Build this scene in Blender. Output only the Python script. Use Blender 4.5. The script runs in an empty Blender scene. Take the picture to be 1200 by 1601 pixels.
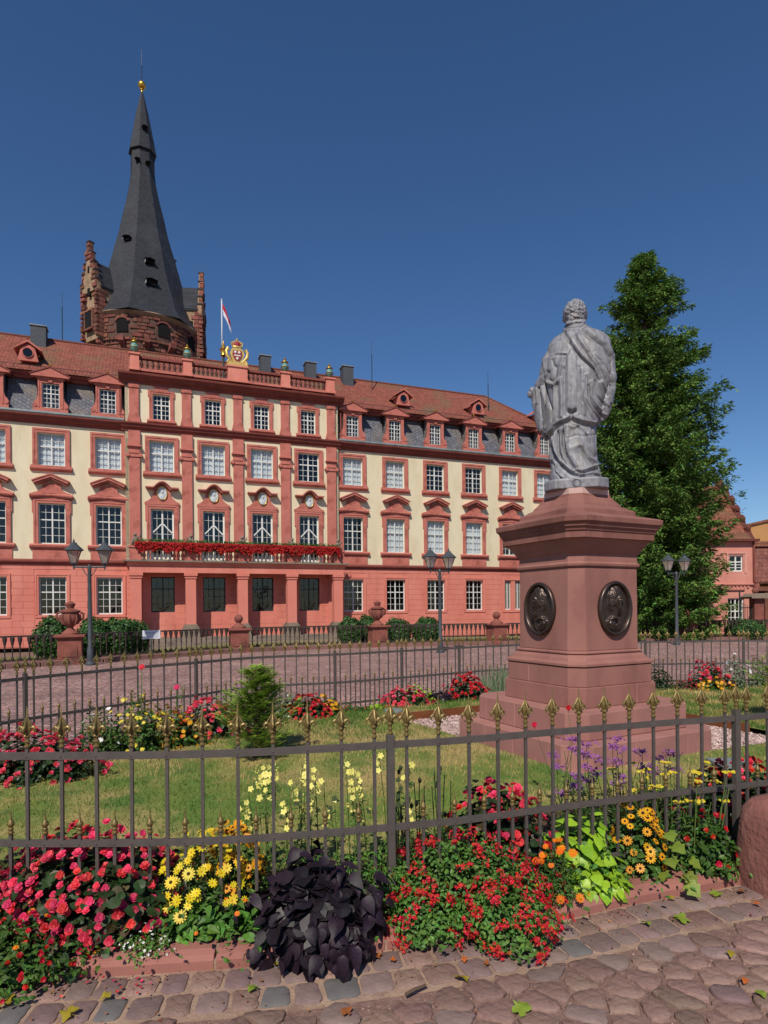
import bpy, bmesh, math, random
import numpy as np
from mathutils import Vector, Matrix, noise as mnoise
R = math.radians
random.seed(7)
rng = np.random.default_rng(11)
scene = bpy.context.scene
col = scene.collection

# ------------------------------------------------------------------ camera
cam_d = bpy.data.cameras.new('camera')
cam = bpy.data.objects.new('camera', cam_d)
col.objects.link(cam)
cam.location = (0, 0, 1.65)
cam.rotation_euler = (R(90), 0.009, 0)
cam_d.sensor_fit = 'VERTICAL'
cam_d.sensor_height = 36
cam_d.sensor_width = 36
cam_d.lens = 36 * 963 / 1601
cam_d.shift_y = 148.5 / 1601
cam_d.clip_start = 0.05
cam_d.clip_end = 3000
scene.camera = cam

# ------------------------------------------------------------------ light
SUN_EL = R(46)
sun_h = Vector((-0.225, -0.974)).normalized()          # horizontal direction towards the sun
to_sun = Vector((sun_h.x * math.cos(SUN_EL), sun_h.y * math.cos(SUN_EL), math.sin(SUN_EL)))
world = bpy.data.worlds.new('World')
scene.world = world
world.use_nodes = True
wn = world.node_tree.nodes
wl = world.node_tree.links
wn.clear()
sky = wn.new('ShaderNodeTexSky')
sky.sky_type = 'NISHITA'
sky.sun_disc = False
sky.sun_elevation = SUN_EL
sky.sun_rotation = math.atan2(sun_h.x, sun_h.y)
sky.altitude = 300
sky.air_density = 1.0
sky.dust_density = 0.1
sky.ozone_density = 5.0
bg = wn.new('ShaderNodeBackground')
bg.inputs['Strength'].default_value = 0.092
wo = wn.new('ShaderNodeOutputWorld')
shs = wn.new('ShaderNodeHueSaturation')
shs.inputs['Saturation'].default_value = 1.14
shs.inputs['Hue'].default_value = 0.504
wl.new(sky.outputs[0], shs.inputs['Color'])
wl.new(shs.outputs[0], bg.inputs[0])
wl.new(bg.outputs[0], wo.inputs[0])
sun_d = bpy.data.lights.new('sun', 'SUN')
sun_d.energy = 4.5
sun_d.angle = R(0.5)
sun_d.color = (1.0, 0.925, 0.80)
sun = bpy.data.objects.new('sun', sun_d)
col.objects.link(sun)
sun.rotation_euler = (-to_sun).to_track_quat('-Z', 'Y').to_euler()
scene.view_settings.view_transform = 'Standard'
scene.view_settings.look = 'None'
scene.view_settings.gamma = 1
scene.view_settings.exposure = 0
scene.view_settings.use_curve_mapping = False

# ------------------------------------------------------------------ helpers
def tag(o, label=None, cat=None, group=None, kind=None):
    if label: o['label'] = label
    if cat: o['category'] = cat
    if group: o['group'] = group
    if kind: o['kind'] = kind
    return o

def empty(name, loc=(0, 0, 0), rz=0.0, label=None, cat=None, group=None, kind=None, parent=None):
    o = bpy.data.objects.new(name, None)
    col.objects.link(o)
    o.location = loc
    o.rotation_euler = (0, 0, rz)
    o.empty_display_size = 0.1
    if parent: o.parent = parent
    return tag(o, label, cat, group, kind)

def link(name, me, parent=None, loc=None, rot=None, scl=None, kind=None):
    o = bpy.data.objects.new(name, me)
    col.objects.link(o)
    if parent: o.parent = parent
    if loc is not None: o.location = loc
    if rot is not None: o.rotation_euler = rot
    if scl is not None: o.scale = scl if hasattr(scl, '__len__') else (scl,) * 3
    if kind: o['kind'] = kind
    return o

def np_mesh(name, v, f, mat, smooth=False, mi=None):
    """v (n,3); f (m,k) constant face size, or a list of such arrays"""
    me = bpy.data.meshes.new(name)
    fs = f if isinstance(f, list) else [f]
    fs = [np.asarray(a, dtype=np.int32) for a in fs if len(a)]
    v = np.asarray(v, dtype=np.float32)
    me.vertices.add(len(v))
    me.vertices.foreach_set('co', v.ravel())
    nl = sum(a.size for a in fs)
    npoly = sum(len(a) for a in fs)
    me.loops.add(nl)
    me.loops.foreach_set('vertex_index', np.concatenate([a.ravel() for a in fs]))
    me.polygons.add(npoly)
    sizes = np.concatenate([np.full(len(a), a.shape[1]) for a in fs])
    st = np.concatenate([[0], np.cumsum(sizes)[:-1]]).astype(np.int32)
    me.polygons.foreach_set('loop_start', st)
    if mi is not None:
        me.polygons.foreach_set('material_index', np.asarray(mi, dtype=np.int32))
    me.polygons.foreach_set('use_smooth', np.full(npoly, smooth))
    me.update(calc_edges=True)
    me.validate()
    for m in (mat if isinstance(mat, (list, tuple)) else [mat]): me.materials.append(m)
    return me

class MB:
    def __init__(s): s.v = []; s.f = []; s.m = []; s.cur = 0
    def add(s, vs, fs):
        n = len(s.v); s.v.extend(vs)
        for a in fs: s.f.append([i + n for i in a]); s.m.append(s.cur)
        return s
    def box(s, x0, x1, y0, y1, z0, z1):
        return s.add([(x0,y0,z0),(x1,y0,z0),(x1,y1,z0),(x0,y1,z0),(x0,y0,z1),(x1,y0,z1),(x1,y1,z1),(x0,y1,z1)],
            [(0,3,2,1),(4,5,6,7),(0,1,5,4),(1,2,6,5),(2,3,7,6),(3,0,4,7)])
    def prism(s, pts, a, b, ax='y'):
        """polygon given in the plane across ax, run from a to b along ax"""
        n = len(pts)
        if ax == 'y': P = lambda p, t: (p[0], t, p[1])
        elif ax == 'x': P = lambda p, t: (t, p[0], p[1])
        else: P = lambda p, t: (p[0], p[1], t)
        vs = [P(p, a) for p in pts] + [P(p, b) for p in pts]
        fs = [list(range(n))[::-1], list(range(n, 2*n))] + [(i, (i+1) % n, n + (i+1) % n, n + i) for i in range(n)]
        return s.add(vs, fs)
    def lathe(s, prof, c=(0,0,0), n=16, sx=1, sy=1, rot=0, cap=True):
        vs = []; fs = []
        for r, z in prof:
            for k in range(n):
                a = 2*math.pi*k/n + rot
                vs.append((c[0]+r*sx*math.cos(a), c[1]+r*sy*math.sin(a), c[2]+z))
        m = len(prof)
        for j in range(m-1):
            for k in range(n):
                k2 = (k+1) % n
                fs.append((j*n+k, j*n+k2, (j+1)*n+k2, (j+1)*n+k))
        if cap:
            if prof[0][0] > 1e-4: fs.append(list(range(n))[::-1])
            if prof[-1][0] > 1e-4: fs.append([(m-1)*n+k for k in range(n)])
        return s.add(vs, fs)
    def tube(s, pts, r, n=6, cap=True):
        pts = [Vector(p) for p in pts]
        rs = r if hasattr(r, '__len__') else [r]*len(pts)
        vs = []; fs = []
        up = Vector((0,0,1))
        prev = None
        for i, p in enumerate(pts):
            d = (pts[min(i+1, len(pts)-1)] - pts[max(i-1, 0)])
            if d.length < 1e-9: d = Vector((0,0,1))
            d.normalize()
            if prev is None:
                a = d.cross(up)
                if a.length < 1e-3: a = d.cross(Vector((1,0,0)))
            else:
                a = prev - d * prev.dot(d)
                if a.length < 1e-4: a = d.cross(up)
            a.normalize(); prev = a
            b = d.cross(a)
            for k in range(n):
                t = 2*math.pi*k/n
                q = p + (a*math.cos(t) + b*math.sin(t))*rs[i]
                vs.append(tuple(q))
        for j in range(len(pts)-1):
            for k in range(n):
                k2 = (k+1) % n
                fs.append((j*n+k, (j+1)*n+k, (j+1)*n+k2, j*n+k2))
        if cap:
            fs.append(list(range(n)))
            fs.append([(len(pts)-1)*n+k for k in range(n)][::-1])
        return s.add(vs, fs)
    def octloft(s, secs, c=(0,0)):
        """square sections (half width, chamfer, z) with cut corners"""
        vs = []; fs = []
        for h, ch, z in secs:
            q = h - ch
            for x, y in ((q,-h),(h,-q),(h,q),(q,h),(-q,h),(-h,q),(-h,-q),(-q,-h)):
                vs.append((c[0]+x, c[1]+y, z))
        for j in range(len(secs)-1):
            for k in range(8):
                k2 = (k+1) % 8
                fs.append((j*8+k, j*8+k2, (j+1)*8+k2, (j+1)*8+k))
        fs.append(list(range(8))[::-1]); fs.append([(len(secs)-1)*8+k for k in range(8)])
        return s.add(vs, fs)
    def mesh(s, name, mat, smooth=False):
        me = bpy.data.meshes.new(name)
        me.from_pydata([tuple(p) for p in s.v], [], [tuple(a) for a in s.f])
        ms = mat if isinstance(mat, (list, tuple)) else [mat]
        for m in ms: me.materials.append(m)
        if len(ms) > 1: me.polygons.foreach_set('material_index', s.m)
        bm = bmesh.new(); bm.from_mesh(me)
        bmesh.ops.recalc_face_normals(bm, faces=bm.faces)
        bm.to_mesh(me); bm.free()
        if smooth: me.polygons.foreach_set('use_smooth', [True]*len(me.polygons)); 
        if smooth == 'auto': me.set_sharp_from_angle(angle=R(38))
        return me
    def build(s, name, mat, parent=None, smooth=False, bevel=0, kind=None, loc=None, rot=None):
        o = link(name, s.mesh(name, mat, smooth), parent, loc, rot, kind=kind)
        if bevel:
            b = o.modifiers.new('bevel', 'BEVEL'); b.width = bevel; b.segments = 2
            b.limit_method = 'ANGLE'; b.angle_limit = R(35)
        return o

def srgb(h):
    h = h.lstrip('#')
    c = [int(h[i:i+2], 16)/255 for i in (0, 2, 4)]
    return tuple(x/12.92 if x <= .04045 else ((x+.055)/1.055)**2.4 for x in c) + (1,)

def rgb(c): return c if not isinstance(c, str) else srgb(c)

def mat(name, a, b=None, scale=3, rough=.8, metal=0, bump=0, bscale=30, rnd=0, c=None, cscale=1.2, camt=.5, stretch=(1,1,1),
        spec=.4, detail=6, trans=0, clo=.5, chi=.65, sheen=0, hue=0, bdist=.02):
    """base colour a, mottled with b at the given scale, plus a third tone c in larger patches; bump relief"""
    m = bpy.data.materials.new(name); m.use_nodes = True
    nt = m.node_tree; n = nt.nodes; l = nt.links
    p = n['Principled BSDF']
    p.inputs['Roughness'].default_value = rough
    p.inputs['Metallic'].default_value = metal
    p.inputs['Specular IOR Level'].default_value = spec
    tc = n.new('ShaderNodeTexCoord')
    mp = n.new('ShaderNodeMapping'); mp.inputs['Scale'].default_value = stretch
    l.new(tc.outputs['Object'], mp.inputs['Vector'])
    m['v'] = 0
    out = None
    if b is not None:
        t = n.new('ShaderNodeTexNoise'); t.inputs['Scale'].default_value = scale; t.inputs['Detail'].default_value = detail
        t.inputs['Roughness'].default_value = .6
        l.new(mp.outputs[0], t.inputs['Vector'])
        r = n.new('ShaderNodeValToRGB'); r.color_ramp.elements[0].position = .34; r.color_ramp.elements[1].position = .68
        r.color_ramp.elements[0].color = rgb(a); r.color_ramp.elements[1].color = rgb(b)
        l.new(t.outputs['Fac'], r.inputs[0]); out = r.outputs[0]
    else:
        q = n.new('ShaderNodeRGB'); q.outputs[0].default_value = rgb(a); out = q.outputs[0]
    if c is not None:
        t2 = n.new('ShaderNodeTexNoise'); t2.inputs['Scale'].default_value = cscale; t2.inputs['Detail'].default_value = 8
        t2.inputs['Roughness'].default_value = .65
        l.new(mp.outputs[0], t2.inputs['Vector'])
        mr = n.new('ShaderNodeMapRange'); mr.inputs[1].default_value = clo; mr.inputs[2].default_value = chi
        mr.inputs[4].default_value = camt
        l.new(t2.outputs['Fac'], mr.inputs[0])
        mx = n.new('ShaderNodeMix'); mx.data_type = 'RGBA'; mx.inputs['B'].default_value = rgb(c)
        l.new(mr.outputs[0], mx.inputs['Factor']); l.new(out, mx.inputs['A']); out = mx.outputs['Result']
    if rnd or hue:
        oi = n.new('ShaderNodeObjectInfo')
        hs = n.new('ShaderNodeHueSaturation')
        mr = n.new('ShaderNodeMapRange'); mr.inputs[3].default_value = 1-rnd; mr.inputs[4].default_value = 1+rnd
        l.new(oi.outputs['Random'], mr.inputs[0]); l.new(mr.outputs[0], hs.inputs['Value'])
        if hue:
            wn_ = n.new('ShaderNodeTexWhiteNoise'); wn_.noise_dimensions = '1D'; l.new(oi.outputs['Random'], wn_.inputs['W'])
            m2 = n.new('ShaderNodeMapRange'); m2.inputs[3].default_value = .5-hue; m2.inputs[4].default_value = .5+hue
            l.new(wn_.outputs['Value'], m2.inputs[0]); l.new(m2.outputs[0], hs.inputs['Hue'])
        l.new(out, hs.inputs['Color']); out = hs.outputs[0]
    l.new(out, p.inputs['Base Color'])
    if bump:
        t3 = n.new('ShaderNodeTexNoise'); t3.inputs['Scale'].default_value = bscale; t3.inputs['Detail'].default_value = 5
        l.new(mp.outputs[0], t3.inputs['Vector'])
        bp = n.new('ShaderNodeBump'); bp.inputs['Strength'].default_value = bump; bp.inputs['Distance'].default_value = bdist
        l.new(t3.outputs['Fac'], bp.inputs['Height']); l.new(bp.outputs[0], p.inputs['Normal'])
    if trans:
        td = n.new('ShaderNodeBsdfTranslucent'); l.new(out, td.inputs['Color'])
        ms = n.new('ShaderNodeMixShader'); ms.inputs[0].default_value = trans
        l.new(p.outputs[0], ms.inputs[1]); l.new(td.outputs[0], ms.inputs[2])
        l.new(ms.outputs[0], n['Material Output'].inputs['Surface'])
    return m

def island_var(m, amt=.25, hue=.02):
    """varies value and hue from one loose piece of the mesh to the next (leaf to leaf)"""
    nt = m.node_tree; n = nt.nodes; l = nt.links
    p = n['Principled BSDF']; src = p.inputs['Base Color'].links[0].from_socket
    g = n.new('ShaderNodeNewGeometry'); hs = n.new('ShaderNodeHueSaturation')
    a = n.new('ShaderNodeMapRange'); a.inputs[3].default_value = 1-amt; a.inputs[4].default_value = 1+amt
    l.new(g.outputs['Random Per Island'], a.inputs[0]); l.new(a.outputs[0], hs.inputs['Value'])
    w = n.new('ShaderNodeTexWhiteNoise'); w.noise_dimensions = '1D'; l.new(g.outputs['Random Per Island'], w.inputs['W'])
    b = n.new('ShaderNodeMapRange'); b.inputs[3].default_value = .5-hue; b.inputs[4].default_value = .5+hue
    l.new(w.outputs['Value'], b.inputs[0]); l.new(b.outputs[0], hs.inputs['Hue'])
    l.new(src, hs.inputs['Color'])
    for x in list(n):
        if x.type == 'BSDF_TRANSLUCENT': l.new(hs.outputs[0], x.inputs['Color'])
    l.new(hs.outputs[0], p.inputs['Base Color'])
    return m

# ------------------------------------------------------------------ scattering of small templates
def scatter(tv, tf, pos, zdir, scale, spin=None, tilt=None):
    """copies of template (tv, tf quads/tris) with +z turned to zdir; returns v, f arrays"""
    pos = np.asarray(pos, float); n = len(pos); z = np.asarray(zdir, float)
    z = z / (np.linalg.norm(z, axis=1, keepdims=True) + 1e-9)
    if spin is None: spin = rng.uniform(0, 2*np.pi, n)
    ref = np.where(np.abs(z[:, 2:3]) < .95, np.array([[0, 0, 1.]]), np.array([[1., 0, 0]]))
    x = np.cross(ref, z); x /= np.linalg.norm(x, axis=1, keepdims=True) + 1e-9
    y = np.cross(z, x)
    cs, sn = np.cos(spin)[:, None], np.sin(spin)[:, None]
    x2 = x*cs + y*sn; y2 = -x*sn + y*cs
    sc = np.asarray(scale, float)
    if sc.ndim == 0: sc = np.full(n, sc)
    tv = np.asarray(tv, float)
    v = (tv[None, :, 0:1]*x2[:, None] + tv[None, :, 1:2]*y2[:, None] + tv[None, :, 2:3]*z[:, None]) * sc[:, None, None] + pos[:, None]
    k = len(tv)
    fs = []
    tfl = tf if isinstance(tf, list) and len(tf) and isinstance(tf[0], np.ndarray) else [np.asarray(tf)]
    for a in tfl:
        fs.append((a[None] + (np.arange(n)*k)[:, None, None]).reshape(-1, a.shape[1]))
    return v.reshape(-1, 3), fs

def merge(parts):
    """parts = list of (v, [faces...]); one array set, faces grouped by size"""
    vs = []; f3 = []; f4 = []; o = 0
    for v, fs in parts:
        vs.append(v)
        for a in fs: (f3 if a.shape[1] == 3 else f4).append(a + o)
        o += len(v)
    out = []
    if f3: out.append(np.concatenate(f3))
    if f4: out.append(np.concatenate(f4))
    return np.concatenate(vs), out
# ------------------------------------------------------------------ palace materials
M_cream = mat('cream_plaster', '#dbd0b4', '#d2c5a6', scale=.8, rough=.9, bump=.15, bscale=12, c='#ab946e', cscale=1.3, camt=.45, clo=.5, chi=.8, stretch=(1,1,.4))
M_pink = mat('salmon_plaster', '#c97566', '#d38575', scale=.9, rough=.88, bump=.2, bscale=14, c='#a55a4d', cscale=1.3, camt=.55, clo=.5, chi=.75, stretch=(1,1,.35))
M_trim = mat('red_trim', '#b3675b', '#bc7265', scale=2, rough=.85, bump=.15, bscale=20, c='#844338', cscale=1.8, camt=.6)
M_trimd = mat('dark_red_cornice', '#7b3f38', '#874840', scale=1.5, rough=.85, c='#5d322c', cscale=1.0, camt=.5)
M_white = mat('white_window_paint', '#d9d9d6', '#cfcfca', scale=6, rough=.5)
M_dkframe = mat('dark_window_paint', '#2c3336', rough=.5)
M_curtain = mat('white_curtain', '#e6e8ea', '#cfd5da', scale=1.2, rough=.95, stretch=(6, 1, .6))
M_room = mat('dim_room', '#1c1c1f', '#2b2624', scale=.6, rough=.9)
M_slate = None

def glass_mat():
    m = bpy.data.materials.new('window_glass'); m.use_nodes = True
    nt = m.node_tree; n = nt.nodes; l = nt.links
    n.remove(n['Principled BSDF'])
    tr = n.new('ShaderNodeBsdfTransparent'); tr.inputs[0].default_value = (.82, .86, .88, 1)
    gl = n.new('ShaderNodeBsdfGlossy'); gl.inputs['Roughness'].default_value = .03
    lw = n.new('ShaderNodeLayerWeight'); lw.inputs['Blend'].default_value = .5
    pw = n.new('ShaderNodeMath'); pw.operation = 'POWER'; pw.inputs[1].default_value = 4; l.new(lw.outputs['Facing'], pw.inputs[0])
    fr = n.new('ShaderNodeMath'); fr.operation = 'MULTIPLY_ADD'; fr.inputs[1].default_value = .85; fr.inputs[2].default_value = .06; l.new(pw.outputs[0], fr.inputs[0])
    tc = n.new('ShaderNodeTexCoord'); t = n.new('ShaderNodeTexNoise'); t.inputs['Scale'].default_value = 1.5
    bp = n.new('ShaderNodeBump'); bp.inputs['Strength'].default_value = .25; bp.inputs['Distance'].default_value = .03
    l.new(tc.outputs['Object'], t.inputs['Vector']); l.new(t.outputs['Fac'], bp.inputs['Height']); l.new(bp.outputs[0], gl.inputs['Normal'])
    mx = n.new('ShaderNodeMixShader')
    l.new(fr.outputs[0], mx.inputs[0]); l.new(tr.outputs[0], mx.inputs[1]); l.new(gl.outputs[0], mx.inputs[2])
    l.new(mx.outputs[0], n['Material Output'].inputs['Surface'])
    return m
M_glass = glass_mat()

def course_mat(name, a, b, c, sx, sz, axis_rot=0, moss=None, bump=.6, rough=.8, diag=False, mlo=.5, mhi=.7):
    """courses of small tiles or slates: brick pattern colour from tile to tile with relief"""
    m = bpy.data.materials.new(name); m.use_nodes = True
    nt = m.node_tree; n = nt.nodes; l = nt.links; p = n['Principled BSDF']
    p.inputs['Roughness'].default_value = rough; p.inputs['Specular IOR Level'].default_value = .35
    tc = n.new('ShaderNodeTexCoord'); sp = n.new('ShaderNodeSeparateXYZ'); cb = n.new('ShaderNodeCombineXYZ')
    l.new(tc.outputs['Object'], sp.inputs[0])
    l.new(sp.outputs['X'], cb.inputs[0]); l.new(sp.outputs['Z'], cb.inputs[1])
    mp = n.new('ShaderNodeMapping'); mp.inputs['Rotation'].default_value = (0, 0, axis_rot)
    l.new(cb.outputs[0], mp.inputs[0])
    br = n.new('ShaderNodeTexBrick'); br.inputs['Scale'].default_value = 1
    br.inputs['Brick Width'].default_value = sx; br.inputs['Row Height'].default_value = sz
    br.inputs['Mortar Size'].default_value = .012 if not diag else .018; br.inputs['Mortar Smooth'].default_value = .6; br.inputs['Bias'].default_value = 0
    br.inputs['Color1'].default_value = rgb(a); br.inputs['Color2'].default_value = rgb(b)
    br.inputs['Mortar'].default_value = rgb(c)
    l.new(mp.outputs[0], br.inputs['Vector'])
    out = br.outputs['Color']
    t = n.new('ShaderNodeTexNoise'); t.inputs['Scale'].default_value = .5; t.inputs['Detail'].default_value = 8
    l.new(tc.outputs['Object'], t.inputs['Vector'])
    if moss:
        mr = n.new('ShaderNodeMapRange'); mr.inputs[1].default_value = mlo; mr.inputs[2].default_value = mhi; mr.inputs[4].default_value = .8
        l.new(t.outputs['Fac'], mr.inputs[0])
        mx = n.new('ShaderNodeMix'); mx.data_type = 'RGBA'; mx.inputs['B'].default_value = rgb(moss)
        l.new(mr.outputs[0], mx.inputs['Factor']); l.new(out, mx.inputs['A']); out = mx.outputs['Result']
    t2 = n.new('ShaderNodeTexNoise'); t2.inputs['Scale'].default_value = 3.5; t2.inputs['Detail'].default_value = 4
    l.new(tc.outputs['Object'], t2.inputs['Vector'])
    hs = n.new('ShaderNodeHueSaturation'); mr2 = n.new('ShaderNodeMapRange'); mr2.inputs[1].default_value = .3; mr2.inputs[2].default_value = .7
    mr2.inputs[3].default_value = .82; mr2.inputs[4].default_value = 1.18
    l.new(t2.outputs['Fac'], mr2.inputs[0]); l.new(mr2.outputs[0], hs.inputs['Value']); l.new(out, hs.inputs['Color'])
    l.new(hs.outputs[0], p.inputs['Base Color'])
    # sawtooth relief: each course tilts outward to its lower edge
    sp2 = n.new('ShaderNodeSeparateXYZ'); l.new(mp.outputs[0], sp2.inputs[0])
    md = n.new('ShaderNodeMath'); md.operation = 'DIVIDE'; md.inputs[1].default_value = sz; l.new(sp2.outputs['Y'], md.inputs[0])
    fr = n.new('ShaderNodeMath'); fr.operation = 'FRACT'; l.new(md.outputs[0], fr.inputs[0])
    sb = n.new('ShaderNodeMath'); sb.operation = 'SUBTRACT'; sb.inputs[0].default_value = 1; l.new(fr.outputs[0], sb.inputs[1])
    wv = n.new('ShaderNodeMath'); wv.operation = 'DIVIDE'; wv.inputs[1].default_value = sx/2; l.new(sp2.outputs['X'], wv.inputs[0])
    wp = n.new('ShaderNodeMath'); wp.operation = 'PINGPONG'; wp.inputs[1].default_value = 1; l.new(wv.outputs[0], wp.inputs[0])
    ad = n.new('ShaderNodeMath'); ad.operation = 'MULTIPLY_ADD'; ad.inputs[1].default_value = .6 if not diag else .1
    l.new(wp.outputs[0], ad.inputs[0]); l.new(sb.outputs[0], ad.inputs[2])
    bp = n.new('ShaderNodeBump'); bp.inputs['Strength'].default_value = bump; bp.inputs['Distance'].default_value = .05
    l.new(ad.outputs[0], bp.inputs['Height']); l.new(bp.outputs[0], p.inputs['Normal'])
    return m
M_tile = course_mat('roof_tiles', '#7d4437', '#8f5041', '#452a24', .2, .22, moss='#685840', mlo=.48, mhi=.7)
M_slate = course_mat('mansard_slates', '#5d5f68', '#6f6f78', '#33353a', .24, .2, axis_rot=R(32), moss='#75695e', bump=.8, diag=True, rough=.7, mlo=.45, mhi=.65)
M_spire = course_mat('spire_slates', '#24262d', '#2e3038', '#17181d', .22, .2, axis_rot=R(20), moss='#33363d', bump=.6, diag=True, rough=.7)
M_lead = mat('grey_lead_gutter', '#7d8688', '#6b7476', scale=2, rough=.6, c='#4c5355', cscale=1, camt=.4)
M_gold = mat('gold_leaf', '#c79a3c', '#d8b055', scale=8, rough=.35, metal=.9)
M_verd = mat('verdigris_copper', '#6f9c93', '#4f7d78', scale=6, rough=.7, c='#2e3d3c', cscale=3, camt=.7)
M_greyst = mat('weathered_grey_stone', '#77695d', '#8a7a6c', scale=3, rough=.9, bump=.3, c='#4a423b', cscale=2, camt=.6)
M_brownst = mat('weathered_brown_sandstone', '#8c5347', '#774339', scale=3, rough=.9, bump=.4, c='#4d3530', cscale=1.6, camt=.7)
M_chim = mat('chimney_slate_cladding', '#3d4148', '#4a4e55', scale=8, rough=.75, bump=.4, bscale=10)

# ------------------------------------------------------------------ palace, local frame: x along the front, y into the building, z up
PAL = empty('palace', (-15.32, 37.0, 0), math.atan2(963, 2510),
    'long three storey baroque palace in salmon and cream under a red tiled mansard roof', 'palace')
BAY_L = [-10.06, -7.06, -4.06, -1.06]
BAY_C = [1.93, 4.96, 7.99, 11.06]
BAY_R = [14.2, 17.32, 20.44, 23.57, 26.69, 29.8]
XL, XR = -11.6, 31.4
PX0, PX1 = -.12, 13.1          # pavilion
PY = -.25                      # pavilion stands forward

def wall_holes(mb, x0, x1, z0, z1, holes, y=0, d=.35):
    xs = sorted({x0, x1, *[h[0] for h in holes], *[h[1] for h in holes]})
    zs = sorted({z0, z1, *[h[2] for h in holes], *[h[3] for h in holes]})
    for i in range(len(xs)-1):
        for j in range(len(zs)-1):
            cx, cz = (xs[i]+xs[i+1])/2, (zs[j]+zs[j+1])/2
            if any(h[0] < cx < h[1] and h[2] < cz < h[3] for h in holes): continue
            mb.add([(xs[i],y,zs[j]),(xs[i+1],y,zs[j]),(xs[i+1],y,zs[j+1]),(xs[i],y,zs[j+1])], [(0,1,2,3)])
    for a, b, c, e in holes:
        mb.add([(a,y,c),(b,y,c),(b,y,e),(a,y,e),(a,y+d,c),(b,y+d,c),(b,y+d,e),(a,y+d,e)],
               [(0,4,5,1),(1,5,6,2),(2,6,7,3),(3,7,4,0)])

def hole(u, w, z0, z1): return (u-w/2, u+w/2, z0, z1)
GW = lambda u: hole(u, 1.42, 1.36, 3.56)
FW = lambda u: hole(u, 1.40, 5.45, 7.80)
TW = lambda u: hole(u, 1.42, 9.96, 11.85)
MW = lambda u: hole(u, 1.0, 13.12, 14.68)

mb = MB()
wall_holes(mb, XL, PX0, -.5, 4.42, [GW(u) for u in BAY_L])
wall_holes(mb, PX1, XR, -.5, 4.42, [GW(u) for u in BAY_R[:4]] + [hole(26.45, .55, 1.36, 3.56), hole(27.35, .55, 1.36, 3.56), GW(29.8)])
wall_holes(mb, PX0, PX1, -.5, 4.42, [hole(u, 1.36, .02, 3.6) if k in () else hole(u, 1.36, 1.45, 3.6) for k, u in enumerate(BAY_C)], y=PY)
mb.box(XR-.3, XR, 0, 9, -.5, 4.42); mb.box(XL, XL+.3, .01, 9, -.5, 4.42)
mb.add([(PX0,PY,-.5),(PX0,0,-.5),(PX0,0,4.42),(PX0,PY,4.42)], [(0,1,2,3)]); mb.add([(PX1,PY,-.5),(PX1,0,-.5),(PX1,0,4.42),(PX1,PY,4.42)], [(0,1,2,3)])
mb.build('ground_storey_wall', M_pink, PAL)
mb = MB()
wall_holes(mb, XL, PX0, 4.42, 12.45, [FW(u) for u in BAY_L] + [TW(u) for u in BAY_L])
wall_holes(mb, PX1, XR, 4.42, 12.45, [FW(u) for u in BAY_R] + [TW(u) for u in BAY_R])
wall_holes(mb, PX0, PX1, 4.42, 15.3, [hole(u, 1.32, 4.7, 7.72) for u in BAY_C] + [TW(u) for u in BAY_C] + [MW(u) for u in BAY_C], y=PY)
mb.box(XR-.3, XR, 0.01, 9, 4.42, 12.45); mb.box(XL, XL+.3, .01, 9, 4.42, 12.45)
for x in (PX0, PX1): mb.box(x-.001 if x == PX0 else x-.2, x+.2 if x == PX0 else x+.001, PY, 3.2, 4.42, 15.3)
mb.box(XL, XR, 9, 9.3, -.5, 12.45)
mb.build('upper_wall', M_cream, PAL)

# ashlar facing of the ground storey: shallow blocks with open joints (too thin to pick apart singly)
mb = MB()
def ashlar(x0, x1, y, holes):
    z = -.45; row = 0
    while z < 4.3:
        zz = min(z+.37, 4.38); x = x0 + (0 if row % 2 else .55)
        if x > x0: segs = [(x0, x)]
        else: segs = []
        while x < x1:
            segs.append((x, min(x+1.1, x1))); x += 1.1
        for a, b in segs:
            pieces = [(a, b)]
            for h in holes:
                if zz > h[2] and z < h[3]:
                    new = []
                    for p, q in pieces:
                        if q <= h[0] or p >= h[1]: new.append((p, q))
                        else:
                            if p < h[0]: new.append((p, h[0]))
                            if q > h[1]: new.append((h[1], q))
                    pieces = new
            for p, q in pieces:
                if q-p > .06:
                    t = y - .018 - random.uniform(0, .006)
                    mb.add([(p+.008,t,z+.008),(q-.008,t,z+.008),(q-.008,t,zz-.008),(p+.008,t,zz-.008),
                            (p+.002,y-.002,z+.002),(q-.002,y-.002,z+.002),(q-.002,y-.002,zz-.002),(p+.002,y-.002,zz-.002)],
                           [(0,1,2,3),(0,4,5,1),(1,5,6,2),(2,6,7,3),(3,7,4,0)])
        z += .37; row += 1
pad = lambda h, d=.2: (h[0]-d, h[1]+d, h[2]-d, h[3]+d)
ashlar(XL, PX0, 0, [pad(GW(u)) for u in BAY_L])
ashlar(PX1, XR, 0, [pad(GW(u)) for u in BAY_R[:4]] + [(25.9, 27.9, 1.1, 3.8), pad(GW(29.8))])
ashlar(PX0, PX1, PY, [pad(hole(u, 1.36, 1.45, 3.6), .12) for u in BAY_C])
mb.build('ashlar_facing', M_pink, PAL, kind='stuff')

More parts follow.
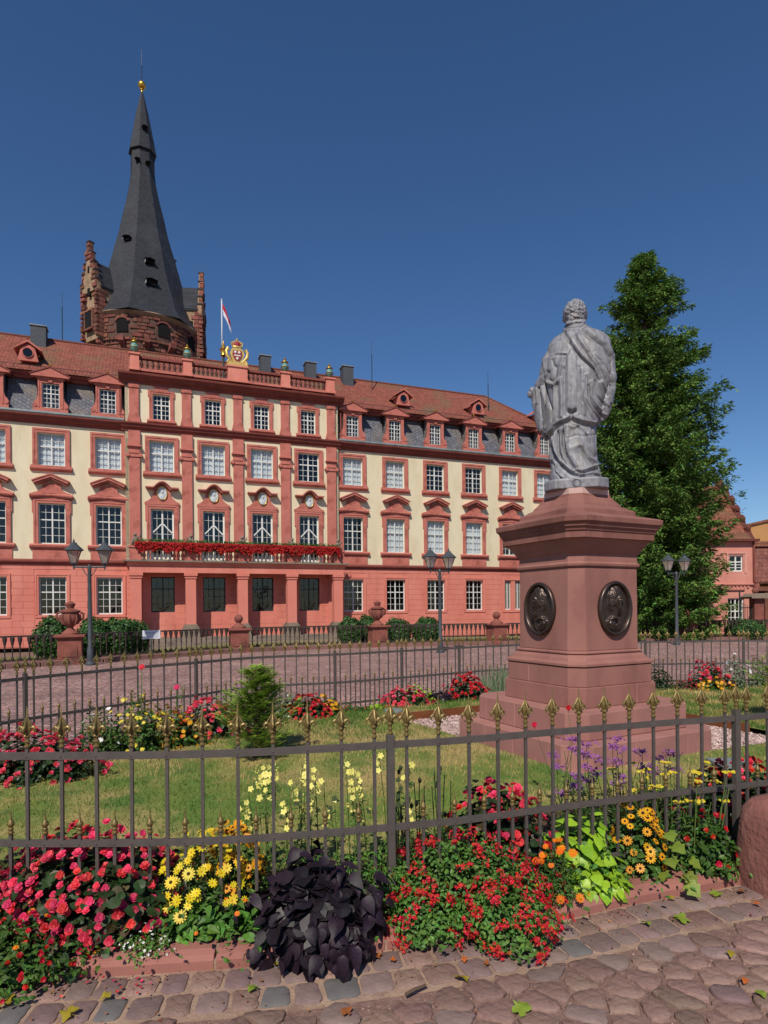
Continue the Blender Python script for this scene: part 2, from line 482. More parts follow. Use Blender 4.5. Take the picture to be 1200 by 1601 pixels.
# mouldings running along the front: profile (out, z) drawn along x
def run(name, prof, x0, x1, y0, m, parent=PAL, ends=True):
    k = MB(); k.prism([(y0 - o, z) for o, z in prof], x0, x1, 'x')
    return k.build(name, m, parent)
BELT = [(-.05,4.26),(.06,4.26),(.08,4.33),(.2,4.40),(.22,4.47),(.2,4.52),(.05,4.58),(-.05,4.58)]
run('string_course', BELT, XL, PX0-.0, 0, M_trimd)
run('string_course', BELT, PX1+.0, XR+.1, 0, M_trimd)
CORN = [(-.05,12.32),(.08,12.34),(.1,12.46),(.28,12.55),(.32,12.66),(.44,12.72),(.46,12.8),(-.05,12.8)]
run('main_cornice', CORN, XL, PX0-.02, 0, M_trimd)
run('main_cornice', CORN, PX1+.02, XR+.3, 0, M_trimd)
PC = [(o*.75, z) for o, z in CORN]
run('main_cornice', PC, PX0-.2, PX1+.2, PY, M_trimd)
run('gutter', [(-.3,12.803),(.46,12.803),(.5,12.86),(.48,12.96),(.1,13.02),(-.3,13.02)], XL, PX0-.05, 0, M_lead)
run('gutter', [(-.3,12.803),(.46,12.803),(.5,12.86),(.48,12.96),(.1,13.02),(-.3,13.02)], PX1+.05, XR+.3, 0, M_lead)
run('pavilion_cornice', [(-.1,15.15),(.1,15.17),(.12,15.3),(.35,15.4),(.4,15.5),(.55,15.58),(.58,15.68),(.3,15.8),(-.6,15.86),(-.6,15.15)], PX0-.35, PX1+.35, PY, M_trimd)
# mansard
def mansard(x0, x1):
    ys = [(.05,12.95),(.16,13.3),(.32,13.8),(.52,14.4),(.72,14.95),(.86,15.4)]
    k = MB()
    n = len(ys)
    k.add([(x0,y,z) for y,z in ys] + [(x1,y,z) for y,z in ys], [(i,n+i,n+i+1,i+1) for i in range(n-1)])
    return k.build('mansard_slope', M_slate, PAL)
mansard(XL, PX0); mansard(PX1, XR-.05)
EAVE = [(-1.2,15.05),(-.55,15.08),(-.5,15.2),(-.3,15.28),(-.27,15.4),(-.5,15.46),(-1.2,15.5)]
run('roof_eave', EAVE, XL, PX0-.3, 0, M_trimd); run('roof_eave', EAVE, PX1+.3, XR, 0, M_trimd)
# upper roof: bell-cast slope to the ridge, hipped at the right end
RS = [(.12,15.4),(.3,15.5),(1.0,15.98),(2.4,17.1),(3.8,18.3),(4.7,19.05)]
mb = MB(); n = len(RS)
xl = [XL]*n; xr = [XR+.2-(y*.9 if y > .3 else 0) for y, z in RS]
mb.add([(XL,y,z) for y,z in RS] + [(x,y,z) for x,(y,z) in zip(xr, RS)], [(i,n+i,n+i+1,i+1) for i in range(n-1)])
bk = [(9.4-y,z) for y,z in RS]
mb.add([(XL,y,z) for y,z in bk] + [(x,y,z) for x,(y,z) in zip(xr, bk)], [(i,i+1,n+i+1,n+i) for i in range(n-1)])
mb.add([(x,y,z) for x,(y,z) in zip(xr, RS)] + [(x,y,z) for x,(y,z) in zip(xr, bk)], [(i,n+i,n+i+1,i+1) for i in range(n-1)])
# thick lower edge of the tiles
mb.add([(XL,.12,15.4),(XR+.2,.12,15.4),(XR+.2,.12,15.47),(XL,.12,15.47),(XL,.3,15.56),(XR+.2,.3,15.56)], [(0,1,2,3),(3,2,5,4)])
mb.build('tiled_roof', M_tile, PAL)
mb = MB(); mb.tube([(XL,4.7,19.06),(xr[-1],4.7,19.06)], .1, 8)
mb.tube([(xr[-1],4.7,19.06),(xr[3],2.4,17.13),(xr[2],1.0,16.02),(xr[1],.3,15.55)], .09, 8)
mb.build('ridge_tiles', mat('ridge_tile_clay', '#5b3a30', '#7a4234', scale=4, rough=.9), PAL)
mb = MB(); mb.box(XR-.3, XR, .3, 9, 12.45, 15.4); mb.build('end_wall', M_slate, PAL)

# ---------------- windows: frame mesh (shared) > pane, curtain or room
_wm = {}
def win_meshes(w, z0, z1, cols, rows, transom, bar, fr, door=False):
    key = (round(w,3), round(z0,2), round(z1,2), cols, rows, transom, door)
    if key in _wm: return _wm[key]
    h = z1 - z0; k = MB(); hw = w/2
    k.box(-hw, -hw+fr, 0, .07, 0, h); k.box(hw-fr, hw, 0, .07, 0, h)
    k.box(-hw+fr, hw-fr, 0, .07, 0, fr*1.2); k.box(-hw+fr, hw-fr, 0, .07, h-fr, h)
    k.box(-fr*.55, fr*.55, -.015, .069, fr*1.2+.001, h-fr-.001)
    tz = h*transom
    if not door:
        k.box(-hw+fr, -fr*.55-.001, -.01, .068, tz-fr*.5, tz+fr*.5); k.box(fr*.55+.001, hw-fr, -.01, .068, tz-fr*.5, tz+fr*.5)
    else:
        for s in (-1, 1):
            pts = [(0,h*.72),(s*.12,h*.70),(s*.3,h*.63),(s*.48,h*.57),(s*(hw-fr),h*.545)]
            lo = [(x, z-.11) for x, z in pts[::-1]]
            k.prism(pts + lo, -.04, .06)
    iw = (hw - fr - fr*.55)
    for s in (-1, 1):
        for c in range(1, cols):
            x = s*(fr*.55 + iw*c/cols)
            k.box(x-bar/2, x+bar/2, .012, .055, fr, h-fr)
    up, lo = rows
    for r in range(1, lo):
        z = fr + (tz - fr)*r/lo
        for s in (-1, 1): k.box(min(s*hw,0)+fr*.56, max(s*hw,0)-fr*.56, .014, .053, z-bar/2, z+bar/2) if s < 0 else k.box(fr*.56, hw-fr*.9, .014, .053, z-bar/2, z+bar/2)
    for r in range(1, up):
        z = tz + (h - fr - tz)*r/up
        for s in (-1, 1): k.box(min(s*hw,0)+fr*.56, max(s*hw,0)-fr*.56, .014, .053, z-bar/2, z+bar/2) if s < 0 else k.box(fr*.56, hw-fr*.9, .014, .053, z-bar/2, z+bar/2)
    frame = k
    g = MB(); g.add([(-hw+.01,.033,.01),(hw-.01,.033,.01),(hw-.01,.033,h-.01),(-hw+.01,.033,h-.01)], [(0,1,2,3)])
    cu = MB(); nseg = 24
    vs = []; fs = []
    for i in range(nseg+1):
        x = -hw + .02 + (w-.04)*i/nseg; y = .13 + .02*math.sin(i*1.9) + .01*math.sin(i*3.1)
        vs += [(x, y, .02), (x, y, h-.02)]
        if i: fs.append((2*i-2, 2*i, 2*i+1, 2*i-1))
    cu.add(vs, fs)
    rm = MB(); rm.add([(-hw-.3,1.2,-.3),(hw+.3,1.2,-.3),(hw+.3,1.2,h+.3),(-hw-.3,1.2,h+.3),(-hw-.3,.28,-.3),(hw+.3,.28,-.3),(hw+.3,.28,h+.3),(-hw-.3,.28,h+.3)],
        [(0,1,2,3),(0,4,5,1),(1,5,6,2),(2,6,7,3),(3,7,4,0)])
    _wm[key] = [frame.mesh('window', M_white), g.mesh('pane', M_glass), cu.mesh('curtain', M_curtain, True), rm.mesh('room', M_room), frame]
    return _wm[key]
def add_window(u, w, z0, z1, y, cols=2, rows=(2,3), transom=.6, curtain=False, bar=.022, fr=.065, door=False, dark=False, name='window', parent=PAL):
    fm, gm, cm, rm, k = win_meshes(w, z0, z1, cols, rows, transom, bar, fr, door)
    if dark: fm = k.mesh('window', M_dkframe)
    o = link(name, fm, parent, (u, y, z0))
    link('pane', gm, o)
    if curtain: link('curtain', cm, o)
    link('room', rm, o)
    return o
for u in BAY_L: add_window(u, 1.42, 1.36, 3.56, .16)
for u in BAY_R[:4] + [29.8]: add_window(u, 1.42, 1.36, 3.56, .16)
M_grille = mat('grey_louvre_paint', '#8a8f88', rough=.7)
for u in (26.45, 27.35):
    o = add_window(u, .55, 1.36, 3.56, .16, cols=1, rows=(1,1))
    k = MB(); k.box(-.262, .262, .03, .06, .08, 2.1)
    for q in range(22): k.box(-.23, .23, -.01, .03, .12+q*.09, .16+q*.09)
    k.build('shutter', M_grille, o)
cur2 = {14.2: 0, 17.32: 1, 20.44: 1, 23.57: 1, 26.69: 0, 29.8: 1}
cur3 = {20.44: 0, 23.57: 0, 11.06: 0}
for u in BAY_L + BAY_R: add_window(u, 1.40, 5.45, 7.80, .14, curtain=cur2.get(u, 0) > 0)
for u in BAY_L + BAY_R: add_window(u, 1.42, 9.96, 11.85, .14, curtain=cur3.get(u, 1) > 0)
for u in BAY_C:
    add_window(u, 1.42, 9.96, 11.85, PY+.14, curtain=cur3.get(u, 1) > 0)
    add_window(u, 1.32, 4.7, 7.72, PY+.14, cols=2, rows=(2,4), transom=.66, door=True, fr=.09, name='balcony_door')
    add_window(u, 1.0, 13.12, 14.68, PY+.14, cols=2, rows=(2,3), bar=.024)
for k_, u in enumerate(BAY_C):
    add_window(u, 1.36, 1.45, 3.6, PY+.18, dark=True, rows=(1,3), transom=.66, name='portico_window')

# ---------------- window surrounds
def frame_ring(k, hw, z0, z1, t, out, inn=0.0, ear=0):
    k.box(-hw-t, -hw, -out, inn, z0, z1); k.box(hw, hw+t, -out, inn, z0, z1)
    k.box(-hw-t, hw+t, -out, inn, z1, z1+t)
    o2 = out + .03
    k.box(-hw-t, -hw-t*.55, -o2, -out+.001, z0, z1+t); k.box(hw+t*.55, hw+t, -o2, -out+.001, z0, z1+t)
    k.box(-hw-t*.55, hw+t*.55, -o2, -out+.001, z1+t*.55, z1+t)
    if ear:
        for s in (-1, 1):
            a, b = sorted((s*(hw+t), s*(hw+t+.07)))
            k.box(a, b, -out-.01, inn, z1-ear, z1+t)
def mk(k, name, m): return k.mesh(name, m)
# ground storey: flat plaster band
k = MB(); frame_ring(k, .71, 1.36, 3.56, .18, .045); k.box(-.89, .89, -.045, 0, 1.2, 1.36)
me = mk(k, 'window_surround', M_pink)
for u in BAY_L + BAY_R[:4] + [29.8]: link('window_surround', me, PAL, (u, 0, 0))
k = MB(); k.box(-.78,-.32+0,-.04,0,1.2,1.3); k.box(-.95, .95, -.045, 0, 3.58, 3.74); k.box(-.95,-.76,-.045,0,1.3,3.58); k.box(.76,.95,-.045,0,1.3,3.58); k.box(-.95,.95,-.05,-.0,1.16,1.299)
link('window_surround', mk(k, 'window_surround', M_pink), PAL, (26.9, 0, 0))
# third floor
k = MB(); frame_ring(k, .71, 9.96, 11.85, .25, .08, ear=0)
k.box(-1.06, 1.06, -.12, 0, 9.8, 9.96); k.prism([(0,9.66),(-.16,9.7),(-.2,9.8),(-.2,9.86),(0,9.88)], -1.1, 1.1, 'x') if 0 else None
k.prism([(-.001,9.64),(-.1,9.66),(-.2,9.74),(-.22,9.82),(-.12,9.86),(-.001,9.86)], -1.08, 1.08, 'x')
third = mk(k, 'window_surround', M_trim)
for u in BAY_L + BAY_R: link('window_surround', third, PAL, (u, 0, 0))
for u in BAY_C: link('window_surround', third, PAL, (u, PY, 0))
# piano nobile in the wings
k = MB(); frame_ring(k, .70, 5.45, 7.80, .24, .09, ear=.55)
k.prism([(-.001,5.16),(-.12,5.18),(-.2,5.26),(-.24,5.36),(-.14,5.45),(-.001,5.45)], -1.14, 1.14, 'x')
k.box(-1.0, 1.0, -.06, 0, 4.58, 5.16)
noble = mk(k, 'window_surround', M_trim)
k = MB()
body = [(-1.12,8.06),(-1.14,8.22),(-.98,8.36),(-.72,8.44),(-.52,8.6),(-.44,8.86),(-.42,9.0),(.42,9.0),(.44,8.86),(.52,8.6),(.72,8.44),(.98,8.36),(1.14,8.22),(1.12,8.06)]
k.prism(body, -.13, 0)
roll = []
for s in range(15):
    t = s/14; roll.append((-1.1+2.2*t, -.16, 8.2 + .05*math.sin(math.pi*t)))
k.tube(roll, [.07+.05*abs(math.cos(math.pi*i/14)) for i in range(15)], 8)
k.prism([(-.5,8.34),(-.34,8.44),(-.25,8.72),(0,8.86),(.25,8.72),(.34,8.44),(.5,8.34)], -.19, -.13+.001)
k.prism([(-.88,8.88),(0,9.26),(.88,8.88),(.88,9.0),(0,9.40),(-.88,9.0)], -.42, 0)
k.prism([(-.8,8.8),(0,9.15),(.8,8.8),(.8,8.87),(0,9.25),(-.8,8.87)], -.32, 0)
k.prism([(-.97,8.98),(0,9.395),(.97,8.98),(.97,9.05),(0,9.47),(-.97,9.05)], -.46, 0)
pedm = mk(k, 'pediment', M_trim)
for u in BAY_L + BAY_R:
    link('window_surround', noble, PAL, (u, 0, 0)); link('pediment', pedm, PAL, (u, 0, 0))
# pavilion doors with curved hoods and medallions
k = MB(); frame_ring(k, .66, 4.6, 7.72, .24, .09, ear=.7)
dsur = mk(k, 'door_surround', M_trim)
def arcstrip(t0):
    top = []
    for i in range(25):
        x = -.96 + 1.92*i/24
        z = 9.0 + (.36*math.cos(x/.5*math.pi/2)**1.0 if abs(x) < .5 else 0)
        top.append((x, z))
    return top
k = MB()
top = arcstrip(0)
k.prism(top + [(x*.97, z-.07) for x, z in top[::-1]], -.46, 0)
k.prism([(x*.93, z-.072) for x, z in top] + [(x*.9, z-.16) for x, z in top[::-1]], -.36, 0)
k.prism([(-1.0,7.98),(-1.0,8.1),(-.8,8.2),(-.6,8.38),(-.5,8.6),(-.46,8.86),(-.3,9.05),(0,9.18),(.3,9.05),(.46,8.86),(.5,8.6),(.6,8.38),(.8,8.2),(1.0,8.1),(1.0,7.98)], -.12, 0)
hood = mk(k, 'curved_hood', M_trim)
def oval_ring(rx, rz, t, d0, d1):
    k = MB(); n = 32; vs = []; fs = []
    for i in range(n):
        a = 2*math.pi*i/n; c, s = math.cos(a), math.sin(a)
        vs += [(rx*c, d0, rz*s), ((rx+t*.5)*c, d1, (rz+t*.5)*s), ((rx+t)*c, d0, (rz+t)*s)]
    for i in range(n):
        j = (i+1) % n
        fs += [(3*i, 3*j, 3*j+1, 3*i+1), (3*i+1, 3*j+1, 3*j+2, 3*i+2)]
    k.add(vs, fs); return k
ringm = oval_ring(.25, .37, .07, 0, -.07).mesh('gilt_ring', M_gold, True)
def relief_oval(rx, rz, hfun, n=40):
    vs = []; fs = []
    N = n
    for i in range(N+1):
        for j in range(N+1):
            a, b = 2*i/N-1, 2*j/N-1
            x = a*math.sqrt(1-b*b/2); z = b*math.sqrt(1-a*a/2)
            vs.append((x*rx, -hfun(x, z), z*rz))
    for i in range(N):
        for j in range(N):
            p = i*(N+1)+j; fs.append((p, p+N+1, p+N+2, p+1))
    k = MB(); k.add(vs, fs); return k
def bust_h(x, z):
    h = .02
    d = math.hypot((x-.02)/.34, (z-.25)/.38)
    if d < 1: h += .05*math.sqrt(1-d*d)
    d = math.hypot(x/.62, (z+.75)/.62)
    if d < 1: h += .045*math.sqrt(1-d*d)
    d = math.hypot((x+.32)/.1, (z-.2)/.1)
    if d < 1: h += .02
    return h
M_whitrel = mat('pale_stone_relief', '#a9b0b6', '#c9cdd0', scale=9, rough=.8)
medm = relief_oval(.255, .375, bust_h, 26).mesh('portrait_relief', M_whitrel, True)
for u in BAY_C:
    link('door_surround', dsur, PAL, (u, PY, 0)); h_ = link('curved_hood', hood, PAL, (u, PY, 0))
    o = link('oval_medallion', medm, PAL, (u, PY-.13, 8.66)); link('gilt_ring', ringm, o)
# mezzanine windows
k = MB(); frame_ring(k, .5, 13.12, 14.68, .2, .07, ear=.16)
k.prism([(-.001,12.86),(-.1,12.88),(-.2,12.96),(-.2,13.06),(-.1,13.12),(-.001,13.12)], -.82, .82, 'x')
k.box(-.7, .7, -.05, 0, 12.81, 12.86)
k.prism([(-.42,14.881),(.42,14.881),(.3,15.0),(.5,15.15),(-.5,15.15),(-.3,15.0)], -.07, 0)
mez = mk(k, 'window_surround', M_trim)
for u in BAY_C: link('window_surround', mez, PAL, (u, PY, 0))
# pilasters
PIL = [.38, 3.38, 6.48, 9.5, 12.6]
k = MB(); k.box(-.3, .3, -.16, 0, 4.6, 10.75)
k.prism([(-.36,10.75),(.36,10.75),(.4,10.83),(.4,10.9),(.3,10.96),(-.3,10.96),(-.4,10.9),(-.4,10.83)], -.22, 0)
for s in (-1, 1):
    k.tube([(s*.36,-.26,10.86),(s*.36,0,10.86)], .11, 12)
k.box(-.34, .34, -.26, 0, 10.961, 11.05)
k.box(-.31, .31, -.17, 0, 11.051, 11.36); k.box(-.4, .4, -.3, 0, 11.36, 11.44); k.box(-.36, .36, -.25, 0, 11.441, 11.5)
k.box(-.33, .33, -.19, 0, 11.501, 12.33)
pilm = mk(k, 'pilaster', M_trim)
k = MB(); k.box(-.27, .27, -.14, 0, 13.35, 14.9); k.prism([(-.36,12.81),(-.36,12.95),(-.27,13.35),(.27,13.35),(.36,12.95),(.36,12.81)], -.16, 0)
k.box(-.32, .32, -.19, 0, 14.9, 14.98); k.box(-.29, .29, -.16, 0, 14.981, 15.15)
pil2 = mk(k, 'upper_pilaster', M_trim)
for u in PIL: link('pilaster', pilm, PAL, (u, PY, 0)); link('upper_pilaster', pil2, PAL, (u, PY, 0))
# parapet with piers, balusters and urns
PPX = [(.44,.5), (3.44,.52), (6.43,1.2), (9.46,.58), (12.44,.58)]
yb = PY-.35
for i, (u, w) in enumerate(PPX):
    k = MB(); k.box(u-w/2, u+w/2, yb-.25, yb+.3, 15.82, 16.72); k.box(u-w/2-.06, u+w/2+.06, yb-.32, yb+.36, 16.72, 16.82); k.box(u-w/2-.05, u+w/2+.05, yb-.3, yb+.34, 15.8, 15.95)
    k.build('parapet_pier', M_pink, PAL)
BAL = [(.075,0),(.075,.05),(.04,.09),(.05,.16),(.085,.27),(.08,.34),(.045,.46),(.035,.54),(.06,.58),(.06,.62)]
bk_ = MB(); bk_.lathe([(r*1.1, z*.92) for r, z in BAL], n=8); balm = bk_.mesh('baluster', mat('sooty_baluster_stone', '#5c3a34', '#43302c', scale=4, rough=.9), 'auto')  # parapet balusters in dark brown, mottled with a darker tone
for i in range(4):
    a = PPX[i][0]+PPX[i][1]/2; b = PPX[i+1][0]-PPX[i+1][1]/2
    k = MB(); k.box(a, b, yb-.14, yb+.16, 15.83, 15.98); k.build('parapet_plinth', M_trim, PAL)
    k = MB(); k.box(a, b, yb-.16, yb+.18, 16.56, 16.7); k.build('parapet_rail', M_trimd, PAL)
    n = 8
    for j in range(n):
        x = a + (b-a)*(j+.5)/n
        link('baluster', balm, PAL, (x, yb, 15.985))
k = MB(); k.cur = 0
k.lathe([(.16,0),(.2,.04),(.1,.1),(.09,.16)], n=16); k.lathe([(.12,.16),(.26,.3),(.28,.42),(.2,.62),(.17,.7)], n=16)
k.cur = 1; k.lathe([(.2,.7),(.26,.73),(.24,.78),(.12,.84),(.06,.9),(.09,.97),(.05,1.04),(.0,1.12)], n=16); k.lathe([(.285,.36),(.3,.39),(.285,.42)], n=16)
k.lathe([(.13,.14),(.14,.16),(.12,.18)], n=12)
urn = k.mesh('urn', [M_verd, M_gold], 'auto')
for u in (PPX[0][0], PPX[1][0], PPX[3][0], PPX[4][0]): link('urn', urn, PAL, (u, yb, 16.82), scl=.93)
# coat of arms in gilt stone
k = MB(); k.cur = 0
yy = yb
k.prism([(-.62,16.82),(.62,16.82),(.66,16.95),(.5,17.1),(.2,17.02),(0,17.12),(-.2,17.02),(-.5,17.1),(-.66,16.95)], yy-.18, yy+.12)
k.prism([(-.2,17.0),(.2,17.0),(.34,17.3),(.46,17.6),(.36,17.88),(.2,17.98),(-.2,17.98),(-.36,17.88),(-.46,17.6),(-.34,17.3)], yy-.12, yy+.08)
for s in (-1, 1):
    k.tube([(s*.22,yy,17.02),(s*.42,yy-.05,17.2),(s*.62,yy-.05,17.45),(s*.66,yy-.03,17.75),(s*.56,yy-.02,17.98),(s*.48,yy-.02,17.9),(s*.52,yy-.02,17.8)], [.09,.1,.11,.1,.08,.06,.04], 8)
    k.tube([(s*.5,yy-.1,16.95),(s*.62,yy-.12,17.04),(s*.55,yy-.14,17.14),(s*.45,yy-.12,17.08)], [.08,.09,.07,.04], 8)
k.lathe([(.3,18.0),(.32,18.05),(.3,18.1)], c=(0,yy,0), n=16, sy=.5)
for q in range(5):
    a = math.pi*q/4
    k.tube([(.3*math.cos(a),yy-.05,18.1),(.36*math.cos(a),yy-.05,18.3),(.12*math.cos(a),yy,18.44),(0,yy,18.46)], .035, 6)
k.lathe([(0,18.44),(.06,18.48),(.07,18.53),(.03,18.6),(0,18.66)], c=(0,yy,0), n=10)
k.cur = 1
k.prism([(-.01,17.08),(.2,17.3),(.3,17.55),(.26,17.8),(-.26,17.8),(-.3,17.55),(-.2,17.3)], yy-.17, yy-.11)
k.lathe([(.24,18.1),(.3,18.25),(.2,18.38),(0,18.44)], c=(0,yy,0), n=14, sy=.5)
k.cur = 2
for dx, dz in ((-.12,17.68),(.12,17.68),(0,17.3)):
    k.lathe([(.0,-.1),(.08,-.04),(.09,.03),(.0,.1)], c=(dx,yy-.18,dz), n=8, sy=.4)
k.prism([(-.2,17.45),(.2,17.45),(.2,17.52),(-.2,17.52)], yy-.185, yy-.169)
k.build('coat_of_arms', [mat('gilt_stone', '#c4a052', '#d6bd7c', scale=9, rough=.45, metal=.45), mat('arms_crimson', '#8d2430', rough=.6), mat('arms_white', '#d8d4cc', rough=.6)], PAL, smooth='auto', loc=(6.43, 0, 0))
# small gilt lantern finial on a dark post behind the arms
k = MB(); k.cur = 0; k.tube([(5.75,.7,15.9),(5.75,.7,17.9)], .07, 6)
k.cur = 1; k.lathe([(.12,17.88),(.2,17.95),(.17,18.1),(.2,18.25),(.26,18.34),(.12,18.42),(.14,18.55),(.05,18.68),(.02,18.85),(0,18.95)], c=(5.75,.7,0), n=12)
k.build('gilt_roof_finial', [M_dkframe, M_gold], PAL, smooth='auto')
# pavilion roof behind the parapet
k = MB(); k.prism([(-.2,15.3),(.4,15.6),(1.0,16.02),(3.2,17.8),(3.4,15.3)], PX0, PX1, 'x')
k.build('pavilion_roof', M_tile, PAL)
# chimneys
for u, w, zt in ((-5.2,.85,19.42),(9.0,.72,19.5),(12.3,.76,19.45),(15.12,.8,19.55)):
    k = MB(); k.box(u-w/2, u+w/2, 3.6, 4.4, 17.6, zt)
    o = k.build('chimney', M_chim, PAL)
    k = MB(); k.box(u-w/2-.06, u+w/2+.06, 3.54, 4.46, zt, zt+.07); k.build('chimney_cap', M_lead, o)
    k = MB(); k.prism([(3.3,17.72),(3.6,17.95),(3.6,18.1),(3.3,17.9)], u-w/2-.25, u+w/2+.35, 'x'); k.build('chimney_flashing', M_trimd, o)
# dormers
k = MB(); frame_ring(k, .45, 13.27, 14.7, .2, .1)
k.box(-.9, .9, -.14, 0, 13.02, 13.22); k.box(-.65, .65, -.1, 0, 13.221, 13.27)
for s in (-1, 1):
    k.prism([(s*.65,13.23),(s*.9,13.23),(s*.92,13.4),(s*.86,13.55),(s*.72,13.72),(s*.66,13.95),(s*.65,14.1)], -.1, 0)
    k.tube([(s*.79,-.14,13.38),(s*.79,0,13.38)], .1, 12)
k.box(-.72, .72, -.14, 0, 14.9, 15.0)
k.prism([(-1.0,15.0),(1.0,15.0),(1.0,15.06),(0,15.5),(-1.0,15.06)], -.3, .05)
k.prism([(-.09,14.72),(-.12,14.9),(.12,14.9),(.09,14.72)], -.17, -.1)
dorf = mk(k, 'dormer', M_trim)
k = MB()
k.prism([(-1.06,15.061),(0,15.53),(1.06,15.061),(1.06,15.11),(0,15.6),(-1.06,15.11)], -.34, 1.3)
dorr = mk(k, 'dormer_roof', M_trimd)
k = MB(); k.box(-.66, -.6, .01, 1.1, 13.0, 15.05); k.box(.6, .66, .01, 1.1, 13.0, 15.05)
dors = mk(k, 'dormer_cheek', M_slate)
k = MB(); k.lathe([(.03,0),(.05,.04),(.09,.1),(.05,.17),(0,.24)], n=10); dorb = mk(k, 'dormer_finial', M_gold)
for u in BAY_L + BAY_R:
    o = link('dormer', dorf, PAL, (u, -.02, 0))
    link('dormer_roof', dorr, o); link('dormer_cheek', dors, o); link('dormer_finial', dorb, o, (0, -.1, 15.6))
    add_window(0, .9, 13.27, 14.7, .06, cols=2, rows=(2,3), bar=.03, fr=.055, parent=o, name='dormer_window') if 0 else None
    add_window(u, .9, 13.27, 14.7, .03, cols=2, rows=(2,3), bar=.024, fr=.05, name='dormer_window')
# round roof lights
k = MB()
n = 24
k.prism([(-.55,0),(.55,0),(.42,.5),(.36,.75),(0,.98),(-.36,.75),(-.42,.5)], 0, .1)
k.prism([(-.72,.6),(-.3,.88),(0,1.08),(.3,.88),(.72,.6),(.72,.68),(.32,.98),(0,1.2),(-.32,.98),(-.72,.68)], -.12, 1.3)
k.box(-.4, .4, .1, 1.2, 0, .7)
eye = mk(k, 'roof_light', M_trim)
er = oval_ring(.24, .24, .08, 0, -.07).mesh('roof_light_ring', M_trim, True)
k = MB(); k.tube([(0,-.015,0),(0,0,0)], .25, 24); eg = mk(k, 'roof_light_glass', mat('dark_glazing', '#10151a', rough=.1))
k = MB(); k.lathe([(0,0),(.05,.02),(.07,.08),(.0,.18)], n=8); eb = mk(k, 'roof_light_knob', M_trimd)
for u in (-5.35, 18.4, 24.55, 30.3, -10.9):
    o = link('roof_light', eye, PAL, (u, .9, 16.2)); link('roof_light_ring', er, o, (0, -.005, .46)); link('roof_light_glass', eg, o, (0, -.005, .46)); link('roof_light_knob', eb, o, (0, -.06, 1.19))
# snow guard along the eaves
k = MB()
for x0, x1 in ((XL, PX0-.4), (PX1+.4, XR)):
    k.tube([(x0,.42,15.78),(x1,.42,15.78)], .015, 4); x = x0
    while x < x1: k.tube([(x,.42,15.58),(x,.42,15.8)], .012, 4); x += .8
k.build('snow_guard', M_dkframe, PAL)
# rain pipe ends and pavilion side downpipes
for x in (PX0-.22, PX1+.25):
    k = MB(); k.tube([(x,-.12,15.0),(x,-.12,13.0)], .05, 8); k.build('downpipe', M_trimd, PAL)

# ---------------- portico with balcony
YF = -1.75
POR = empty('portico', (0, 0, 0), parent=PAL)
COLS = [.43, 3.46, 6.51, 9.56, 12.6]
k = MB(); k.box(-.29, .29, -.29, .29, .7, 3.45); k.box(-.34, .34, -.34, .34, 3.45, 3.53); k.box(-.31, .31, -.31, .31, 3.53, 3.6)
k.box(-.38, .38, -.38, .38, 3.6, 3.77)
colm = mk(k, 'column', M_pink)
k = MB(); k.box(-.48, .48, -.48, .48, -.6, .52); k.box(-.42, .42, -.42, .42, .52, .62); k.box(-.35, .35, -.35, .35, .62, .72)
colb = mk(k, 'column_base', M_greyst)
for u in COLS:
    o = link('column', colm, POR, (u, YF+.3, 0)); link('column_base', colb, POR, (u, YF+.3, 0))
for u in (COLS[0], COLS[-1]):
    k = MB(); k.box(u-.27, u+.27, PY-.12, PY-.001, -.5, 3.77); k.build('wall_pier', M_pink, POR)
k = MB()
k.box(.08, 12.95, YF-.02, YF+.52, 3.775, 4.12)
k.prism([(YF-.0,4.12),(YF-.05,4.16),(YF-.06,4.24),(YF-.2,4.33),(YF-.22,4.4),(PY,4.4),(PY,4.12)], -.02, 13.05, 'x')
k.box(.08, .6, YF+.52, PY, 3.775, 4.12); k.box(12.43, 12.95, YF+.52, PY, 3.775, 4.12)
k.build('entablature', M_pink, POR)
k = MB(); k.box(-.22, 13.25, YF-.28, PY, 4.401, 4.5)
k.build('balcony_slab', M_greyst, POR)
k = MB(); k.box(0, 13.0, YF-.5, PY, -.6, -.06); k.box(-.3, 13.3, YF-.9, YF-.5, -.6, -.24); k.build('portico_step', M_greyst, POR)
M_balw = mat('white_balustrade_stone', '#d6d2cc', '#c5bfb8', scale=5, rough=.8)
bw = MB(); bw.lathe([(r*1.25, z*.92) for r, z in BAL], n=10)
bal_w = bw.mesh('baluster', M_balw, 'auto'); bal_p = bw.mesh('baluster', M_pink, 'auto')
YB = YF-.02
for i, u in enumerate(COLS):
    k = MB(); k.box(u-.34, u+.34, YB-.16, YB+.3, 4.501, 5.2); k.box(u-.4, u+.4, YB-.22, YB+.36, 5.2, 5.3); k.build('balcony_pier', M_trim, POR)
for i in range(4):
    a, b = COLS[i]+.34, COLS[i+1]-.34
    k = MB(); k.box(a, b, YB-.12, YB+.14, 5.07, 5.19); k.build('balcony_rail', M_trim, POR)
    n = 10
    for j in range(n):
        x = a + (b-a)*(j+.5)/n
        link('baluster', bal_w if 1 <= j <= 6 else bal_p, POR, (x, YB, 4.502))
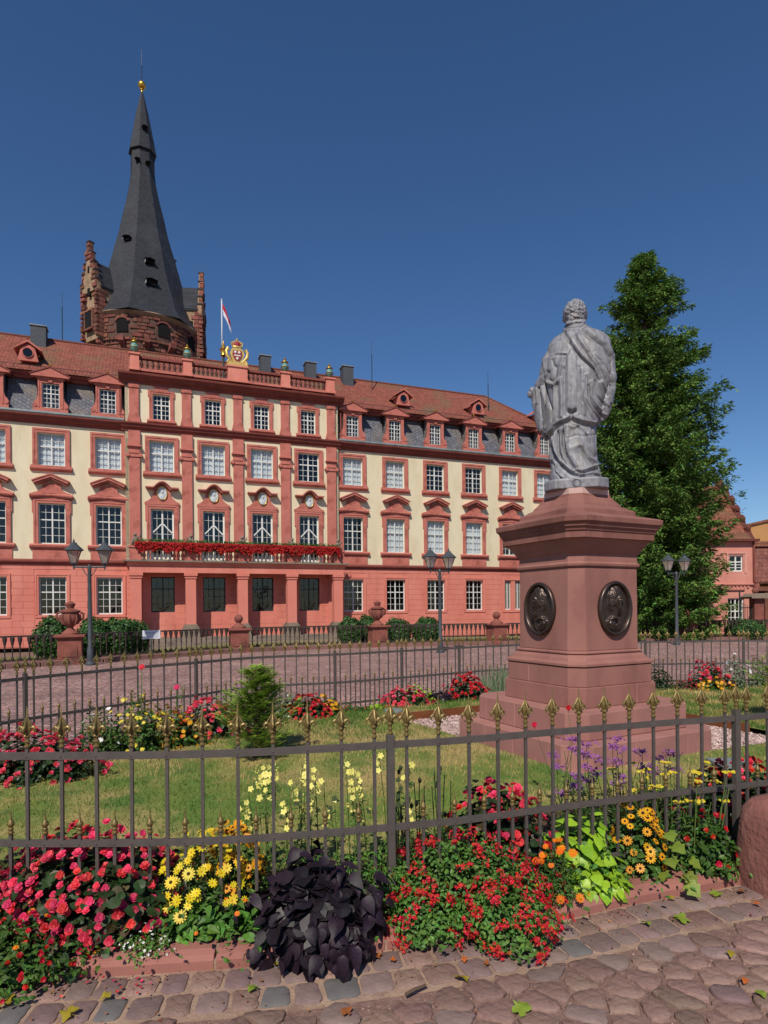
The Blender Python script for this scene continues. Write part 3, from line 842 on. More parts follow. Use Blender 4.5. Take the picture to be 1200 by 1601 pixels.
# ------------------------------------------------------------------ blob modelling helper: union of rounded volumes by voxel remesh
def ell(mb, c, r, rot=None, n=20, m=12):
    vs = []; fs = []
    M_ = Matrix.Identity(3) if rot is None else rot
    for j in range(m+1):
        t = math.pi*j/m
        for i in range(n):
            a = 2*math.pi*i/n
            p = M_ @ Vector((r[0]*math.sin(t)*math.cos(a), r[1]*math.sin(t)*math.sin(a), r[2]*math.cos(t)))
            vs.append((c[0]+p.x, c[1]+p.y, c[2]+p.z))
    for j in range(m):
        for i in range(n):
            i2 = (i+1) % n; fs.append((j*n+i, (j+1)*n+i, (j+1)*n+i2, j*n+i2))
    mb.add(vs, fs)

def remesh(mb, voxel, smooth_it=2):
    me = mb.mesh('tmp', M_pink)
    o = bpy.data.objects.new('tmp', me); col.objects.link(o)
    bm = bmesh.new(); bm.from_mesh(me); bmesh.ops.remove_doubles(bm, verts=bm.verts, dist=1e-5); bm.to_mesh(me); bm.free()
    r = o.modifiers.new('r', 'REMESH'); r.mode = 'VOXEL'; r.voxel_size = voxel
    if smooth_it:
        s = o.modifiers.new('s', 'SMOOTH'); s.iterations = smooth_it; s.factor = .5
    dg = bpy.context.evaluated_depsgraph_get()
    ev = o.evaluated_get(dg); m2 = ev.to_mesh()
    n = len(m2.vertices); v = np.empty(n*3, np.float32); m2.vertices.foreach_get('co', v)
    nr = np.empty(n*3, np.float32); m2.vertices.foreach_get('normal', nr)
    f = np.array([tuple(p.vertices) for p in m2.polygons], dtype=np.int32)
    ev.to_mesh_clear(); bpy.data.objects.remove(o); bpy.data.meshes.remove(me)
    return v.reshape(-1, 3).astype(float), nr.reshape(-1, 3).astype(float), f

# ------------------------------------------------------------------ tower
TC = (-21.2, 55.0)
M_tst = mat('tower_sandstone', '#8c5647', '#693f34', scale=1.5, rough=.95, bump=.6, bscale=8, c='#8a665b', cscale=2.2, camt=.5, rnd=.2)
island_var(M_tst, .35, .015)
M_tpl = mat('tower_old_plaster', '#a38a6f', '#8b735c', scale=1.2, rough=.95, bump=.4, c='#6a5345', cscale=1, camt=.6)
M_dark = mat('dark_opening', '#0d0c0d', rough=1)
TW_ = empty('castle_tower', (TC[0], TC[1], 0), 0, 'round stone keep with steep dark slate spire and gilded ball behind the palace roof', 'tower')
k = MB(); k.lathe([(4.42,-.5),(4.42,23.2),(4.62,23.8),(4.62,25.95),(4.3,26.05)], n=64); k.build('keep_wall', mat('tower_mortar', '#6b5046', '#4d3a33', scale=3, rough=.95), TW_, smooth='auto')
# stone blocks of the drum
k = MB()
z = 20.0
arch_az = [R(-68.8) + R(d) for d in (-62, -21, 19, 56, 95, 135, -105, -150, 175)]
while z < 25.8:
    hgt = random.uniform(.26, .38); rr = 4.42 if z < 23.2 else (4.5 if z < 23.6 else 4.62)
    a = random.uniform(0, .2); a_end = a + 2*math.pi
    while a < a_end - .03:
        da = random.uniform(.08, .19)
        if a + da > a_end: da = a_end - a
        mid = a + da/2
        skip = False
        if z + hgt > 24.2 and z < 25.5:
            for q in arch_az:
                d = (mid - q + math.pi) % (2*math.pi) - math.pi
                if abs(d) < .12 + da/2: skip = True
        if z > 25.45 and random.random() < .2: skip = True
        if not skip and random.random() > .04:
            o1 = rr + random.uniform(.04, .13); g = .012/rr*1.4
            p = []
            for r_ in (rr-.02, o1):
                e = 0 if r_ < rr else .025
                for (aa, zz) in ((a+g+e/rr, z+.02+e), (a+da-g-e/rr, z+.02+e), (a+da-g-e/rr, z+hgt-.02-e), (a+g+e/rr, z+hgt-.02-e)):
                    p.append((r_*math.cos(aa), r_*math.sin(aa), zz))
            k.add(p, [(4,5,6,7),(0,1,5,4),(1,2,6,5),(2,3,7,6),(3,0,4,7)])
        a += da
    z += hgt
k.build('rubble_masonry', M_tst, TW_, kind='stuff')
for q in arch_az:
    k = MB(); w = .46
    pts = [(-w,24.35),(w,24.35),(w,25.2)] + [(w*math.cos(t), 25.2+.28*math.sin(t)) for t in [math.pi*j/8 for j in range(1, 8)]] + [(-w,25.2)]
    k.prism(pts, -4.70, -4.3)
    k.build('arched_opening', M_dark, TW_, rot=(0, 0, q + math.pi/2))
    k = MB(); k.prism([(x*1.0,z+.0) for x,z in [(w,25.2)]+[(w*math.cos(t), 25.2+.28*math.sin(t)) for t in [math.pi*j/8 for j in range(1, 8)]]+[(-w,25.2)]] + [(-w*1.3,25.25)]+[(w*1.3*math.cos(t), 25.2+.42*math.sin(t)) for t in [math.pi*j/8 for j in range(7, 0, -1)]]+[(w*1.3,25.25)], -4.76, -4.4)
    k.build('arch_stones', M_tst, TW_, rot=(0, 0, q + math.pi/2))
for d in range(0, 360, 24):
    k = MB(); k.prism([(-4.3,23.1),(-5.0,23.55),(-5.05,23.9),(-4.3,23.9)], -.22, .22, 'x'); k.build('corbel', M_tst, TW_, rot=(0, 0, R(d)))
k = MB(); k.lathe([(4.6,25.75),(4.66,25.78),(4.9,26.05),(4.86,26.12),(4.5,26.12)], n=64); k.build('plaster_cove', M_tpl, TW_, smooth='auto')
# spire
SP = [(5.05,26.1),(5.0,26.2),(4.5,27.0),(3.95,28.4),(3.25,30.4),(2.6,32.9),(2.08,34.8),(1.72,36.6),(1.34,38.2),(1.08,39.6),(1.0,40.4),(.97,42.3)]
k = MB(); k.lathe([(r*1.04, z) for r, z in SP], n=8, rot=R(-68.8+32)); k.build('spire', M_spire, TW_)
k = MB(); k.lathe([(1.0,42.15),(1.2,42.2),(1.17,42.35),(.95,43.6),(.55,45.8),(.11,47.75)], n=8, rot=R(-68.8+32)); k.build('spire_tip', M_spire, TW_)
k = MB(); k.lathe([(.09,47.6),(.08,48.1)], n=8); k.lathe([(.0,48.05),(.2,48.12),(.34,48.35),(.34,48.5),(.2,48.7),(.0,48.78)], n=16); k.lathe([(.1,47.95),(.16,48.02),(.1,48.1)], n=10)
k.build('gilded_ball', M_gold, TW_, smooth=True)
k = MB(); k.tube([(0,0,48.7),(0,0,50.2)], .03, 6); k.tube([(0,0,50.2),(0,0,51.6)], .018, 5)
for zz in (49.2, 49.6, 50.0): k.tube([(-.08,0,zz),(.08,0,zz)], .02, 4)
k.build('lightning_rod', M_dkframe, TW_)
# little hatch dormers on the spire: (azimuth offset, z, size)
def spire_r(z):
    for (r0, z0), (r1, z1) in zip(SP, SP[1:]):
        if z0 <= z <= z1: return (r0 + (r1-r0)*(z-z0)/(z1-z0))*1.04*.95
    return 1
M_flash = mat('pale_zinc_flashing', '#9aa0a2', rough=.5)
for az, z, s in ((-30,33.1,.42),(9,31.0,.5),(9,28.9,.6),(100,33.2,.4),(24,40.8,.26),(-22,40.9,.26),(13,43.9,.3)):
    r_ = spire_r(z) if z < 42 else .84; s *= .66
    k = MB(); s2 = s
    k.prism([(-s2,0),(s2,0),(s2,s2*.9),(-s2,s2*.9)], -.1, .5)
    o = k.build('spire_hatch', M_dark, TW_, loc=(r_*math.cos(R(-68.8+az)), r_*math.sin(R(-68.8+az)), z), rot=(0, 0, R(-68.8+az+90)))
    k = MB(); k.prism([(-s2*1.3,s2*.8),(0,s2*1.15),(s2*1.3,s2*.8),(s2*1.3,s2*.95),(0,s2*1.35),(-s2*1.3,s2*.95)], -.35, .9); k.build('hatch_roof', M_spire, o)
    if z < 40: k = MB(); k.box(-s2*1.18, -s2*1.05, -.22, .5, 0, s2*.95); k.build('hatch_cheek', M_flash, o)
# stepped gable dormers on four sides
def gable_dormer(az, scale=1.0):
    e = empty('gable_dormer', (4.2*math.cos(R(az)), 4.2*math.sin(R(az)), 0), R(az+90), parent=TW_)
    w = 1.12; zb = 23.9; ze = 28.4
    k = MB()
    k.box(-w, w, -.75, 1.8, zb, ze)
    k.build('dormer_wall', M_tpl, e)
    k = MB()
    steps = [(w+.06, ze+.2), (w*.82, ze+1.0), (w*.58, ze+1.8), (w*.34, ze+2.6), (w*.14, ze+3.5)]
    pts = []
    lo = zb
    poly = [(-steps[0][0], ze-.6)]
    for hw, zt in steps: poly += [(-hw, poly[-1][1]), (-hw, zt)]
    poly += [(hw, zt) for hw, zt in steps[::-1][:1]]
    rev = steps[::-1]
    for i, (hw, zt) in enumerate(rev):
        if i: poly += [(hw, zt)]
        nxt = rev[i+1][1] if i+1 < len(rev) else ze-.6
        poly += [(hw, nxt)]
    k.prism(poly, -.95, -.6); k.build('stepped_gable', M_tpl, e)
    k = MB()
    for i, (hw, zt) in enumerate(steps):
        for s in (-1, 1):
            inner = steps[i+1][0] if i+1 < len(steps) else 0
            a, b = sorted((s*(hw+.08), s*max(inner-.02, 0)))
            k = MB(); k.box(a, b, -1.02, -.55, zt, zt+.1); k.build('coping_stone', M_spire, e)
    k = MB(); z = zb + .1; j = 0
    while z < ze + 3.2:
        hw = w if z < ze else [s_[0] for s_ in steps if s_[1] > z][0]
        for s in (-1, 1):
            L = random.uniform(.12, .6)
            if hw < .3: L = hw
            a, b = sorted((s*(hw+.05), s*(hw-L)))
            h3 = random.uniform(.22, .34); k.box(a, b, -random.uniform(.98, 1.08), -.7, z+.02, z+h3)
            if z < ze - .1:
                a, b = sorted((s*(hw+.07), s*(hw-.1))); k.box(a, b, -.68, -.68+random.uniform(.3, .7), z+.02, z+.33)
                if random.random() < .6: k.box(a, b, random.uniform(.4, .8), 1.5, z+.02, z+.33)
        z += .36; j += 1
    k.build('quoin_stones', M_tst, e, kind='stuff')
    for q in ((-.5, .5, -1.0, -.7, zb+.9, zb+2.3), (-.16, .16, -1.0, -.7, ze-.9, ze-.3), (-.1,.1,-1.0,-.7,ze+1.0,ze+1.5), (-w-.03, -w+.2, -.2, .35, zb+2.2, zb+3.2), (w-.2, w+.03, -.2, .35, zb+2.2, zb+3.2)):
        k = MB(); k.box(*q); k.build('window_opening', M_dark, e)
    k = MB(); k.prism([(-.6,zb+.75),(.6,zb+.75),(.6,zb+.9),(-.6,zb+.9)], -1.1, -.7); k.box(-.62,-.5,-1.05,-.7,zb+.9,zb+2.45); k.box(.5,.62,-1.05,-.7,zb+.9,zb+2.45); k.box(-.5,.5,-1.05,-.7,zb+2.3,zb+2.45)
    k.build('opening_frame', M_tst, e)
    k = MB(); k.prism([(-w-.15,ze-.25),(0,ze+2.2),(w+.15,ze-.25),(w+.1,ze-.4),(0,ze+2.0),(-w-.1,ze-.4)], -.6, 3.2); k.build('dormer_roof', M_spire, e)
for a in (-68.8-55, -68.8+77, -68.8-55+180, 50): gable_dormer(a)

# ------------------------------------------------------------------ flagpole and lightning masts on the palace roof
fp = empty('flagpole', (-11.4, 44.0, 18.9), 0, 'thin pale flagpole standing behind the gilded coat of arms', 'flagpole')
k = MB(); k.tube([(0,0,0),(0,0,4.75)], .05, 8); k.lathe([(0,4.72),(.07,4.77),(.06,4.84),(0,4.88)], n=8); k.build('pole', mat('pale_pole_paint', '#b9bcc6', rough=.5), fp, smooth=True)
def flag_strip(z0a, z1a, m, name):
    vs = []; fs = []; N = 16
    for i in range(N+1):
        t = i/N; x = .05 + .6*t + .04*math.sin(5*t); drop = 1.3*t**1.0
        for zz in (z0a, z1a):
            y = .1*math.sin(t*9+zz)*t
            vs.append((x + (zz-4.3)*-.12, y, zz - drop*(1 - .0*t)))
        if i: fs.append((2*i-2, 2*i, 2*i+1, 2*i-1))
    k = MB(); k.add(vs, fs); return k.mesh(name, m, True)
FS = .8
fl = tag(link('flag', flag_strip(4.6, 4.12, mat('flag_red', '#a3142b', rough=.8), 'flag'), None, (-11.4, 44.0, 18.9)), 'small red over white flag hanging limp from the roof flagpole', 'flag')
link('white_stripe', flag_strip(4.12, 3.65, mat('flag_white', '#c6c9d6', rough=.8), 'white_stripe'), fl)
for x, y, z0, z1, lab in ((-22.8,44.0,19.2,24.3,'thin dark lightning mast on the roof ridge left of the tower'), (-.75,46.2,18.0,21.6,'thin mast on the ridge right of the chimneys'), (8.35,48.5,17.2,20.1,'thin mast near the right end of the palace ridge')):
    k = MB(); k.tube([(0,0,z0),(0,0,z1-1)], .035, 6); k.tube([(0,0,z1-1),(0,0,z1)], .018, 5); tag(k.build('lightning_mast', M_dkframe, loc=(x, y, 0)), lab, 'mast', 'lightning masts on the palace roof')

# ------------------------------------------------------------------ gatehouse and outbuilding to the right
M_rose = mat('rose_plaster', '#c98a7c', '#bf7d70', scale=1, rough=.9, bump=.2, c='#a96a5f', cscale=.7, camt=.5)
M_dkbrick = mat('dark_brick', '#6b3a30', '#54302a', scale=4, rough=.95, bump=.5)
GH = empty('gatehouse', (17.4, 33.0, 0), 0, 'rose pink gatehouse with a steep red tiled roof, partly hidden by the tall spruce', 'building')
k = MB(); wall_holes(k, -1.4, 2.45, -.4, 5.05, [(1.12,1.86,3.38,4.24),(1.02,1.9,.2,1.95)], y=0, d=.25)
k.box(2.2, 2.45, 0.001, 7, -.4, 5.05); k.box(-1.4, -1.2, .001, 7, -.4, 5.05); k.build('wall', M_rose, GH)
k = MB()
for z0 in (2.62, 2.35): k.prism([(-.02,z0),(-.1,z0+.03),(-.12,z0+.1),(-.02,z0+.14)], -1.4, 2.45 if z0 > 2.5 else 1.9, 'x')
for j in range(18): k.box(-1.35+j*.2, -1.25+j*.2, -.07, -.001, 2.5, 2.6)
k.build('string_course', M_rose, GH)
o = add_window(1.49, .74, 3.38, 4.24, .08, cols=1, rows=(1,3), bar=.03, fr=.06, parent=GH)
o = add_window(1.46, .88, .2, 1.95, .1, cols=2, rows=(2,3), bar=.03, fr=.06, parent=GH)
k = MB(); frame_ring(k, .44, 3.3, 4.3, .08, .03); o = link('window_surround', k.mesh('window_surround', mat('pale_rose_trim', '#d09c90', rough=.9)), GH, (1.49, 0, 0))
k = MB(); k.prism([(-.25,5.0),(-.25,5.1),(.3,5.48),(1.5,6.85),(3.2,8.6),(5.5,6.8),(7.2,5.1),(7.2,5.0)], -1.6, 2.2, 'x')
k.build('tiled_roof', M_tile, GH)
k = MB(); k.prism([(-.3,4.98),(-.3,5.1),(.1,5.1),(.1,4.98)], -1.6, 2.6, 'x'); k.build('eave', M_dkbrick, GH)
# brick gable with scrolled, stepped coping
prof = [(-.05,5.1),(.25,5.5),(.35,5.75),(.75,6.1),(.85,6.45),(1.25,6.85),(1.35,7.2),(1.75,7.6),(1.85,7.95),(2.3,8.4),(2.45,8.8),(2.9,9.3),(3.2,9.8),(3.5,9.3),(7.0,5.1)]
prof = [(y_, 5.1+(z_-5.1)*.83) for y_, z_ in prof]
k = MB(); k.prism(prof, 2.2, 2.5, 'x'); k.build('gable_wall', M_dkbrick, GH)
for i in range(2, 12, 2):
    k = MB(); k.lathe([(0,0),(.16,.05),(.2,.2),(.12,.34),(.0,.44)], c=(2.35,prof[i][0]+.05,prof[i][1]-.08), n=6); k.build('gable_knob', M_dkbrick, GH)
k = MB(); k.tube([(2.4,-.08,5.0),(2.4,-.08,0)], .05, 8); k.build('downpipe', M_trimd, GH)

OB = empty('outbuilding', (19.9, 34.0, 0), 0, 'low ochre and brown outbuilding with steep weathered tile roof at the right edge', 'building')
k = MB(); k.box(.1, 8, 1.2, 7, 2.6, 5.4); k.prism([(.1,5.4),(8,5.4),(8,5.9),(2.0,6.3),(.1,5.9)], 1.2, 7); k.build('upper_wall', mat('ochre_plaster', '#b98a58', '#a97c50', scale=1, rough=.9), OB)
k = MB(); k.prism([(-.15,2.75),(-.2,2.85),(1.25,5.0),(1.25,4.85)], 0, 8, 'x'); k.build('tiled_roof', course_mat('old_brown_tiles', '#6d3f35', '#835147', '#3a2522', .22, .22, moss='#4e4742'), OB)
k = MB(); k.prism([(1.0,4.9),(1.0,5.15),(1.3,5.25),(1.3,4.9)], 0, 8, 'x'); k.build('ridge_tiles', M_tile, OB)
k = MB(); k.box(.55, .85, .55, .75, 3.95, 4.15); k.build('skylight', M_dkframe, OB)
k = MB(); k.box(0, .5, .1, .4, -.4, 2.75); k.box(.5, 8, 1.6, 1.8, -.4, 2.75); k.box(0, 8, .0, .12, 2.35, 2.6); k.box(1.2, 1.5, .1, .4, -.4, 2.35); k.build('lower_wall', mat('brown_stone_wall', '#7a4a3f', '#63402f', scale=2, rough=.95, bump=.4), OB)
k = MB(); k.box(1.6, 2.4, .5, 1.2, 1.6, 2.3); k.build('dark_shed_panel', mat('blue_black_panel', '#1c2433', rough=.5), OB)
k = MB(); k.prism([(.1,5.9),(2.0,6.32),(8,5.95),(8,6.05),(2.0,6.45),(.0,6.0)], 1.1, 7); k.build('upper_roof', M_tile, OB)
an = MB(); an.tube([(0,0,0),(0,0,1.3)], .02, 5)
for q, w in ((.5,.35),(.7,.3),(.9,.45),(1.1,.25)): an.tube([(-w,0,q),(w,.02,q+.06)], .012, 4)
an.tube([(0,0,.9),(.6,0,1.25)], .012, 4)
tag(an.build('roof_antenna', M_dkframe, loc=(20.35, 35.5, 5.95)), 'old metal television antenna on the ochre outbuilding roof', 'antenna')
# gate pillars with figures and an iron gate leaf
for i, (x, y, lab) in enumerate(((18.75,31.0,'weathered stone gate pillar with a carved figure on top, right of the gatehouse window'), (20.1,31.0,'mossy gate pillar partly cut off by the right edge of the photo'))):
    g = empty('gate_pillar', (x, y, 0), 0, lab, 'gate pillar', 'gate pillars beside the gatehouse')
    k = MB(); k.box(-.24, .24, -.24, .24, -.3, 1.9); k.build('shaft', M_brownst, g, bevel=.02)
    k = MB(); k.prism([(-.55,2.0),(-.5,1.9),(.5,1.9),(.55,2.0),(.3,2.16),(-.3,2.16)], -.5, .5); k.build('cap', M_greyst, g, bevel=.02)
    k = MB(); ell(k, (0,0,2.4), (.14,.12,.26)); ell(k, (.0,0,2.74), (.09,.09,.11)); ell(k, (-.1,-.05,2.3), (.16,.12,.14)); ell(k, (.12,0,2.5), (.05,.06,.2))
    v, nr, f = remesh(k, .03, 2); link('carved_figure', np_mesh('carved_figure', v, f, M_brownst, True), g)
g = empty('iron_gate', (17.95, 31.0, 0), 0, 'dark wrought iron gate leaf standing open between the gatehouse and the pillar', 'gate')
k = MB()
for i in range(6): k.tube([(i*.11,0,0),(i*.11,0,1.75-.05*i)], .015, 4)
k.tube([(0,0,1.45),(.6,0,1.45)], .02, 4); k.tube([(0,0,.3),(.6,0,.3)], .02, 4); k.tube([(0,0,.3),(.3,-.1,.8),(.6,0,1.5)], .02, 4); k.build('gate_bars', M_dkframe, g)
k = MB(); k.tube([(-.05,0,-.1),(-.05,0,2.3)], .035, 6); k.build('gate_post', M_dkframe, g)

# ------------------------------------------------------------------ ground
M_earth = mat('far_ground', '#6f5a50', '#7d675c', scale=.3, rough=.95)
k = MB(); k.add([(-700,-200,-.75),(700,-200,-.75),(700,1400,-.75),(-700,1400,-.75)], [(0,1,2,3)])
k.build('ground', M_earth, kind='structure')

def cobble_mat(name, cols, mortar, sc, bump=.8, rough=.85):
    m = bpy.data.materials.new(name); m.use_nodes = True
    nt = m.node_tree; n = nt.nodes; l = nt.links; p = n['Principled BSDF']; p.inputs['Roughness'].default_value = rough
    tc = n.new('ShaderNodeTexCoord'); mp = n.new('ShaderNodeMapping'); mp.inputs['Rotation'].default_value = (0, 0, .45); mp.inputs['Scale'].default_value = (1, 1.1, 1)
    l.new(tc.outputs['Object'], mp.inputs[0])
    dn = n.new('ShaderNodeTexNoise'); dn.inputs['Scale'].default_value = 2; l.new(mp.outputs[0], dn.inputs[0])
    v1 = n.new('ShaderNodeTexVoronoi'); v1.inputs['Scale'].default_value = sc; v1.inputs['Randomness'].default_value = .75
    v2 = n.new('ShaderNodeTexVoronoi'); v2.feature = 'DISTANCE_TO_EDGE'; v2.inputs['Scale'].default_value = sc; v2.inputs['Randomness'].default_value = .75
    l.new(mp.outputs[0], v1.inputs[0]); l.new(mp.outputs[0], v2.inputs[0])
    rp = n.new('ShaderNodeValToRGB'); rp.color_ramp.interpolation = 'CONSTANT'
    els = rp.color_ramp.elements
    els[0].color = rgb(cols[0]); els[1].position = 1/len(cols); els[1].color = rgb(cols[1])
    for i, c in enumerate(cols[2:]): e = els.new((i+2)/len(cols)); e.color = rgb(c)
    sp = n.new('ShaderNodeSeparateColor'); l.new(v1.outputs['Color'], sp.inputs[0]); l.new(sp.outputs[0], rp.inputs[0])
    mr = n.new('ShaderNodeMapRange'); mr.inputs[1].default_value = .02; mr.inputs[2].default_value = .09
    l.new(v2.outputs['Distance'], mr.inputs[0])
    mx = n.new('ShaderNodeMix'); mx.data_type = 'RGBA'; mx.inputs['A'].default_value = rgb(mortar)
    l.new(mr.outputs[0], mx.inputs['Factor']); l.new(rp.outputs[0], mx.inputs['B'])
    t = n.new('ShaderNodeTexNoise'); t.inputs['Scale'].default_value = .6; t.inputs['Detail'].default_value = 8; l.new(tc.outputs['Object'], t.inputs[0])
    hs = n.new('ShaderNodeHueSaturation'); m2 = n.new('ShaderNodeMapRange'); m2.inputs[1].default_value = .3; m2.inputs[2].default_value = .7; m2.inputs[3].default_value = .78; m2.inputs[4].default_value = 1.18
    l.new(t.outputs['Fac'], m2.inputs[0]); l.new(m2.outputs[0], hs.inputs['Value']); l.new(mx.outputs['Result'], hs.inputs['Color'])
    l.new(hs.outputs[0], p.inputs['Base Color'])
    bp = n.new('ShaderNodeBump'); bp.inputs['Strength'].default_value = bump; bp.inputs['Distance'].default_value = .03
    l.new(mr.outputs[0], bp.inputs['Height']); l.new(bp.outputs[0], p.inputs['Normal'])
    return m
M_plaza = cobble_mat('plaza_cobbles', ['#a4817a', '#9a746d', '#b08d85', '#8d6d68', '#a87f74'], '#75605a', 7.5)
# the square between the garden fence and the balustrade: broad sheet, real relief left to the bump at that distance
BALC = [(-13.6,15.5),(-12.3,17.3),(-9.92,19.47),(-8.0,21.7),(-5.69,24.09),(-3.1,25.6),(-.29,26.52),(2.3,27.0),(4.98,27.31),(9.5,28.0),(14.11,28.76),(18.5,29.5),(24,30.4)]
pl = [(-60,-30),(60,-30),(60,36.0)] + [(x,y+.1) for x,y in BALC[::-1]] + [(-60,2)]
k = MB(); k.add([(x,y,-.06) for x,y in pl], [tuple(range(len(pl)))]); k.build('square_paving', M_plaza, kind='structure')
k = MB(); pp = [(x,y+.05) for x,y in BALC]; q = [(x-3*.38+0,y+12) for x,y in BALC]
n = len(pp); k.add([(x,y,.02) for x,y in pp] + [(x,y,-.3) for x,y in q], [(i,i+1,n+i+1,n+i) for i in range(n-1)]); k.build('palace_forecourt', mat('pale_gravel_court', '#8e7c68', '#7d6f58', scale=2, rough=.95, c='#5c6a38', cscale=.6, camt=.8), kind='structure')

# ------------------------------------------------------------------ balustrade with pillars
M_iron = mat('dark_cast_iron', '#2a2725', '#3b3029', scale=9, rough=.7, c='#4d3a2c', cscale=5, camt=.5)
M_kerbr = mat('old_red_kerb', '#83605a', '#74524b', scale=3, rough=.95, bump=.4, c='#54483c', cscale=1.6, camt=.6)
def pathlen(P): 
    s = [0]
    for a, b in zip(P, P[1:]): s.append(s[-1] + math.dist(a, b))
    return s
def catmull(P, step):
    P = [np.array(p, float) for p in P]; out = []
    Q = [2*P[0]-P[1]] + P + [2*P[-1]-P[-2]]
    for i in range(1, len(Q)-2):
        for t in np.linspace(0, 1, 24, endpoint=False):
            a, b, c, d = Q[i-1], Q[i], Q[i+1], Q[i+2]
            out.append(.5*((2*b)+(c-a)*t+(2*a-5*b+4*c-d)*t*t+(3*b-a-3*c+d)*t**3))
    out.append(Q[-2]); out = np.array(out)
    s = np.concatenate([[0], np.cumsum(np.linalg.norm(np.diff(out, axis=0), axis=1))])
    n = max(2, int(round(s[-1]/step))+1); t = np.linspace(0, s[-1], n)
    return np.stack([np.interp(t, s, out[:, 0]), np.interp(t, s, out[:, 1])], 1)
def band(pts, off0, off1, z0, z1, mb):
    """strip of rectangular section along a path, from off0 to off1 to the left of it"""
    P = np.asarray(pts); T = np.gradient(P, axis=0); T /= np.linalg.norm(T, axis=1, keepdims=True); N = np.stack([-T[:, 1], T[:, 0]], 1)
    A = P + N*off0; B = P + N*off1; n = len(P); vs = []; fs = []
    for i in range(n): vs += [(A[i][0],A[i][1],z0),(B[i][0],B[i][1],z0),(B[i][0],B[i][1],z1),(A[i][0],A[i][1],z1)]
    for i in range(n-1):
        for j in range(4): fs.append((4*i+j, 4*i+4+j, 4*i+4+(j+1)%4, 4*i+(j+1)%4))
    fs += [(0,1,2,3), (4*n-4,4*n-1,4*n-2,4*n-3)]
    return mb.add(vs, fs)
pil_at = [0, 2, 4, 6, 8, 10, 12]
pil_kind = {2: 'urn', 4: 'ball', 6: 'urn', 8: 'ball', 10: 'ball', 12: 'ball', 0: 'ball'}
plab = {0: 'stone pillar topped by a ball at the far left end of the balustrade', 2: 'sandstone pillar carrying a carved urn, left of the tall left lamp post', 4: 'sandstone pillar with a ball finial in front of the portico columns', 6: 'sandstone pillar carrying a carved urn, between two round bushes right of the portico',
        8: 'ball topped sandstone pillar just left of the monument', 10: 'ball topped sandstone pillar under the spruce, beside the right lamp post', 12: 'ball topped pillar beyond the right edge near the gate'}
BD = [(.02,0),(.05,.01),(.05,.04),(.02,.07),(.018,.22),(.03,.3),(.022,.36),(.045,.46),(.07,.56),(.075,.62),(.05,.64)]
k = MB(); k.lathe(BD, n=8); balu = k.mesh('baluster', M_iron, 'auto')
for i in pil_at:
    x, y = BALC[i]; g = empty('balustrade_pillar', (x, y, 0), R(22), plab[i], 'pillar', 'pillars of the balustrade')
    k = MB(); k.box(-.42, .42, -.42, .42, -.1, .1); k.box(-.34, .34, -.34, .34, .1, .74); k.build('shaft', M_brownst, g, bevel=.015)
    k = MB(); k.prism([(-.22,.18),(.22,.18),(.22,.52),(.14,.62),(-.14,.62),(-.22,.52)], -.36, -.33); k.build('raised_panel', M_brownst, g, bevel=.01)
    k = MB(); k.box(-.38, .38, -.38, .38, .741, .79); k.box(-.44, .44, -.44, .44, .791, .87); k.build('cap', M_brownst, g, bevel=.015)
    k = MB()
    if pil_kind[i] == 'urn':
        k.lathe([(.26,.87),(.26,.92),(.16,1.0),(.08,1.08),(.1,1.12),(.2,1.2),(.27,1.32),(.28,1.46),(.24,1.54),(.3,1.58),(.3,1.62),(.18,1.66),(.1,1.7),(.14,1.78),(.16,1.84),(.08,1.9),(.0,1.93)], n=16)
        for s in (-1, 1): k.tube([(s*.25,0,1.3),(s*.36,0,1.36),(s*.38,0,1.52),(s*.3,0,1.56)], .04, 6)
        for a in range(8): k.tube([(.2*math.cos(a*.785),.2*math.sin(a*.785),1.2),(.29*math.cos(a*.785),.29*math.sin(a*.785),1.36),(.27*math.cos(a*.785),.27*math.sin(a*.785),1.5)], .035, 5)
        k.build('urn', M_brownst, g, smooth='auto')
    else:
        k.lathe([(.28,.87),(.28,.93),(.18,1.0),(.1,1.06),(.09,1.1),(.0,1.1)], n=16); ell(k, (0,0,1.24), (.17,.17,.17)); k.build('ball_finial', M_brownst, g, smooth='auto')
seclab = ['far left balustrade section leading to the first pillar', 'curved balustrade section in front of the left palace wing', 'balustrade section in front of the portico', 'balustrade section before the right wing, ending at the pillar near the monument',
          'balustrade section hidden partly by the monument, ending under the spruce', 'rightmost balustrade section running towards the gate']
ln = [(0,2),(2,4),(4,6),(6,8),(8,10),(10,12)]
for (a, b), lab in zip(ln, seclab):
    pts = catmull(BALC[a:b+1], .05); g = empty('balustrade', (float(pts[0][0]), float(pts[0][1]), 0), 0, 'dark iron ' + lab, 'balustrade', 'balustrade sections')
    L = pts - pts[0]
    s = np.arange(len(L))*.05
    msk = (s > .44) & (s < s[-1]-.44); Lm = L[msk][::6]
    Lm = np.concatenate([Lm, L[msk][-1:]])
    k = MB(); band(Lm, -.04, .04, .84, .89, k); k.build('top_rail', M_iron, g)
    k = MB(); band(Lm, -.025, .025, .13, .17, k); k.build('bottom_rail', M_iron, g)
    tot = s[msk][-1]-s[msk][0]; nb = int(tot/.2)
    for j in range(nb):
        q = L[np.argmin(abs(s - (s[msk][0] + tot*(j+.5)/nb)))]
        link('baluster', balu, g, (float(q[0]), float(q[1]), .17), scl=(.9, .9, 1.05))
KB = empty('balustrade_kerb', (0, 0, 0), kind='structure')
P = catmull(BALC, .9)
for i in range(len(P)-1):
    k = MB(); a, b = P[i], P[i+1]; d = (b-a)/np.linalg.norm(b-a)*.008
    band([a+d, b-d], -.42, .32, -.12, .1+random.uniform(-.01, .01), k); k.build('kerbstone', M_kerbr, KB, bevel=.015)

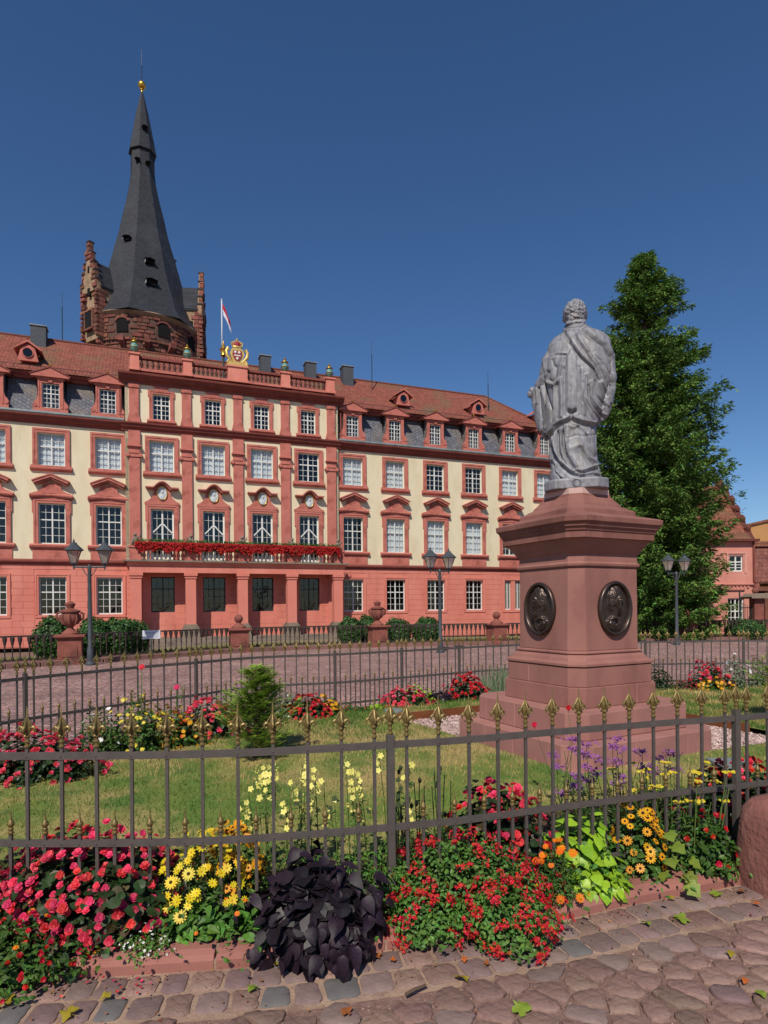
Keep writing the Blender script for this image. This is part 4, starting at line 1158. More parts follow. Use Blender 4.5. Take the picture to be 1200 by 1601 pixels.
# ------------------------------------------------------------------ street lamps
M_lampm = mat('lamp_grey_paint', '#3a3f44', '#474c50', scale=5, rough=.5)
M_lglass = mat('lamp_glass', '#a7a49c', rough=.15); M_lglass.node_tree.nodes['Principled BSDF'].inputs['Transmission Weight'].default_value = .6
def lamp(x, y, rz, lab):
    g = empty('street_lamp', (x, y, -.06), rz, lab, 'street lamp', 'twin lantern street lamps')
    k = MB(); k.lathe([(.15,0),(.15,.06),(.1,.12),(.095,.5),(.07,.56),(.065,1.6),(.055,2.95),(.07,3.0),(.03,3.1)], n=12); k.build('post', M_lampm, g, smooth='auto')
    k = MB(); k.tube([(-.44,0,3.02),(.44,0,3.02)], .03, 6)
    for s in (-1, 1):
        k.tube([(0,0,2.7),(s*.12,0,2.82),(s*.2,0,3.0)], .014, 5); k.tube([(s*.44,0,3.0),(s*.44,0,3.12)], .035, 6)
        k.tube([(s*.44,0,3.0),(s*.44,0,2.93)], [.03,.01], 6)
    k.build('crossarm', M_lampm, g)
    for s in (-1, 1):
        c = (s*.44, 0, 3.1)
        k = MB()
        for a in range(4):
            t = math.pi/4 + a*math.pi/2
            k.tube([(c[0]+.1*math.cos(t),.1*math.sin(t),c[2]+.05),(c[0]+.235*math.cos(t),.235*math.sin(t),c[2]+.42)], .012, 4)
        k.lathe([(.12,.02),(.13,.05),(.1,.06)], c=c, n=4, rot=math.pi/4)
        k.lathe([(.25,.41),(.29,.43),(.27,.46),(.14,.58),(.1,.62),(.09,.66),(.03,.68),(.035,.72),(.012,.76),(.0,.82)], c=c, n=8)
        o = k.build('lantern', M_lampm, g)
        k = MB(); k.lathe([(.098,.06),(.225,.42)], c=c, n=4, rot=math.pi/4, cap=False); k.build('lantern_glass', M_lglass, o)
lamp(-9.05, 18.95, R(12), 'tall twin lantern lamp post in front of the left wing, beside the urn pillar')
lamp(2.07, 22.77, R(35), 'twin lantern lamp post between the portico and the monument')
lamp(12.35, 26.0, R(20), 'twin lantern lamp post in front of the spruce, right of the monument')
# small notice board
g = empty('notice_board', (-8.05, 21.3, 0), R(20), 'small white notice board on a post in front of the balustrade', 'sign')
k = MB(); k.tube([(0,0,-.05),(0,0,.9)], .03, 6); k.build('post', M_lampm, g)
k = MB(); k.box(-.29, .29, -.05, -.03, .62, .92); k.build('board', mat('white_enamel', '#c9cdd6', rough=.4), g, bevel=.005)
k = MB()
for j, (w, h) in enumerate(((.2,.022),(.24,.012),(.22,.012),(.23,.012),(.16,.012))): k.box(-w, w, -.0535, -.051, .86-j*.05-h, .86-j*.05)
k.build('printed_lines', mat('grey_print', '#7f8590', rough=.6), g)
# ------------------------------------------------------------------ monument
MC = (2.13, 6.80); MR = R(27.16)
M_sand = mat('red_sandstone', '#98695f', '#885a52', scale=2.2, rough=.92, bump=.3, bscale=60, bdist=.004, c='#77504a', cscale=2.2, camt=.55, clo=.52, chi=.72, stretch=(1,1,.5))
M_sandt = mat('weathered_red_sandstone', '#8d5f55', '#744b43', scale=2.4, rough=.93, bump=.35, bscale=50, bdist=.005, c='#5a332e', cscale=1.7, camt=.7, stretch=(1,1,.6))
M_sands = mat('step_sandstone', '#a3736a', '#95665e', scale=2, rough=.95, bump=.3, bscale=70, bdist=.004, c='#87605a', cscale=1.5, camt=.5)
M_ltst = mat('pale_new_stone', '#c1a096', rough=.9)
MON = empty('monument', (MC[0], MC[1], 0), MR, 'red sandstone monument pedestal with oval bronze portrait medallions on two broad steps', 'monument')
def clip(poly, nx, ny, c):
    """keep the part of a polygon where nx*x + ny*y <= c"""
    out = []
    for i in range(len(poly)):
        p, q = poly[i], poly[(i+1) % len(poly)]
        dp, dq = nx*p[0]+ny*p[1]-c, nx*q[0]+ny*q[1]-c
        if dp <= 0: out.append(p)
        if dp*dq < 0:
            t = dp/(dp-dq); out.append((p[0]+(q[0]-p[0])*t, p[1]+(q[1]-p[1])*t))
    return out
def steps(half, ch, z0, z1, inner, name, cuts):
    """a step laid of separate blocks round the core"""
    q = half-ch; octo = [(-q,-half),(q,-half),(half,-q),(half,q),(q,half),(-q,half),(-half,q),(-half,-q)]
    cells = []; g = .003
    for cy0, cy1, cs in ((-half-.1,-inner,cuts[0]), (inner,half+.1,cuts[2])):
        xs = [-half-.1] + [(-1+2*c)*half for c in cs] + [half+.1]
        for a, b in zip(xs, xs[1:]): cells.append((a+g, b-g, cy0, cy1))
    for cx0, cx1, cs in ((-half-.1,-inner,cuts[3]), (inner,half+.1,cuts[1])):
        ys = [-inner] + [(-1+2*c)*inner for c in cs] + [inner]
        for a, b in zip(ys, ys[1:]): cells.append((cx0, cx1, a+g, b-g))
    for a, b, c, d in cells:
        p = clip(clip(clip(clip(octo, -1, 0, -a), 1, 0, b), 0, -1, -c), 0, 1, d)
        if len(p) < 3: continue
        k = MB(); k.prism(p, z0, z1, 'z'); k.build(name, M_sands, MON, bevel=.008)
k = MB(); k.octloft([(.66,.1,.0),(.66,.1,.374)]); k.octloft([(.55,.1,.375),(.55,.1,.631)]); k.build('foundation', M_sands, MON)
steps(1.016, .20, .10, .376, .661, 'lower_step_stone', [[.36,.72],[.3,.68],[.5],[.4,.75]])
steps(.834, .155, .378, .632, .551, 'upper_step_stone', [[.45],[.6],[.5],[.55]])
def split_tier(half, ch, z0, z1, name, ax, at, taper=.0):
    q = half-ch; octo = [(-q,-half),(q,-half),(half,-q),(half,q),(q,half),(-q,half),(-half,q),(-half,-q)]
    for sg in (-1, 1):
        n = (sg, 0) if ax == 'x' else (0, sg); p = clip(octo, -n[0], -n[1], -sg*at-.0022)
        k = MB(); k.prism(p, z0, z1, 'z'); k.build(name, M_sand, MON, bevel=.006)
    k = MB(); k.octloft([(half-.004,ch,z0+.004),(half-.004,ch,z1-.004)]); k.build('joint_mortar', M_jnt, MON)
M_jnt = mat('pale_pink_mortar', '#c08f84', rough=.95)
split_tier(.612, .12, .634, .835, 'lower_plinth_stone', 'x', .22)
split_tier(.588, .125, .837, 1.03, 'upper_plinth_stone', 'y', .12)
k = MB(); k.octloft([(.575,.12,1.031),(.60,.125,1.04),(.60,.125,1.065),(.585,.12,1.075),(.56,.12,1.085),(.545,.12,1.12),(.53,.12,1.13),(.51,.125,1.15),(.525,.13,1.16),(.525,.13,1.175),(.505,.13,1.185)]); k.build('base_moulding', M_sand, MON, bevel=.003)
k = MB(); k.octloft([(.497,.13,1.186),(.487,.113,2.035)]); k.build('shaft', M_sand, MON, bevel=.006)
k = MB(); k.octloft([(.49,.11,2.036),(.507,.115,2.05),(.512,.115,2.075),(.492,.112,2.09),(.488,.112,2.16),(.492,.112,2.175),(.51,.115,2.19),(.512,.115,2.2),(.535,.12,2.23),(.56,.125,2.265),(.565,.125,2.28),(.60,.13,2.315)])
k.build('neck_moulding', M_sand, MON, bevel=.003)
k = MB(); k.octloft([(.60,.126,2.316),(.618,.13,2.32),(.62,.13,2.385),(.63,.13,2.39),(.635,.13,2.41),(.655,.14,2.43),(.66,.14,2.455),(.685,.15,2.475),(.69,.15,2.525),(.66,.145,2.54)])
k.build('cornice', M_sandt, MON, bevel=.003)
k = MB(); k.octloft([(.655,.145,2.541),(.50,.12,2.585),(.49,.12,2.59),(.485,.12,2.635),(.44,.12,2.66),(.405,.115,2.685),(.385,.115,2.692),(.375,.115,2.715),(.345,.11,2.75),(.325,.105,2.78),(.305,.10,2.80),(.298,.10,2.828)])
k.build('cap_roof', M_sandt, MON, bevel=.003)
k = MB(); k.octloft([(.288,.098,2.829),(.288,.098,2.887)]); k.build('top_slab', M_ltst, MON)
# bronze medallions: rim, dished ground and a profile bust in relief
M_bronze = mat('dark_bronze', '#40342f', '#51443e', scale=12, rough=.34, metal=.55, bump=.15, bscale=80, bdist=.002, c='#3a3030', cscale=7, camt=.6)
def poly_sdf(P, poly):
    P = np.asarray(P); poly = np.asarray(poly, float); n = len(poly)
    d = np.full(len(P), 1e9); inside = np.zeros(len(P), bool)
    j = n-1
    for i in range(n):
        a, b = poly[j], poly[i]; e = b-a; w = P-a
        t = np.clip((w@e)/(e@e+1e-12), 0, 1); q = w - t[:, None]*e
        d = np.minimum(d, np.hypot(q[:, 0], q[:, 1]))
        c = ((a[1] > P[:, 1]) != (b[1] > P[:, 1]))
        with np.errstate(divide='ignore', invalid='ignore'):
            xi = (b[0]-a[0])*(P[:, 1]-a[1])/(b[1]-a[1]+1e-12)+a[0]
        inside ^= c & (P[:, 0] < xi); j = i
    return np.where(inside, d, -d)
def line_d(P, pts):
    P = np.asarray(P); d = np.full(len(P), 1e9)
    for a, b in zip(pts, pts[1:]):
        a = np.array(a, float); e = np.array(b, float)-a; w = P-a
        t = np.clip((w@e)/(e@e+1e-12), 0, 1); q = w - t[:, None]*e
        d = np.minimum(d, np.hypot(q[:, 0], q[:, 1]))
    return d
def sstep(x, a, b):
    t = np.clip((x-a)/(b-a), 0, 1); return t*t*(3-2*t)
def bust_relief(P, bearded):
    """P in unit ellipse coordinates, profile facing +x"""
    face = [(-.28,.72),(.0,.80),(.22,.74),(.34,.58),(.38,.42),(.36,.36),(.50,.14),(.44,.08),(.38,.08),(.42,.0),(.37,-.04),(.41,-.10),(.36,-.16),(.38,-.24),(.30,-.34),(.12,-.34),(.08,-.46),(.12,-.56),(.0,-.62),(-.3,-.5),(-.34,-.2),(-.44,.1),(-.46,.42)]
    if bearded: face = [(-.28,.72),(.0,.80),(.22,.74),(.34,.58),(.38,.42),(.36,.36),(.50,.14),(.44,.08),(.42,.05),(.50,-.02),(.52,-.2),(.46,-.4),(.34,-.52),(.16,-.56),(.0,-.62),(-.3,-.5),(-.34,-.2),(-.44,.1),(-.46,.42)]
    body = [(.10,-.42),(.34,-.56),(.44,-.68),(.30,-.84),(0,-.93),(-.34,-.86),(-.6,-.66),(-.62,-.5),(-.34,-.38),(-.2,-.34)]
    h = np.zeros(len(P))
    s = poly_sdf(P, body); h = np.maximum(h, .45*np.sqrt(np.clip(s, 0, .25)/.25))
    s = poly_sdf(P, face); h = np.maximum(h, .95*np.sqrt(np.clip(s, 0, .32)/.32))
    for pts, w, a in (([(.36,.36),(.28,.34),(.2,.38)],.05,.18), ([(.3,.22),(.22,.2),(.16,.24)],.04,-.22), ([(.28,.24),(.24,.23)],.03,.3), ([(.4,-.03),(.3,-.03)],.025,-.25), ([(-.04,.2),(.02,.28),(-.02,.36),(-.08,.3),(-.06,.16),(-.02,.1)],.035,.25),
                      ([(-.2,.0),(.0,-.1),(.14,-.3)],.05,-.2), ([(.1,-.46),(.2,-.7),(.1,-.9)],.05,.22), ([(.1,-.46),(-.1,-.7),(.02,-.9)],.05,-.2), ([(-.3,-.4),(-.4,-.6),(-.3,-.84)],.05,.2), ([(-.5,-.5),(-.4,-.42),(-.2,-.4),(.06,-.5)],.045,.25)):
        h += a*np.exp(-(line_d(P, pts)/w)**2)
    hair = sstep(poly_sdf(P, [(-.5,.0),(-.5,.5),(-.28,.76),(.02,.84),(.26,.76),(.34,.58),(.1,.5),(.02,.3),(-.12,.14),(-.3,-.2)]), 0, .05)
    curl = np.sin(P[:, 0]*34+5*np.sin(P[:, 1]*16))*np.sin(P[:, 1]*30+4*np.cos(P[:, 0]*18))
    h += hair*(.08+.05*curl)
    if bearded:
        b = sstep(poly_sdf(P, [(.44,.06),(.5,-.02),(.52,-.2),(.46,-.4),(.34,-.52),(.14,-.56),(.04,-.4),(.02,-.1),(-.06,.1),(.04,.1),(.2,-.06)]), 0, .05)
        h += b*(.05+.09*np.sin(P[:, 0]*30+6*np.sin(P[:, 1]*13)+P[:, 1]*20))
    return h
def medallion(face_rot, flip, bearded, cx, label):
    g = empty('medallion', (0, 0, 0), face_rot, parent=MON); g['label'] = label
    rx, rz, zc = .228, .277, 1.615
    y0 = -.494
    k = MB(); n = 56; prof = [(1.0,0),(1.03,-.028),(1.0,-.046),(.93,-.05),(.88,-.036),(.86,-.014)]
    vs = []; fs = []
    for i in range(n):
        a = 2*math.pi*i/n
        for s_, d in prof: vs.append((cx + (rx*1.0-(1-s_)*rz*.9)*math.cos(a), y0+d, zc + (rz-(1-s_)*rz*.9)*math.sin(a)))
    m = len(prof)
    for i in range(n):
        j = (i+1) % n
        for q in range(m-1): fs.append((i*m+q, j*m+q, j*m+q+1, i*m+q+1))
    k.add(vs, fs); k.build('rim', M_bronze, g, smooth=True)
    N = 150
    a, b = np.meshgrid(np.linspace(-1, 1, N+1), np.linspace(-1, 1, N+1), indexing='ij')
    x = a*np.sqrt(1-b*b/2); z = b*np.sqrt(1-a*a/2)
    P = np.stack([x.ravel()*(-1 if flip else 1), z.ravel()], 1)
    h = bust_relief(P*.88 + np.array([[-.03, -.06]]), bearded)
    r2 = np.hypot(x.ravel(), z.ravel())
    y = y0 - .012 + .012*(1-r2**2)*0 - h*.062*(1-sstep(r2, .92, 1.0))
    v = np.stack([cx + x.ravel()*rx*.885, y, zc + z.ravel()*rz*.905], 1)
    i, j = np.meshgrid(np.arange(N), np.arange(N), indexing='ij'); p = (i*(N+1)+j).ravel()
    f = np.stack([p, p+N+1, p+N+2, p+1], 1)
    link('portrait_relief', np_mesh('portrait_relief', v, f, M_bronze, True), g)
medallion(0, False, False, .02, 'oval bronze medallion with a clean shaven profile facing right')
medallion(R(-90), True, True, -.02, 'oval bronze medallion with a bearded profile facing left')
medallion(R(90), False, True, 0, 'oval bronze medallion on the hidden right face')
medallion(R(180), True, False, 0, 'oval bronze medallion on the hidden rear face')

# ------------------------------------------------------------------ statue: draped man seen from behind, cast in grey lead
def statue():
    sx, sz = .00674, .00708
    X = lambda px: (px-901)*sx
    Z = lambda py: (745-py)*sz + .075
    secs = [ # picture row, left, right, half depth, depth offset
        (757,860,937,.255,.0),(746,859,938,.245,.0),(738,860,936,.235,.0),(728,862,933,.22,.0),(715,860,932,.205,.0),(700,859,931,.2,.0),(685,858,931,.195,.0),(672,857,931,.19,0),(660,857,933,.19,0),
        (648,857,936,.195,0),(635,857,940,.2,0),(620,858,944,.2,0),(605,858,948,.2,0),(590,858,951,.2,0),(575,858,952,.195,.0),(562,859,951,.19,.0),(551,861,949,.18,.0),
        (543,861,948,.165,.0),(536,864,942,.145,.01),(531,868,935,.13,.02),(526,876,926,.105,.03),(521,886,915,.08,.035),(514,890,911,.07,.035)]
    k = MB(); n = 48; vs = []; fs = []
    for y, l, r, d, oy in secs:
        cx, a = (X(l)+X(r))/2, (X(r)-X(l))/2
        for i in range(n):
            t = 2*math.pi*i/n; c, s = math.cos(t), math.sin(t)
            e = .82
            vs.append((cx+a*math.copysign(abs(c)**e, c), oy+d*math.copysign(abs(s)**e, s), Z(y)))
    m = len(secs)
    for j in range(m-1):
        for i in range(n):
            i2 = (i+1) % n; fs.append((j*n+i, j*n+i2, (j+1)*n+i2, (j+1)*n+i))
    fs.append(tuple(range(n))[::-1]); fs.append(tuple((m-1)*n+i for i in range(n)))
    k.add(vs, fs)
    # head, jaw, nose, ears, neck
    ell(k, (X(901),.02,Z(490)), (.122,.145,.142)); ell(k, (X(901),-.03,Z(501)), (.095,.09,.075)); ell(k, (X(900),.08,Z(501)), (.088,.1,.10)); ell(k, (X(899),.175,Z(497)), (.02,.04,.035))
    for s in (-1, 1): ell(k, (X(901)+s*.118,.04,Z(494)), (.013,.024,.034))
    ell(k, (X(901),.015,Z(513)), (.072,.078,.09))
    # left arm (seen left): shoulder, upper arm, forearm reaching out, hand with fingers
    k.tube([(X(874),0,Z(548)),(X(866),.0,Z(562)),(X(860),.01,Z(582)),(X(858),.02,Z(597))], [.085,.095,.09,.075], 14)
    k.tube([(X(860),.02,Z(596)),(X(850),.07,Z(600)),(X(840),.13,Z(603)),(X(835),.17,Z(603))], [.08,.062,.042,.03], 14)
    ell(k, (X(832),.195,Z(602)), (.034,.04,.026))
    for q in range(4):
        k.tube([(X(830)+.002*q,.175+q*.018,Z(602)),(X(827)+.003*q,.18+q*.018,Z(599)),(X(826)+.004*q,.185+q*.017,Z(603)-.005)], [.0125,.0115,.0095], 8)
    k.tube([(X(833),.18,Z(600)),(X(831),.17,Z(596)),(X(829),.165,Z(594))], [.014,.013,.01], 8)
    # sleeve and cloak hanging over that arm
    for (px, y, r0, zt, zb) in ((842,.1,.045,598,650),(846,.07,.05,598,664),(851,.04,.05,600,677),(857,.0,.05,600,672),(838,.13,.034,600,634)):
        k.tube([(X(px),y,Z(zt)),(X(px),y+.01,Z((zt+zb)/2)),(X(px+2),y,Z(zb)),(X(px+4),y,Z(zb+3))], [r0,r0*1.05,r0*.8,r0*.3], 12)
    k.tube([(X(866),-.0,Z(575)),(X(857),.01,Z(590)),(X(848),.06,Z(595)),(X(840),.12,Z(599))], [.085,.08,.06,.04], 14)
    # right arm wrapped under the cloak
    k.tube([(X(932),0,Z(551)),(X(940),.0,Z(572)),(X(943),.01,Z(600)),(X(940),.05,Z(622)),(X(928),.16,Z(622))], [.085,.095,.095,.085,.08], 14)
    k.tube([(X(946),.0,Z(578)),(X(946),.01,Z(615)),(X(940),.01,Z(645)),(X(931),.01,Z(668))], [.06,.066,.055,.03], 12)
    # feet hint at the front
    for s in (-1, 1): ell(k, (X(896)+s*.12,.24,Z(741)), (.06,.14,.05))
    v, nr, f = remesh(k, .0078, 5)
    # ---- folds sculpted over the back
    Yv = 6.8 + v[:, 1]; px = 901 + v[:, 0]/sx*6.8/Yv; py = 946.3 - (v[:, 2]+2.996-1.65)/Yv*963
    P = np.stack([px, py], 1); D = np.zeros(len(v))
    back = sstep(-nr[:, 1], -.05, .35)
    def ridge(pts, w, a): 
        nonlocal D; D = D + 1.5*a*np.exp(-(line_d(P, pts)/(w*.9))**1.35)*back
    def panel(poly, e, a):
        nonlocal D; D = D + a*sstep(poly_sdf(P, poly), -e*.3, e)*back
    panel([(800,500),(800,690),(850,670),(856,679),(862,672),(867.8,662),(877,657),(889.8,653),(894,648),(897.5,654),(910,659.5),(927,664.6),(935,663),(1000,655),(1000,500)], 1.3, .032)
    panel([(888,560),(887.8,641),(902.5,641),(903,560),(895,545)], 1.1, .014)
    panel([(880,517),(886,523),(897.5,544),(910.4,562),(928.5,581.5),(936,599.5),(942.7,620),(943,645),(938,672),(1000,672),(1000,500),(915,500)], 1.3, .024)
    panel([(853,572),(855,584),(862.6,596),(870,600.5),(876,594),(881,572),(886,556),(866,552),(852,556)], 1.3, .014)
    G = [
     ([(909,522),(923,535),(939,549),(948,566),(952,590)],1.8,-.022), ([(913,520),(928,533),(943,547),(952,566)],2.4,.012),
     ([(900,530),(908,543),(915.6,555.6),(931,580),(938,598)],1.5,-.016), ([(904,528),(918,551),(933,574)],2.0,.010),
     ([(930,560),(940,576),(945,595),(949,615),(948,635)],1.8,.014), ([(936,570),(945,588),(952,612)],1.4,-.012), ([(921,556),(932,574),(941,598),(946,625)],1.4,-.010),
     ([(886,523),(897.5,544),(910.4,562),(928.5,581.5),(936,600)],1.4,-.020),
     ([(858.8,573.7),(854.9,584),(862.6,595.7),(870,600),(875.6,594),(880.7,570)],1.5,.016), ([(863,578),(862,588),(868,594),(872,588),(873,572)],2.4,-.016),
     ([(866,552),(876,550),(887,552)],1.1,.008), ([(866,554.5),(887,554.5)],1.2,-.008),
     ([(869.7,601),(869.5,635),(867,655)],1.3,.014), ([(874,598),(875,630),(874,652)],1.8,-.012), ([(879,590),(880,625),(879,650)],1.6,.012), ([(884,575),(884.5,610),(884,648)],1.4,-.012),
     ([(856,594),(861,622),(865,636),(866,655)],1.8,-.020), ([(851,600),(855,630),(856,665)],1.8,.014), ([(846,600),(848,630),(851,650)],1.4,-.016), ([(842,600),(843,625)],1.3,.012), ([(839,598),(840,622)],1.2,-.012),
     ([(906,575),(907,610),(907,650)],1.5,-.010), ([(911,580),(912,615),(913,650)],2.0,.008),
     ([(917,589),(915.6,623),(926,645),(936.3,659)],1.5,.014), ([(923.4,600),(923.4,623),(932,640),(941.5,651)],1.4,.013), ([(919.5,605),(921,630),(932,648),(939,656)],1.3,-.014), ([(930,600),(931,622),(943,640)],1.5,-.012),
     ([(912,600),(911,628),(920,650),(926,660)],1.4,-.010), ([(936,600),(940,625),(946,640)],1.3,.012),
     ([(868,560),(870,570)],2.0,-.01), ([(890,641),(894,647),(900,641)],2.2,-.022), ([(889,644),(901,644)],1.6,-.016),
     # lower robe
     ([(883.3,661.7),(884.6,687.5),(888.5,707),(897.5,723.7),(901,729)],1.7,.020), ([(880.7,672),(881,692.7),(883,705.6),(889.8,721),(897.5,731)],1.7,-.026),
     ([(876,668),(877,690),(879,706),(886,722),(893,731)],1.5,.016),
     ([(871.7,672),(871.7,700.5),(876.8,717)],1.7,-.026), ([(864,680),(869,704),(876.8,718.5),(889.8,732.7),(903,740),(912,743)],1.8,.020),
     ([(862.6,695),(867.8,717),(880.7,729.5),(892,738.5),(902,743)],1.9,-.026), ([(858.8,700),(864,726),(871.7,739),(878,744)],1.8,.018), ([(862,718),(868,735),(877,746)],1.5,-.022),
     ([(867,672),(867.5,690),(870,703)],1.3,.012),
     ([(910.4,696),(914,705),(920.8,716),(933.7,727)],1.5,.015), ([(907,700),(917,718),(930,729)],1.5,-.012),
     ([(919.5,678),(926,700.5),(934,716)],1.4,.013), ([(916,680),(922,703),(931,717)],1.4,-.012), ([(926,672),(931,695)],1.3,-.012),
     ([(899,733),(910,736),(920,733),(934,729)],1.6,.018), ([(897,737.5),(912,740),(934,735)],1.6,-.016), ([(902.7,744),(915,742),(925,740),(936,744)],1.6,.014),
     ([(890,664),(896,668),(906,664)],1.6,.010), ([(898,660),(889,672),(887,690)],1.8,.008), ([(900,662),(912,672),(918,680)],1.6,.009),
     ([(886,684),(900,680),(915,683),(930,682)],1.2,-.005), ([(893,700),(905,696)],6,.008), ([(893,604),(893,641)],1.0,-.004)]
    for g in G: ridge(*g)
    # the hem edge throws a lip
    ridge([(850,665),(856,678.5),(867.8,663),(877,657.8),(889.8,654),(894,649),(897.5,655),(910.4,660.4),(927,665.6),(935,664)], 1.6, .010)
    ridge([(852,671),(857,683),(869,667.5),(878,662),(890,658),(895,655),(898,659),(911,664.5),(927,669.5),(935,668)], 1.6, -.014)
    # front and side folds, never seen closely: simple vertical pleats
    front = 1-back
    ang = np.arctan2(v[:, 1], v[:, 0])
    low = sstep(py, 525, 560)
    D += front*low*.012*np.sin(ang*17+.02*py+1.5*np.sin(py*.05))
    # hair curls
    hd = (1-sstep(py, 506, 511))*sstep(v[:, 2], Z(516), Z(509))*(1-sstep(v[:, 1], .06, .12))
    hx, hy, hz = v[:, 0]*1.0, v[:, 1], v[:, 2]
    curl = np.sin(hx*95+2.5*np.sin(hz*70))*np.cos(hz*88+2.2*np.sin(hx*60+hy*40)) + .6*np.sin(hz*130+hx*60)*np.sin(hy*100)
    D += hd*(.004+.0075*curl)
    ridge([(888,511),(900,513),(913,511)], 1.5, .003)
    v = v + nr*D[:, None]
    return v, f
M_stat = mat('grey_lead_casting', '#919196', '#727178', scale=18, rough=.5, metal=.0, bump=.25, bscale=45, bdist=.004, c='#736c66', cscale=4.5, camt=.6, stretch=(1.4,1.4,.8), spec=.5)
# streaks of dark oxide running down
n_ = M_stat.node_tree.nodes; l_ = M_stat.node_tree.links; p_ = n_['Principled BSDF']; src_ = p_.inputs['Base Color'].links[0].from_socket
tc_ = n_.new('ShaderNodeTexCoord'); mp_ = n_.new('ShaderNodeMapping'); mp_.inputs['Scale'].default_value = (18, 18, 2.2); l_.new(tc_.outputs['Object'], mp_.inputs[0])
t_ = n_.new('ShaderNodeTexNoise'); t_.inputs['Scale'].default_value = 1; t_.inputs['Detail'].default_value = 6; l_.new(mp_.outputs[0], t_.inputs[0])
mr_ = n_.new('ShaderNodeMapRange'); mr_.inputs[1].default_value = .5; mr_.inputs[2].default_value = .72; mr_.inputs[4].default_value = .55; l_.new(t_.outputs['Fac'], mr_.inputs[0])
mx_ = n_.new('ShaderNodeMix'); mx_.data_type = 'RGBA'; mx_.inputs['B'].default_value = rgb('#38383d'); l_.new(mr_.outputs[0], mx_.inputs['Factor']); l_.new(src_, mx_.inputs['A']); l_.new(mx_.outputs['Result'], p_.inputs['Base Color'])
STR = math.atan2(-MC[0], MC[1])
ST = empty('statue', (MC[0]+.008, MC[1], 2.996), STR, 'grey lead statue of a man in long draped robe, seen from behind, on the pedestal', 'statue')
v, f = statue()
link('figure', np_mesh('figure', v, f, M_stat, True), ST)
k = MB(); k.octloft([(.33,.11,-.108),(.33,.11,-.012),(.318,.115,.003)], c=(-.005,0)); o = k.build('base_plate', M_stat, ST, bevel=.012)
k = MB(); 
for i in range(20):
    a = 2*math.pi*i/20
    if i: k.tube([(-.0+.038*math.cos(a0),-.334,-.055+.038*math.sin(a0)),(.038*math.cos(a),-.334,-.055+.038*math.sin(a))], .004, 4)
    a0 = a
k.build('foundry_mark', M_stat, ST)
# ------------------------------------------------------------------ fence paths
FRONT = catmull([(-4.3,4.3),(-3.6,3.5),(-2.9,3.12),(-1.88,3.04),(-.95,3.04),(-.39,3.12),(.02,3.21),(.42,3.31),(.885,3.47),(1.36,3.625),(1.72,3.74),(2.2,3.87),(2.9,4.12),(3.8,4.6),(4.6,5.2)], .02)
BACK = catmull([(-4.3,4.3),(-4.25,5.3),(-3.9,6.27),(-3.42,7.04),(-2.95,7.73),(-2.5,8.2),(-2.1,8.75),(-1.5,9.15),(-.75,9.4),(.28,10.0),(1.3,10.65),(2.3,11.2),(3.5,11.6),(4.9,11.8),(7.0,11.9),(9.0,11.4)], .02)
M_fence = mat('anthracite_fence_paint', '#4b4542', '#57504c', scale=14, rough=.45, c='#63564f', cscale=9, camt=.25, clo=.62, chi=.8)
M_fin = mat('gold_finial_paint', '#77653f', '#94804f', scale=30, rough=.48, metal=.55, c='#3d3020', cscale=30, camt=.7)
def seg_at(P, s): 
    i = int(min(max(s/.02, 0), len(P)-2)); t = min(max(s/.02 - i, 0), 1)
    p = P[i]*(1-t) + P[i+1]*t; d = P[i+1]-P[i]; return p, math.atan2(d[1], d[0])
# finial: collars, leaf blade and four curling scrolls
k = MB()
k.lathe([(.011,0),(.0145,.003),(.0145,.010),(.0095,.014),(.0095,.024),(.0145,.028),(.0145,.034),(.010,.038),(.010,.048),(.0155,.054),(.0155,.060),(.008,.066)], n=8)
# flat pointed leaf, faceted along its midrib
k.add([(0,-.007,.062),(.012,0,.075),(.017,0,.098),(.013,0,.120),(.0055,0,.150),(.002,0,.205),(-.002,0,.205),(-.0055,0,.150),(-.013,0,.120),(-.017,0,.098),(-.012,0,.075),(0,-.011,.1),(0,-.008,.13),(0,-.003,.17),
       (0,.007,.062),(0,.011,.1),(0,.008,.13),(0,.003,.17)],
      [(0,1,2,11),(11,2,3,12),(12,3,4,13),(13,4,5),(13,5,6),(13,6,7),(12,13,7,8),(11,12,8,9),(0,11,9,10),(14,15,2,1),(15,16,3,2),(16,17,4,3),(17,5,4),(17,6,5),(17,7,6),(16,8,7,17),(15,9,8,16),(14,10,9,15)])
for a in range(4):
    c, s = math.cos(a*math.pi/2), math.sin(a*math.pi/2); w = 1.0 if a % 2 == 0 else .72
    sc = [(.006,.060),(.012,.080),(.021,.098),(.032,.103),(.041,.095),(.041,.083),(.034,.077),(.028,.082),(.031,.088)]
    k.tube([(x*c*w, x*s*w, z) for x, z in sc], [.005,.007,.0085,.0078,.0065,.0055,.005,.004,.003], 6)
    k.tube([(.030*c*w,.030*s*w,.100),(.023*c*w,.023*s*w,.114),(.015*c*w,.015*s*w,.128),(.006*c*w,.006*s*w,.145)], [.004,.0055,.005,.003], 5)
    k.tube([(.008*c,.008*s,.060),(.020*c*w,.020*s*w,.066),(.025*c*w,.025*s*w,.060),(.021*c*w,.021*s*w,.055)], [.005,.0045,.0035,.0025], 5)
fin_big = k.mesh('finial', M_fin, 'auto')
k = MB(); k.lathe([(.010,0),(.014,.003),(.014,.012),(.009,.016),(.012,.022),(.012,.03),(.008,.034),(.0165,.046),(.0165,.056),(.008,.068),(.005,.08),(.001,.122)], n=10)
fin_small = k.mesh('spike_finial', M_fin, 'auto')
